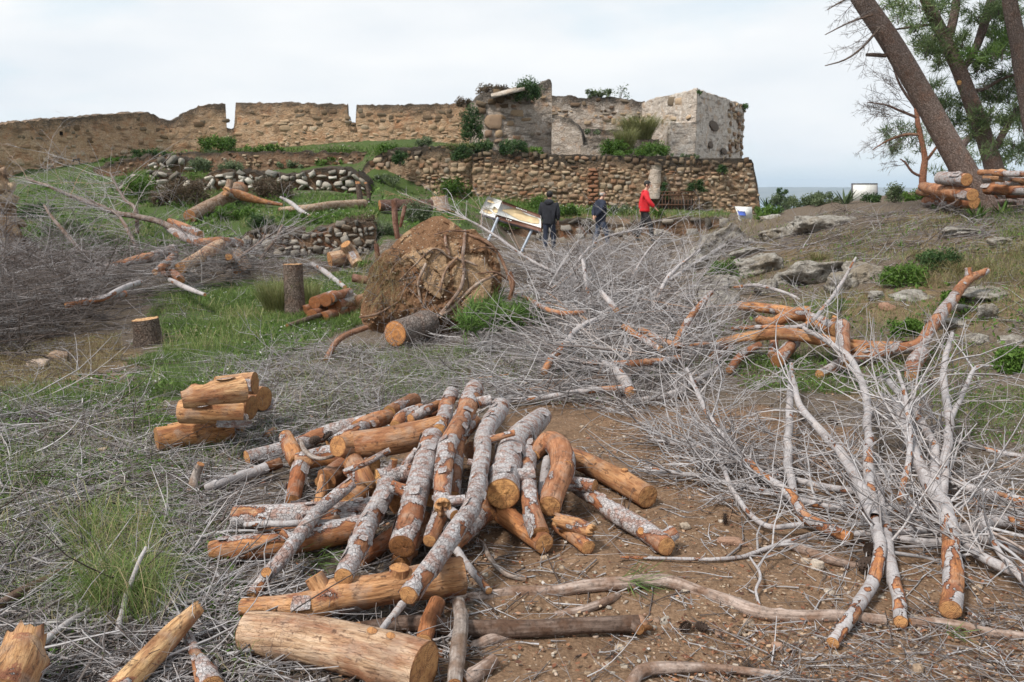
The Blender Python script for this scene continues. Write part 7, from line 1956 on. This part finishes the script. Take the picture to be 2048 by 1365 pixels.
def build_grass():
    g = grass('g', '', 51, [(Z_MEADOW, 36000, (.04, .13), .42, (.2, 1.2), (.1, .75), 1.2), (Z_MEADOW, 2500, (.12, .3), .45, (.3, 1.2), (.3, .95), 2)])
    stuff('grass', 'lush green grass of the left meadow', g, 'grass_green')
    g = grass('g', '', 52, [(Z_UPL, 44000, (.05, .17), .5, (.2, 1.1), (.1, .85), 1.0), ([(250, 345), (330, 320), (330, 400), (260, 400)], 1500, (.15, .4), .5, (.2, 1), (.3, .7), 0),
                            ([(480, 430), (760, 420), (750, 452), (480, 462)], 3500, (.1, .3), .5, (.2, 1.1), (.1, .9), 0), ([(330, 296), (560, 294), (940, 292), (900, 310), (740, 312), (360, 318)], 4000, (.05, .18), .5, (.2, 1), (.1, .7), 0),
                            ([(1050, 432), (1460, 425), (1460, 436), (1050, 444)], 1600, (.08, .25), .5, (.2, 1), (.2, .8), 0), ([(945, 398), (1110, 418), (1310, 425), (1300, 432), (1000, 436), (945, 420)], 3000, (.15, .4), .5, (.2, 1), (.1, .7), 0)])
    stuff('grass', 'green grass and weeds covering the terraced slope at the left', g, 'grass_green')
    g = grass('g', '', 53, [(Z_SLOPE, 9000, (.04, .14), .42, (.3, 1.3), (.1, .9), 1.0), ([(1850, 760), (2420, 640), (2420, 960), (1900, 930)], 7000, (.03, .11), .4, (.2, 1.2), (.2, .8), 1.5), ([(1420, 700), (1800, 720), (1880, 800), (1500, 780)], 4500, (.03, .09), .4, (.2, 1.2), (.2, .8), 1.5),
                            ([(1980, 430), (2420, 420), (2420, 470), (2000, 480)], 1800, (.1, .25), .45, (.3, 1.2), (.4, .9), 0)])
    stuff('grass', 'patchy short grass on the right slope', g, 'grass_green')
    g = grass('g', '', 54, [(Z_SLOPE, 6500, (.05, .2), .42, (.5, 1.8), (.0, 1.0), 1.1), ([(1820, 500), (2420, 480), (2420, 560), (1850, 580)], 2600, (.12, .35), .42, (.6, 1.8), (0, .9), 1.2), ([(-260, 720), (240, 670), (250, 720), (60, 790), (-260, 800)], 7500, (.03, .12), .4, (.5, 1.6), (0, .9), 0),
                            ([(1380, 430), (1560, 440), (1560, 500), (1400, 520)], 900, (.1, .25), .45, (.5, 1.5), (0, 1), 0)])
    stuff('dry_grass', 'straw coloured dry grass on the right slope and meadow edge', g, 'grass_dry')
    g = grass('g', '', 55, [(Z_LEFT, 5200, (.04, .17), .4, (.3, 1.3), (.1, .95), 1.6), ([(150, 1060), (320, 1060), (330, 1260), (180, 1260)], 1500, (.15, .42), .38, (.3, 1.4), (.2, 1), 0), ([(-260, 830), (330, 800), (330, 960), (-260, 1000)], 3800, (.04, .13), .4, (.3, 1.2), (.2, .95), 1.5),
                            (Z_STRIP, 5200, (.05, .16), .4, (.3, 1.3), (.1, .9), 1.2), ([(740, 720), (960, 700), (1000, 800), (780, 800)], 1800, (.06, .18), .4, (.5, 1.4), (.1, .7), 1)])
    stuff('grass', 'thin grass growing up through the dead twigs', g, 'grass_green')
    # low broad leaved weeds and tiny white flowers
    rng = np.random.default_rng(56)
    g = Geo(); f = Geo()
    for poly, n, sz, fl in (([(0, 980), (340, 1000), (480, 1120), (490, 1365), (0, 1365)], 9000, (.005, .017), .0), ([(0, 850), (300, 800), (420, 900), (400, 1000), (0, 1000)], 6000, (.006, .018), .01), (Z_MEADOW, 3500, (.01, .03), .12), (Z_UPL, 5500, (.03, .08), .02), ([(1880, 740), (2420, 700), (2420, 960), (1900, 930)], 3500, (.006, .016), .06),
                          ([(1430, 700), (1850, 720), (1880, 800), (1480, 780)], 2200, (.007, .018), .05), (Z_SLOPE, 3000, (.012, .035), .0), ([(0, 830), (330, 800), (330, 950), (0, 1000)], 1500, (.008, .02), .02), ([(1110, 412), (1300, 420), (1300, 434), (1110, 428)], 900, (.04, .09), .5), ([(490, 440), (760, 425), (760, 450)], 900, (.03, .07), .12), (Z_STRIP, 1200, (.008, .022), 0)):
        p = sample_poly(rng, poly, n * 2)
        k = fbm(xy3(p[:, 0], p[:, 1]) * 1.7, 3, 5) + rng.normal(0, .04, len(p))
        p = p[np.argsort(-k)[:n]]
        s = rng.uniform(*sz, len(p))
        p = p + np.stack([rng.normal(0, .02, len(p)), rng.normal(0, .02, len(p)), rng.uniform(.3, 2.6, len(p)) * s], -1)
        V, q = leaves(rng, p, s)
        g.add(V, q, tv=np.repeat(rng.random(len(p)), 4))
        m = rng.random(len(p)) < fl
        if m.any():
            V, q = leaves(rng, p[m] + (0, 0, .03), s[m] * .55)
            f.add(V, q, tv=np.repeat(rng.random(int(m.sum())), 4))
    stuff('weeds', 'small leafy weeds among grass and twigs', g, 'leaf_bright')
    stuff('flowers', 'tiny white flowers among the weeds', f, 'petal')
build_grass()

# ---------------------------------------------------------------- single plants
def shrub(name, label, u, v, w, h, mat='leaf_dark', D=None, leaf=None, n=None, group=None, cat='shrub', flowers=0, stems=5, seed=None, hang=False, deep=.7):
    seed = seed if seed is not None else int(u * 7 + v)
    rng = np.random.default_rng(seed)
    p = G(u, v) if D is None else PD(u, v, D)
    s = float(m_per_px(p)); W_, H_ = w * s, h * s
    leaf = leaf or max(.02, 2.3 * s); n = n or int(min(4200, max(260, w * h * 1.5)))
    k = max(9, int(w * h / 60))
    cc = np.stack([rng.uniform(-.42, .42, k) * W_, rng.uniform(-.4, .4, k) * W_ * deep, rng.uniform(.15, .85, k) * H_], -1)
    cc[:, 2] *= 1 - .9 * (abs(cc[:, 0]) / W_) ** 1.5
    rr = rng.uniform(.14, .34, k) * min(W_, H_ * 1.2)
    wh = rng.integers(0, k, n)
    d = rng.normal(0, 1, (n, 3)); d /= np.linalg.norm(d, axis=1)[:, None]
    pos = cc[wh] + d * (rr[wh] * rng.random(n) ** .6 * (1 + .4 * rng.random(n) ** 4))[:, None]
    pos[:, 2] = pos[:, 2] if hang else np.abs(pos[:, 2])
    if hang: pos[:, 2] -= H_ * .5
    V, q = leaves(rng, pos, leaf * rng.uniform(.55, 1.2, n))
    tv = np.clip(np.repeat(rng.uniform(.1, .8, k)[wh] + rng.normal(0, .15, n), 4), 0, 1)
    o = link(name, None, None, tuple(p), label=label, cat=cat, group=group)
    part('foliage', o, V + p, q, M[mat], attrs=dict(tv=tv), smooth=False)
    g = Geo()
    for _ in range(stems):
        t_ = cc[rng.integers(0, k)]
        C = np.array([(t_[0] * .2, t_[1] * .2, -.06 if not hang else -H_ * .5), t_ * .5 + rng.normal(0, .02, 3), t_ + np.array([0, 0, rr.mean() * .6])])
        c_, o_, q_ = polytube(C, np.array([1.0, .8, .4]) * max(.006, .5 * s), 4)
        g.add(c_ + o_ + p, q_, tv=np.full(len(c_), .15))
    part('stems', o, g.verts(), g.faces(), M['twig'], attrs=g.attrs())
    if flowers:
        m = rng.integers(0, n, flowers)
        V, q = leaves(rng, pos[m] * 1.04 + p, leaf * .55)
        part('flowers', o, V, q, M['petal'], kind='stuff', attrs=dict(tv=np.full(len(V), .5)))
    return o
def tuft(name, label, u, v, w, h, mat='grass_pale', D=None, n=700, lean=(.3, 1.4), group=None, cat='grass tuft', wpx=.45):
    rng = np.random.default_rng(int(u * 3 + v))
    p = G(u, v) if D is None else PD(u, v, D)
    s = float(m_per_px(p))
    r = rng.random(n) ** .6 * w * s * .22; a = rng.uniform(0, 2 * np.pi, n)
    pos = p + np.stack([np.cos(a) * r, np.sin(a) * r * .7, np.full(n, -.02)], -1)
    V, q, t = blades(rng, pos, rng.uniform(.5, 1.1, n) * h * s, np.maximum(.0016, wpx * s) * rng.uniform(.6, 1.2, n), rng.uniform(*lean, n) * min(1.2, .55 * w / h), az=a + rng.normal(0, .8, n))
    return thing(name, V, [q, t], M[mat], label, cat, group, origin=p, attrs=dict(tv=np.repeat(rng.random(n), 5)), smooth=False)
def agave(label, u, v, h, D=None, n=16, seed=1, mat='leaf_bright'):
    rng = np.random.default_rng(seed)
    p = G(u, v) if D is None else PD(u, v, D)
    H_ = h * float(m_per_px(p))
    o = link('agave', None, None, tuple(p), label=label, cat='agave', group='agaves on the crest')
    for k in range(n):
        a = k * 2.4 + rng.normal(0, .2); el = rng.uniform(.35, 1.3); L = H_ * rng.uniform(.8, 1.1)
        d = np.array([math.cos(a) * math.cos(el), math.sin(a) * math.cos(el), math.sin(el)]); sd = np.array([-math.sin(a), math.cos(a), 0]); up = np.cross(sd, d)
        rows = []
        for t, w in ((0, .05), (.3, .075), (.65, .055), (1, .004)):
            c_ = p + d * L * t - np.array([0, 0, 1]) * L * .12 * t * t
            rows += [c_ - sd * w * L + up * w * L * .4, c_, c_ + sd * w * L + up * w * L * .4]
        q = [(3 * r + m, 3 * r + m + 1, 3 * r + m + 4, 3 * r + m + 3) for r in range(3) for m in range(2)]
        part('leaf', o, rows, np.array(q), M[mat], attrs=dict(tv=np.full(12, rng.uniform(.0, .5))))
def build_plants():
    S = shrub; gw = 'plants on the fort walls'; gs = 'bushes on the terraced slope'; gc = 'bushes on the crest'
    S('climbing_plant', 'tall dark green climbing plant in the corner left of the bastion block', 945, 290, 42, 88, 'leaf_dark', 34.6, group=gw, deep=.4)
    S('shrub', 'dark green bush hanging over the top of the bastion block', 1055, 202, 52, 42, 'leaf_dark', 35.1, group=gw)
    S('dry_shrub', 'grey dry shrub on the top left of the bastion block', 985, 190, 60, 22, 'leaf_brown', 36.2, group=gw)
    S('dry_shrub', 'small brown shrub on the crest where parapet and bastion meet', 930, 214, 34, 22, 'leaf_brown', 39.5, group=gw)
    S('shrub', 'grey green low shrub on the recessed wall top', 1195, 197, 60, 18, 'leaf_grey', 41.2, group=gw)
    S('shrub', 'upright leafy plant against the sky on the recessed wall top', 1240, 198, 44, 28, 'leaf_grey', 41.2, group=gw, n=140)
    tuft('grass_clump', 'big pale yellow green grass clump between the bastion blocks', 1278, 278, 110, 64, 'grass_pale', 34.8, 1500, group=gw)
    tuft('grass_clump', 'lower green grass clump spilling down the grey steps', 1250, 305, 60, 62, 'grass_pale', 33.4, 800, group=gw)
    S('shrub', 'green weeds on the steps below the grass clump', 1225, 312, 60, 34, 'leaf_bright', 33.2, group=gw)
    S('shrub', 'green weeds at the foot of the low plinth block', 1305, 314, 60, 30, 'leaf_bright', 33.0, group=gw)
    S('shrub', 'small pale flowered plant on the upper step', 1185, 270, 40, 12, 'leaf_grey', 36.5, flowers=30, group=gw)
    S('shrub', 'low green fringe on the bastion wall top at the right', 1370, 318, 60, 12, 'leaf_grey', 32.2, group=gw)
    S('shrub', 'grassy green fringe on the bastion wall top in the middle', 1270, 318, 90, 18, 'leaf_bright', 31.9, group=gw)
    S('shrub', 'dark rounded bush on the bastion wall crest near its left end', 1025, 310, 58, 32, 'leaf_dark', 31.7, group=gw)
    S('shrub', 'bright green weeds right of the dark rounded bush', 1065, 312, 50, 18, 'leaf_bright', 31.9, group=gw)
    tuft('grass_clump', 'broad grassy hummock on the broken rubble wall', 920, 306, 110, 30, 'grass_green', 32.4, 1100, group=gw)
    S('shrub', 'green bush on the broken rubble wall under the climbing plant', 965, 304, 46, 26, 'leaf_dark', 32.2, group=gw)
    S('shrub', 'dark green hanging plant on the face of the broken rubble wall', 800, 330, 28, 34, 'leaf_dark', 32.0, group=gw, deep=.3)
    S('shrub', 'green bush at the left shoulder of the broken rubble wall', 775, 312, 48, 26, 'leaf_bright', 33, group=gw)
    S('shrub', 'grey green plant on the crest of the broken rubble wall', 850, 296, 36, 22, 'leaf_grey', 33.2, group=gw)
    S('shrub', 'dark hanging plant at the right of the broken rubble wall', 925, 322, 40, 30, 'leaf_dark', 31.6, group=gw, deep=.3)
    S('ivy', 'dark ivy beside the grey pilaster', 1327, 408, 18, 48, 'leaf_dark', 31.25, group=gw, cat='ivy', deep=.2)
    S('ivy', 'green plant on the face of the bastion wall above the grille', 1392, 384, 36, 24, 'leaf_dark', 31.5, group=gw, cat='ivy', deep=.2)
    S('ivy', 'small green tuft high on the right end of the bastion wall', 1444, 348, 24, 18, 'leaf_dark', 31.9, group=gw, cat='ivy', deep=.2)
    S('ivy', 'twiggy green plant at the top right corner of the tower', 1488, 222, 18, 16, 'leaf_dark', 42, group=gw, cat='ivy')
    S('ivy', 'tiny green tuft on the sharp tower corner', 1399, 190, 10, 9, 'leaf_dark', 35.9, group=gw, cat='ivy')
    # slope
    for lab, u, v, w, h, m, fl in (
        ('green weeds at the foot of the first notch in the parapet', 435, 304, 70, 34, 'leaf_bright', 0), ('bright weeds below the sunken part of the parapet', 395, 304, 50, 24, 'leaf_bright', 0),
        ('long low weeds along the foot of the middle parapet', 530, 304, 90, 18, 'leaf_bright', 0), ('grey leaved plant at the end of the outcrop', 432, 320, 34, 20, 'leaf_grey', 0),
        ('dark weeds at the left foot of the parapet', 300, 318, 80, 20, 'leaf_dark', 0), ('green hummock left of the pale outcrop', 225, 332, 50, 16, 'leaf_bright', 0),
        ('grey green bush on the tumbled terrace wall', 465, 352, 54, 28, 'leaf_grey', 0), ('grey green bush behind the pale outcrop', 402, 346, 42, 30, 'leaf_grey', 0),
        ('brown dry bush under the pale outcrop', 375, 408, 90, 52, 'leaf_brown', 0), ('brown heathery bush left of the felled trunk', 330, 410, 50, 34, 'leaf_brown', 0), ('dry brown bush below the tumbled wall', 545, 396, 80, 40, 'leaf_brown', 0),
        ('bright green bank of weeds at the left of the slope', 285, 400, 60, 56, 'leaf_bright', 0), ('bright green weeds under the tumbled wall on the left', 300, 372, 50, 30, 'leaf_bright', 0),
        ('grey green white flowered bush above the tumbled wall', 585, 340, 60, 18, 'leaf_grey', 40), ('green bush above the tumbled wall at its right', 660, 332, 60, 20, 'leaf_bright', 0), ('small green bush right of the tumbled wall', 700, 385, 46, 30, 'leaf_bright', 0),
        ('white flowered tuft before the broken rubble wall', 772, 372, 54, 22, 'leaf_grey', 50), ('broad leaved green plants at the corner of the two rubble walls', 915, 396, 70, 40, 'leaf_bright', 0), ('dark plant in the gap between the two rubble walls', 938, 372, 22, 34, 'leaf_dark', 0),
        ('tall white flowered plant right of the dark fallen trunk', 835, 446, 52, 48, 'leaf_grey', 90), ('white flowered plant left of the root plate', 770, 470, 46, 30, 'leaf_grey', 60),
        ('brown green bush at the right end of the dry stone wall', 720, 462, 70, 34, 'leaf_brown', 20), ('green mound on the dry stone wall', 640, 452, 60, 22, 'leaf_bright', 20), ('dark green mound at the left end of the dry stone wall', 520, 458, 60, 30, 'leaf_dark', 0),
        ('green weeds in front of the felled trunk', 470, 440, 90, 30, 'leaf_bright', 0), ('green weeds below the long thin trunk', 600, 445, 80, 22, 'leaf_bright', 0), ('dark bush in the left brush under the dead tree', 200, 520, 110, 56, 'leaf_dark', 0), ('grey green bush in the left brush', 130, 480, 80, 44, 'leaf_grey', 0), ('dark bush behind the wall stub', 70, 440, 70, 36, 'leaf_dark', 0),
        ('bright weeds before the leaning pale log', 735, 545, 50, 26, 'leaf_bright', 0), ('green plants at the foot of the bastion wall by the board', 1085, 425, 60, 36, 'leaf_bright', 0), ('green plants between the board and the grey haired walker', 1140, 432, 50, 24, 'leaf_bright', 30),
        ('flowering weeds left of the red jacket', 1250, 428, 70, 18, 'leaf_grey', 70), ('green plant right of the red jacket', 1320, 436, 24, 22, 'leaf_bright', 0), ('small plant against the middle of the bastion wall', 1155, 396, 16, 14, 'leaf_dark', 0),
        ('green weeds between the board posts', 1010, 458, 60, 30, 'leaf_bright', 0)):
        S('shrub', lab, u, v, w, h, m, flowers=fl, group=gs)
    for lab, u, v, w, h, m in (
        ('green weeds between the two grey outcrops on the right slope', 1455, 560, 80, 44, 'leaf_bright'), ('green bush right of the brownish boulder', 1805, 572, 80, 46, 'leaf_bright'), ('dark weedy bush on the slope under the pine', 1880, 540, 80, 40, 'leaf_dark'),
        ('ferny green weeds at the right frame edge', 2030, 745, 60, 50, 'leaf_bright'), ('small weeds below the curved reddish branch', 1810, 672, 60, 34, 'leaf_bright'), ('weedy patch near the low ledge', 1900, 610, 50, 24, 'leaf_bright')):
        S('weed_clump', lab, u, v, w, h, m, group='weed clumps on the right slope', cat='weeds')
    for lab, u, v, w, h, m in (
        ('twiggy bush on the crest right of the small sign', 1560, 425, 50, 38, 'leaf_grey'), ('low green bush left on the crest', 1535, 440, 60, 30, 'leaf_bright'), ('grey bush in the middle of the crest', 1605, 418, 60, 28, 'leaf_grey'), ('upright sprig on the crest against the hills', 1562, 402, 20, 30, 'leaf_dark'),
        ('low bush left of the crest agave', 1650, 412, 60, 30, 'leaf_grey'), ('small dark bush before the white panel', 1742, 410, 34, 28, 'leaf_dark'), ('thin bush right of the white panel', 1790, 404, 40, 36, 'leaf_grey'), ('green bush under the slim reddish pine', 1835, 404, 56, 26, 'leaf_bright'), ('bush beside the agave near the leaning pine', 1890, 420, 60, 18, 'leaf_bright')):
        S('shrub', lab, u, v, w, h, m, group=gc)
    agave('spiky pale agave left of the white panel', 1690, 410, 42, n=18, seed=2, mat='leaf_grey')
    agave('dark broad leaved agave by the bastion corner', 1535, 418, 34, n=9, seed=3, mat='leaf_dark')
    agave('green agave at the left foot of the leaning pine', 1955, 440, 44, n=14, seed=4)
    agave('green agave right of the leaning pine foot', 2005, 432, 40, n=12, seed=5)
    agave('small spiky green plant alone on the right slope', 1800, 495, 20, n=9, seed=6)
    tuft('grass_tuft', 'tall pale green grass tuft around the tall stump', 560, 628, 130, 105, 'grass_pale', None, 900)
    tuft('grass_tuft', 'pale green grass right behind the tall stump', 622, 612, 60, 70, 'grass_pale', None, 350)
    tuft('grass_tuft', 'long thin leaved grass tuft in the twigs at the lower left', 242, 1215, 200, 150, 'grass_green', None, 650, (.4, 1.8), wpx=.6)
    tuft('grass_tuft', 'small grass tuft above the lower left corner', 60, 1195, 100, 60, 'grass_green', None, 200, (.4, 1.8), wpx=.6)
    tuft('grass_tuft', 'green grass tuft by the small red stack', 700, 620, 40, 22, 'grass_green', None, 200)
    tuft('grass_tuft', 'straw coloured tuft on the right slope crest', 1640, 520, 60, 30, 'grass_dry', None, 220, (.6, 1.8))
    tuft('grass_tuft', 'straw tuft in front of the right bushes on the slope', 1930, 545, 90, 40, 'grass_dry', None, 350, (.6, 1.8))
    tuft('grass_tuft', 'straw tuft left of the leaning pine on the slope', 1850, 520, 80, 34, 'grass_dry', None, 300, (.6, 1.8))
    # fresh pine sprigs
    rng = np.random.default_rng(90)
    for lab, u, v, h, n, L, sp in (('fresh green pine sprig lying on the pale root', 1262, 1160, .03, 70, .17, .02), ('green pine sprig at the right edge beside the low soil', 1905, 1262, .02, 24, .09, .015), ('green needle bunch under the grey scaly log', 640, 1120, .02, 60, .14, .05)):
        p = G(u, v, h)
        d = rng.normal(0, .45, (n, 3)) + np.array([.75, -.45, .05])
        d /= np.linalg.norm(d, axis=1)[:, None]
        pos = p + rng.normal(0, sp, (n, 3)) * (1, 1, .3)
        s = np.cross(d, rng.normal(0, 1, (n, 3))); s /= np.linalg.norm(s, axis=1)[:, None]
        LL = L * rng.uniform(.6, 1.1, (n, 1)); w = .0012
        V = np.stack([pos - s * w, pos + s * w, pos + d * LL * .6 + s * w, pos + d * LL * .6 - s * w, pos + d * LL], 1).reshape(-1, 3)
        V[:, 2] = np.maximum(V[:, 2], terrain(V[:, 0], V[:, 1]) + .006)
        b = (np.arange(n) * 5)[:, None]
        thing('pine_sprig', V, [b + np.array([[0, 1, 2, 3]]), b + np.array([[3, 2, 4]])], M['needles_fresh'], lab, 'pine sprig', 'fresh pine sprigs', origin=p, attrs=dict(tv=np.repeat(rng.random(n), 5)), smooth=False)
    o = empty('pine_bough', G(985, 660), 'drooping green pine bough in front of the root plate', 'pine bough')
    Dq = float(o.location[1])
    needle_crown(o, [(985, 600, 22), (960, 625, 24), (1000, 630, 24), (1040, 630, 20), (935, 650, 18), (1075, 640, 16), (990, 655, 18), (925, 680, 12)], Dq - .3, 92, 1.5, 'needles_fresh', 'needles')
    # pine cones
    cone0 = None
    spots = [(1742, 1112, 24, 'dark open cone hanging under the pale branches', .05), (1730, 1142, 24, 'lower dark cone under the pale branches', .02), (1405, 1262, 16, 'cone on the soil left of the curved branch tip', .01), (1372, 1260, 16, 'second cone on the soil by the root', .01), (330, 1082, 16, 'cone in the twigs at the left of the heap', .02), (628, 888, 14, 'cone on the rear left logs', .2),
             (1668, 850, 11, 'cone among the upper pale branch twigs', .1), (1860, 770, 12, 'cone near the thick leaning log', .03), (655, 880, 13, 'second cone on the rear left logs', .2), (1450, 1045, 12, 'cone lying beneath the leftmost fallen branch', .02)]
    for k, (u, v, rp, lab, h) in enumerate(spots):
        p = G(u, v, h); R = rp * float(m_per_px(p))
        if cone0 is None:
            g = Geo(); V, q = ellipsoid((0, 0, 0), (.32, .32, .8), 8, 10); g.add(V, q)
            me_c = mesh('core', g.verts(), g.faces(), M['cone'])
            g = Geo()
            for m in range(70):
                z = -.85 + 1.75 * m / 69; a = m * 2.399; r = .62 * math.sqrt(max(.05, 1 - (z / .98) ** 2))
                d = np.array([math.cos(a), math.sin(a), 0]); s = np.array([-math.sin(a), math.cos(a), 0]); U = np.array([0, 0, 1.0])
                c_ = U * z
                g.add([c_ + d * .2 - s * .07, c_ + d * .2 + s * .07, c_ + d * r + s * .15 + U * .12, c_ + d * r * 1.1 + U * .17, c_ + d * r - s * .15 + U * .12], [(0, 1, 2, 4)], [(4, 2, 3)])
            me_s = mesh('scales', g.verts(), g.faces(), M['cone'], smooth=False)
            cone0 = 1
        o = link('pine_cone', None, None, tuple(p + (0, 0, R * .5)), rot=(1.3 + .2 * k, .3 * k, k * 1.9), scale=(R, R, R), label=lab, cat='pine cone', group='fallen pine cones')
        link('core', me_c, o); link('scales', me_s, o, kind='stuff')
    # fallen dead pine crown at the far left
    B = branch; gl = 'grey branches of the dead pine at the left'
    B('long grey limb of the dead pine reaching far to the upper left', [(389, 482, None, 17.2), (320, 445, None, 17.6), (230, 425, None, 18), (151, 395, None, 18.4), (100, 374, None, 18.8), (52, 358, None, 19.2)], [7, 6, 5, 4, 3, 2], group=gl, twigs=70, style='deadlimb', seed=41, tw=(.7, 2.0), tr=.007, tv=(.3, 1), ends=(None, None))
    B('bleached limb of the dead pine rising steeply against the slope', [(275, 467, None, 18), (270, 418, None, 18.2), (248, 398, None, 18.5), (220, 345, None, 19)], [4, 4, 3, 2], group=gl, twigs=45, style='deadlimb', seed=42, tw=(.7, 1.8), tr=.007, tv=(.4, 1), ends=(None, None))
    B('grey limb of the dead pine standing over the left brush', [(190, 530, None, 15.8), (131, 467, None, 16), (100, 429, None, 16.2), (88, 410, None, 16.4)], [4, 4, 3, 2], group=gl, twigs=50, style='deadlimb', seed=43, tw=(.6, 1.6), tr=.006, tv=(.25, .95), ends=(None, None))
    B('drooping grey limb of the dead pine crossing the green bank', [(285, 520, None, 16.2), (260, 470, None, 16.6), (235, 430, None, 17), (180, 400, None, 17.4)], [4, 4, 3, 2], group=gl, twigs=50, style='deadlimb', seed=44, tw=(.6, 1.6), tr=.006, tv=(.2, .9), ends=(None, None))
    B('low grey limb of the dead pine over the dark brush', [(120, 560, None, 14), (60, 535, None, 14.2), (0, 510, None, 14.4), (-40, 500, None, 14.6)], [4, 4, 3, 2], group=gl, twigs=50, style='deadlimb', seed=45, tw=(.5, 1.3), tr=.006, tv=(.25, .95), ends=(None, None))
    B('thin dead branch before the dry stone wall', [(520, 520, None, 16.5), (550, 480, None, 16.7), (565, 450, None, 17)], [3, 3, 2], group=gl, twigs=35, style='deadlimb', seed=46, tw=(.5, 1.2), tr=.006, tv=(.25, .95), ends=(None, None))
    B('thin dead branch left of the dry stone wall', [(450, 540, None, 15.5), (500, 500, None, 16), (540, 470, None, 16.5)], [3, 3, 2], group=gl, twigs=30, style='deadlimb', seed=47, tw=(.5, 1.2), tr=.006, tv=(.25, .95), ends=(None, None))
    # bleached crown between root plate and walkers
    gb = 'dead branches in the brush'
    B('long bleached branch sweeping from the board behind the root plate', [(1140, 560, None, 14), (1060, 520, None, 14.4), (980, 465, None, 14.8), (910, 425, None, 15.2)], [3.1, 3.1, 2.5, 1.2], group=gb, twigs=60, seed=51, tw=(.5, 1.4), tr=.006, tv=(.5, 1), ends=(None, None))
    B('bleached branch standing before the grey haired walker', [(1120, 580, None, 13), (1150, 530, None, 14), (1200, 480, None, 15), (1290, 455, None, 15.4)], [2.5, 2.5, 1.9, 1.2], group=gb, twigs=26, seed=52, tw=(.5, 1.3), tr=.006, tv=(.4, 1), ends=(None, None))
    B('bleached branch in front of the red jacket walker', [(1260, 560, None, 14), (1290, 510, None, 14.5), (1320, 475, None, 15)], [2.5, 1.9, 1.2], group=gb, twigs=26, seed=53, tw=(.5, 1.3), tr=.006, tv=(.4, 1), ends=(None, None))
    B('bleached branch right of the root plate', [(1080, 620, None, 11), (1100, 570, None, 11.5), (1130, 520, None, 12)], [2.5, 1.9, 1.2], group=gb, twigs=26, seed=54, tw=(.5, 1.3), tr=.006, tv=(.4, 1), ends=(None, None))
    B('grey branch lying on the rock at the right of the brush', [(1290, 600, .2), (1370, 540, .3), (1450, 490, .2)], [4, 4, 3], group=gb, twigs=50, seed=55, tw=(.5, 1.2), tr=.006, tv=(.2, .8), ends=(None, None))
    B('grey stick with twigs on the right slope', [(1470, 575, .1), (1520, 572, .15), (1580, 590, .1), (1600, 600, .05)], [4, 4, 3, 2], group=gb, twigs=10, seed=56, tw=(.3, .7), tr=.004, tv=(.3, .9))
m_plain('cone', (.055, .035, .026), .8, var=.4)
build_plants()
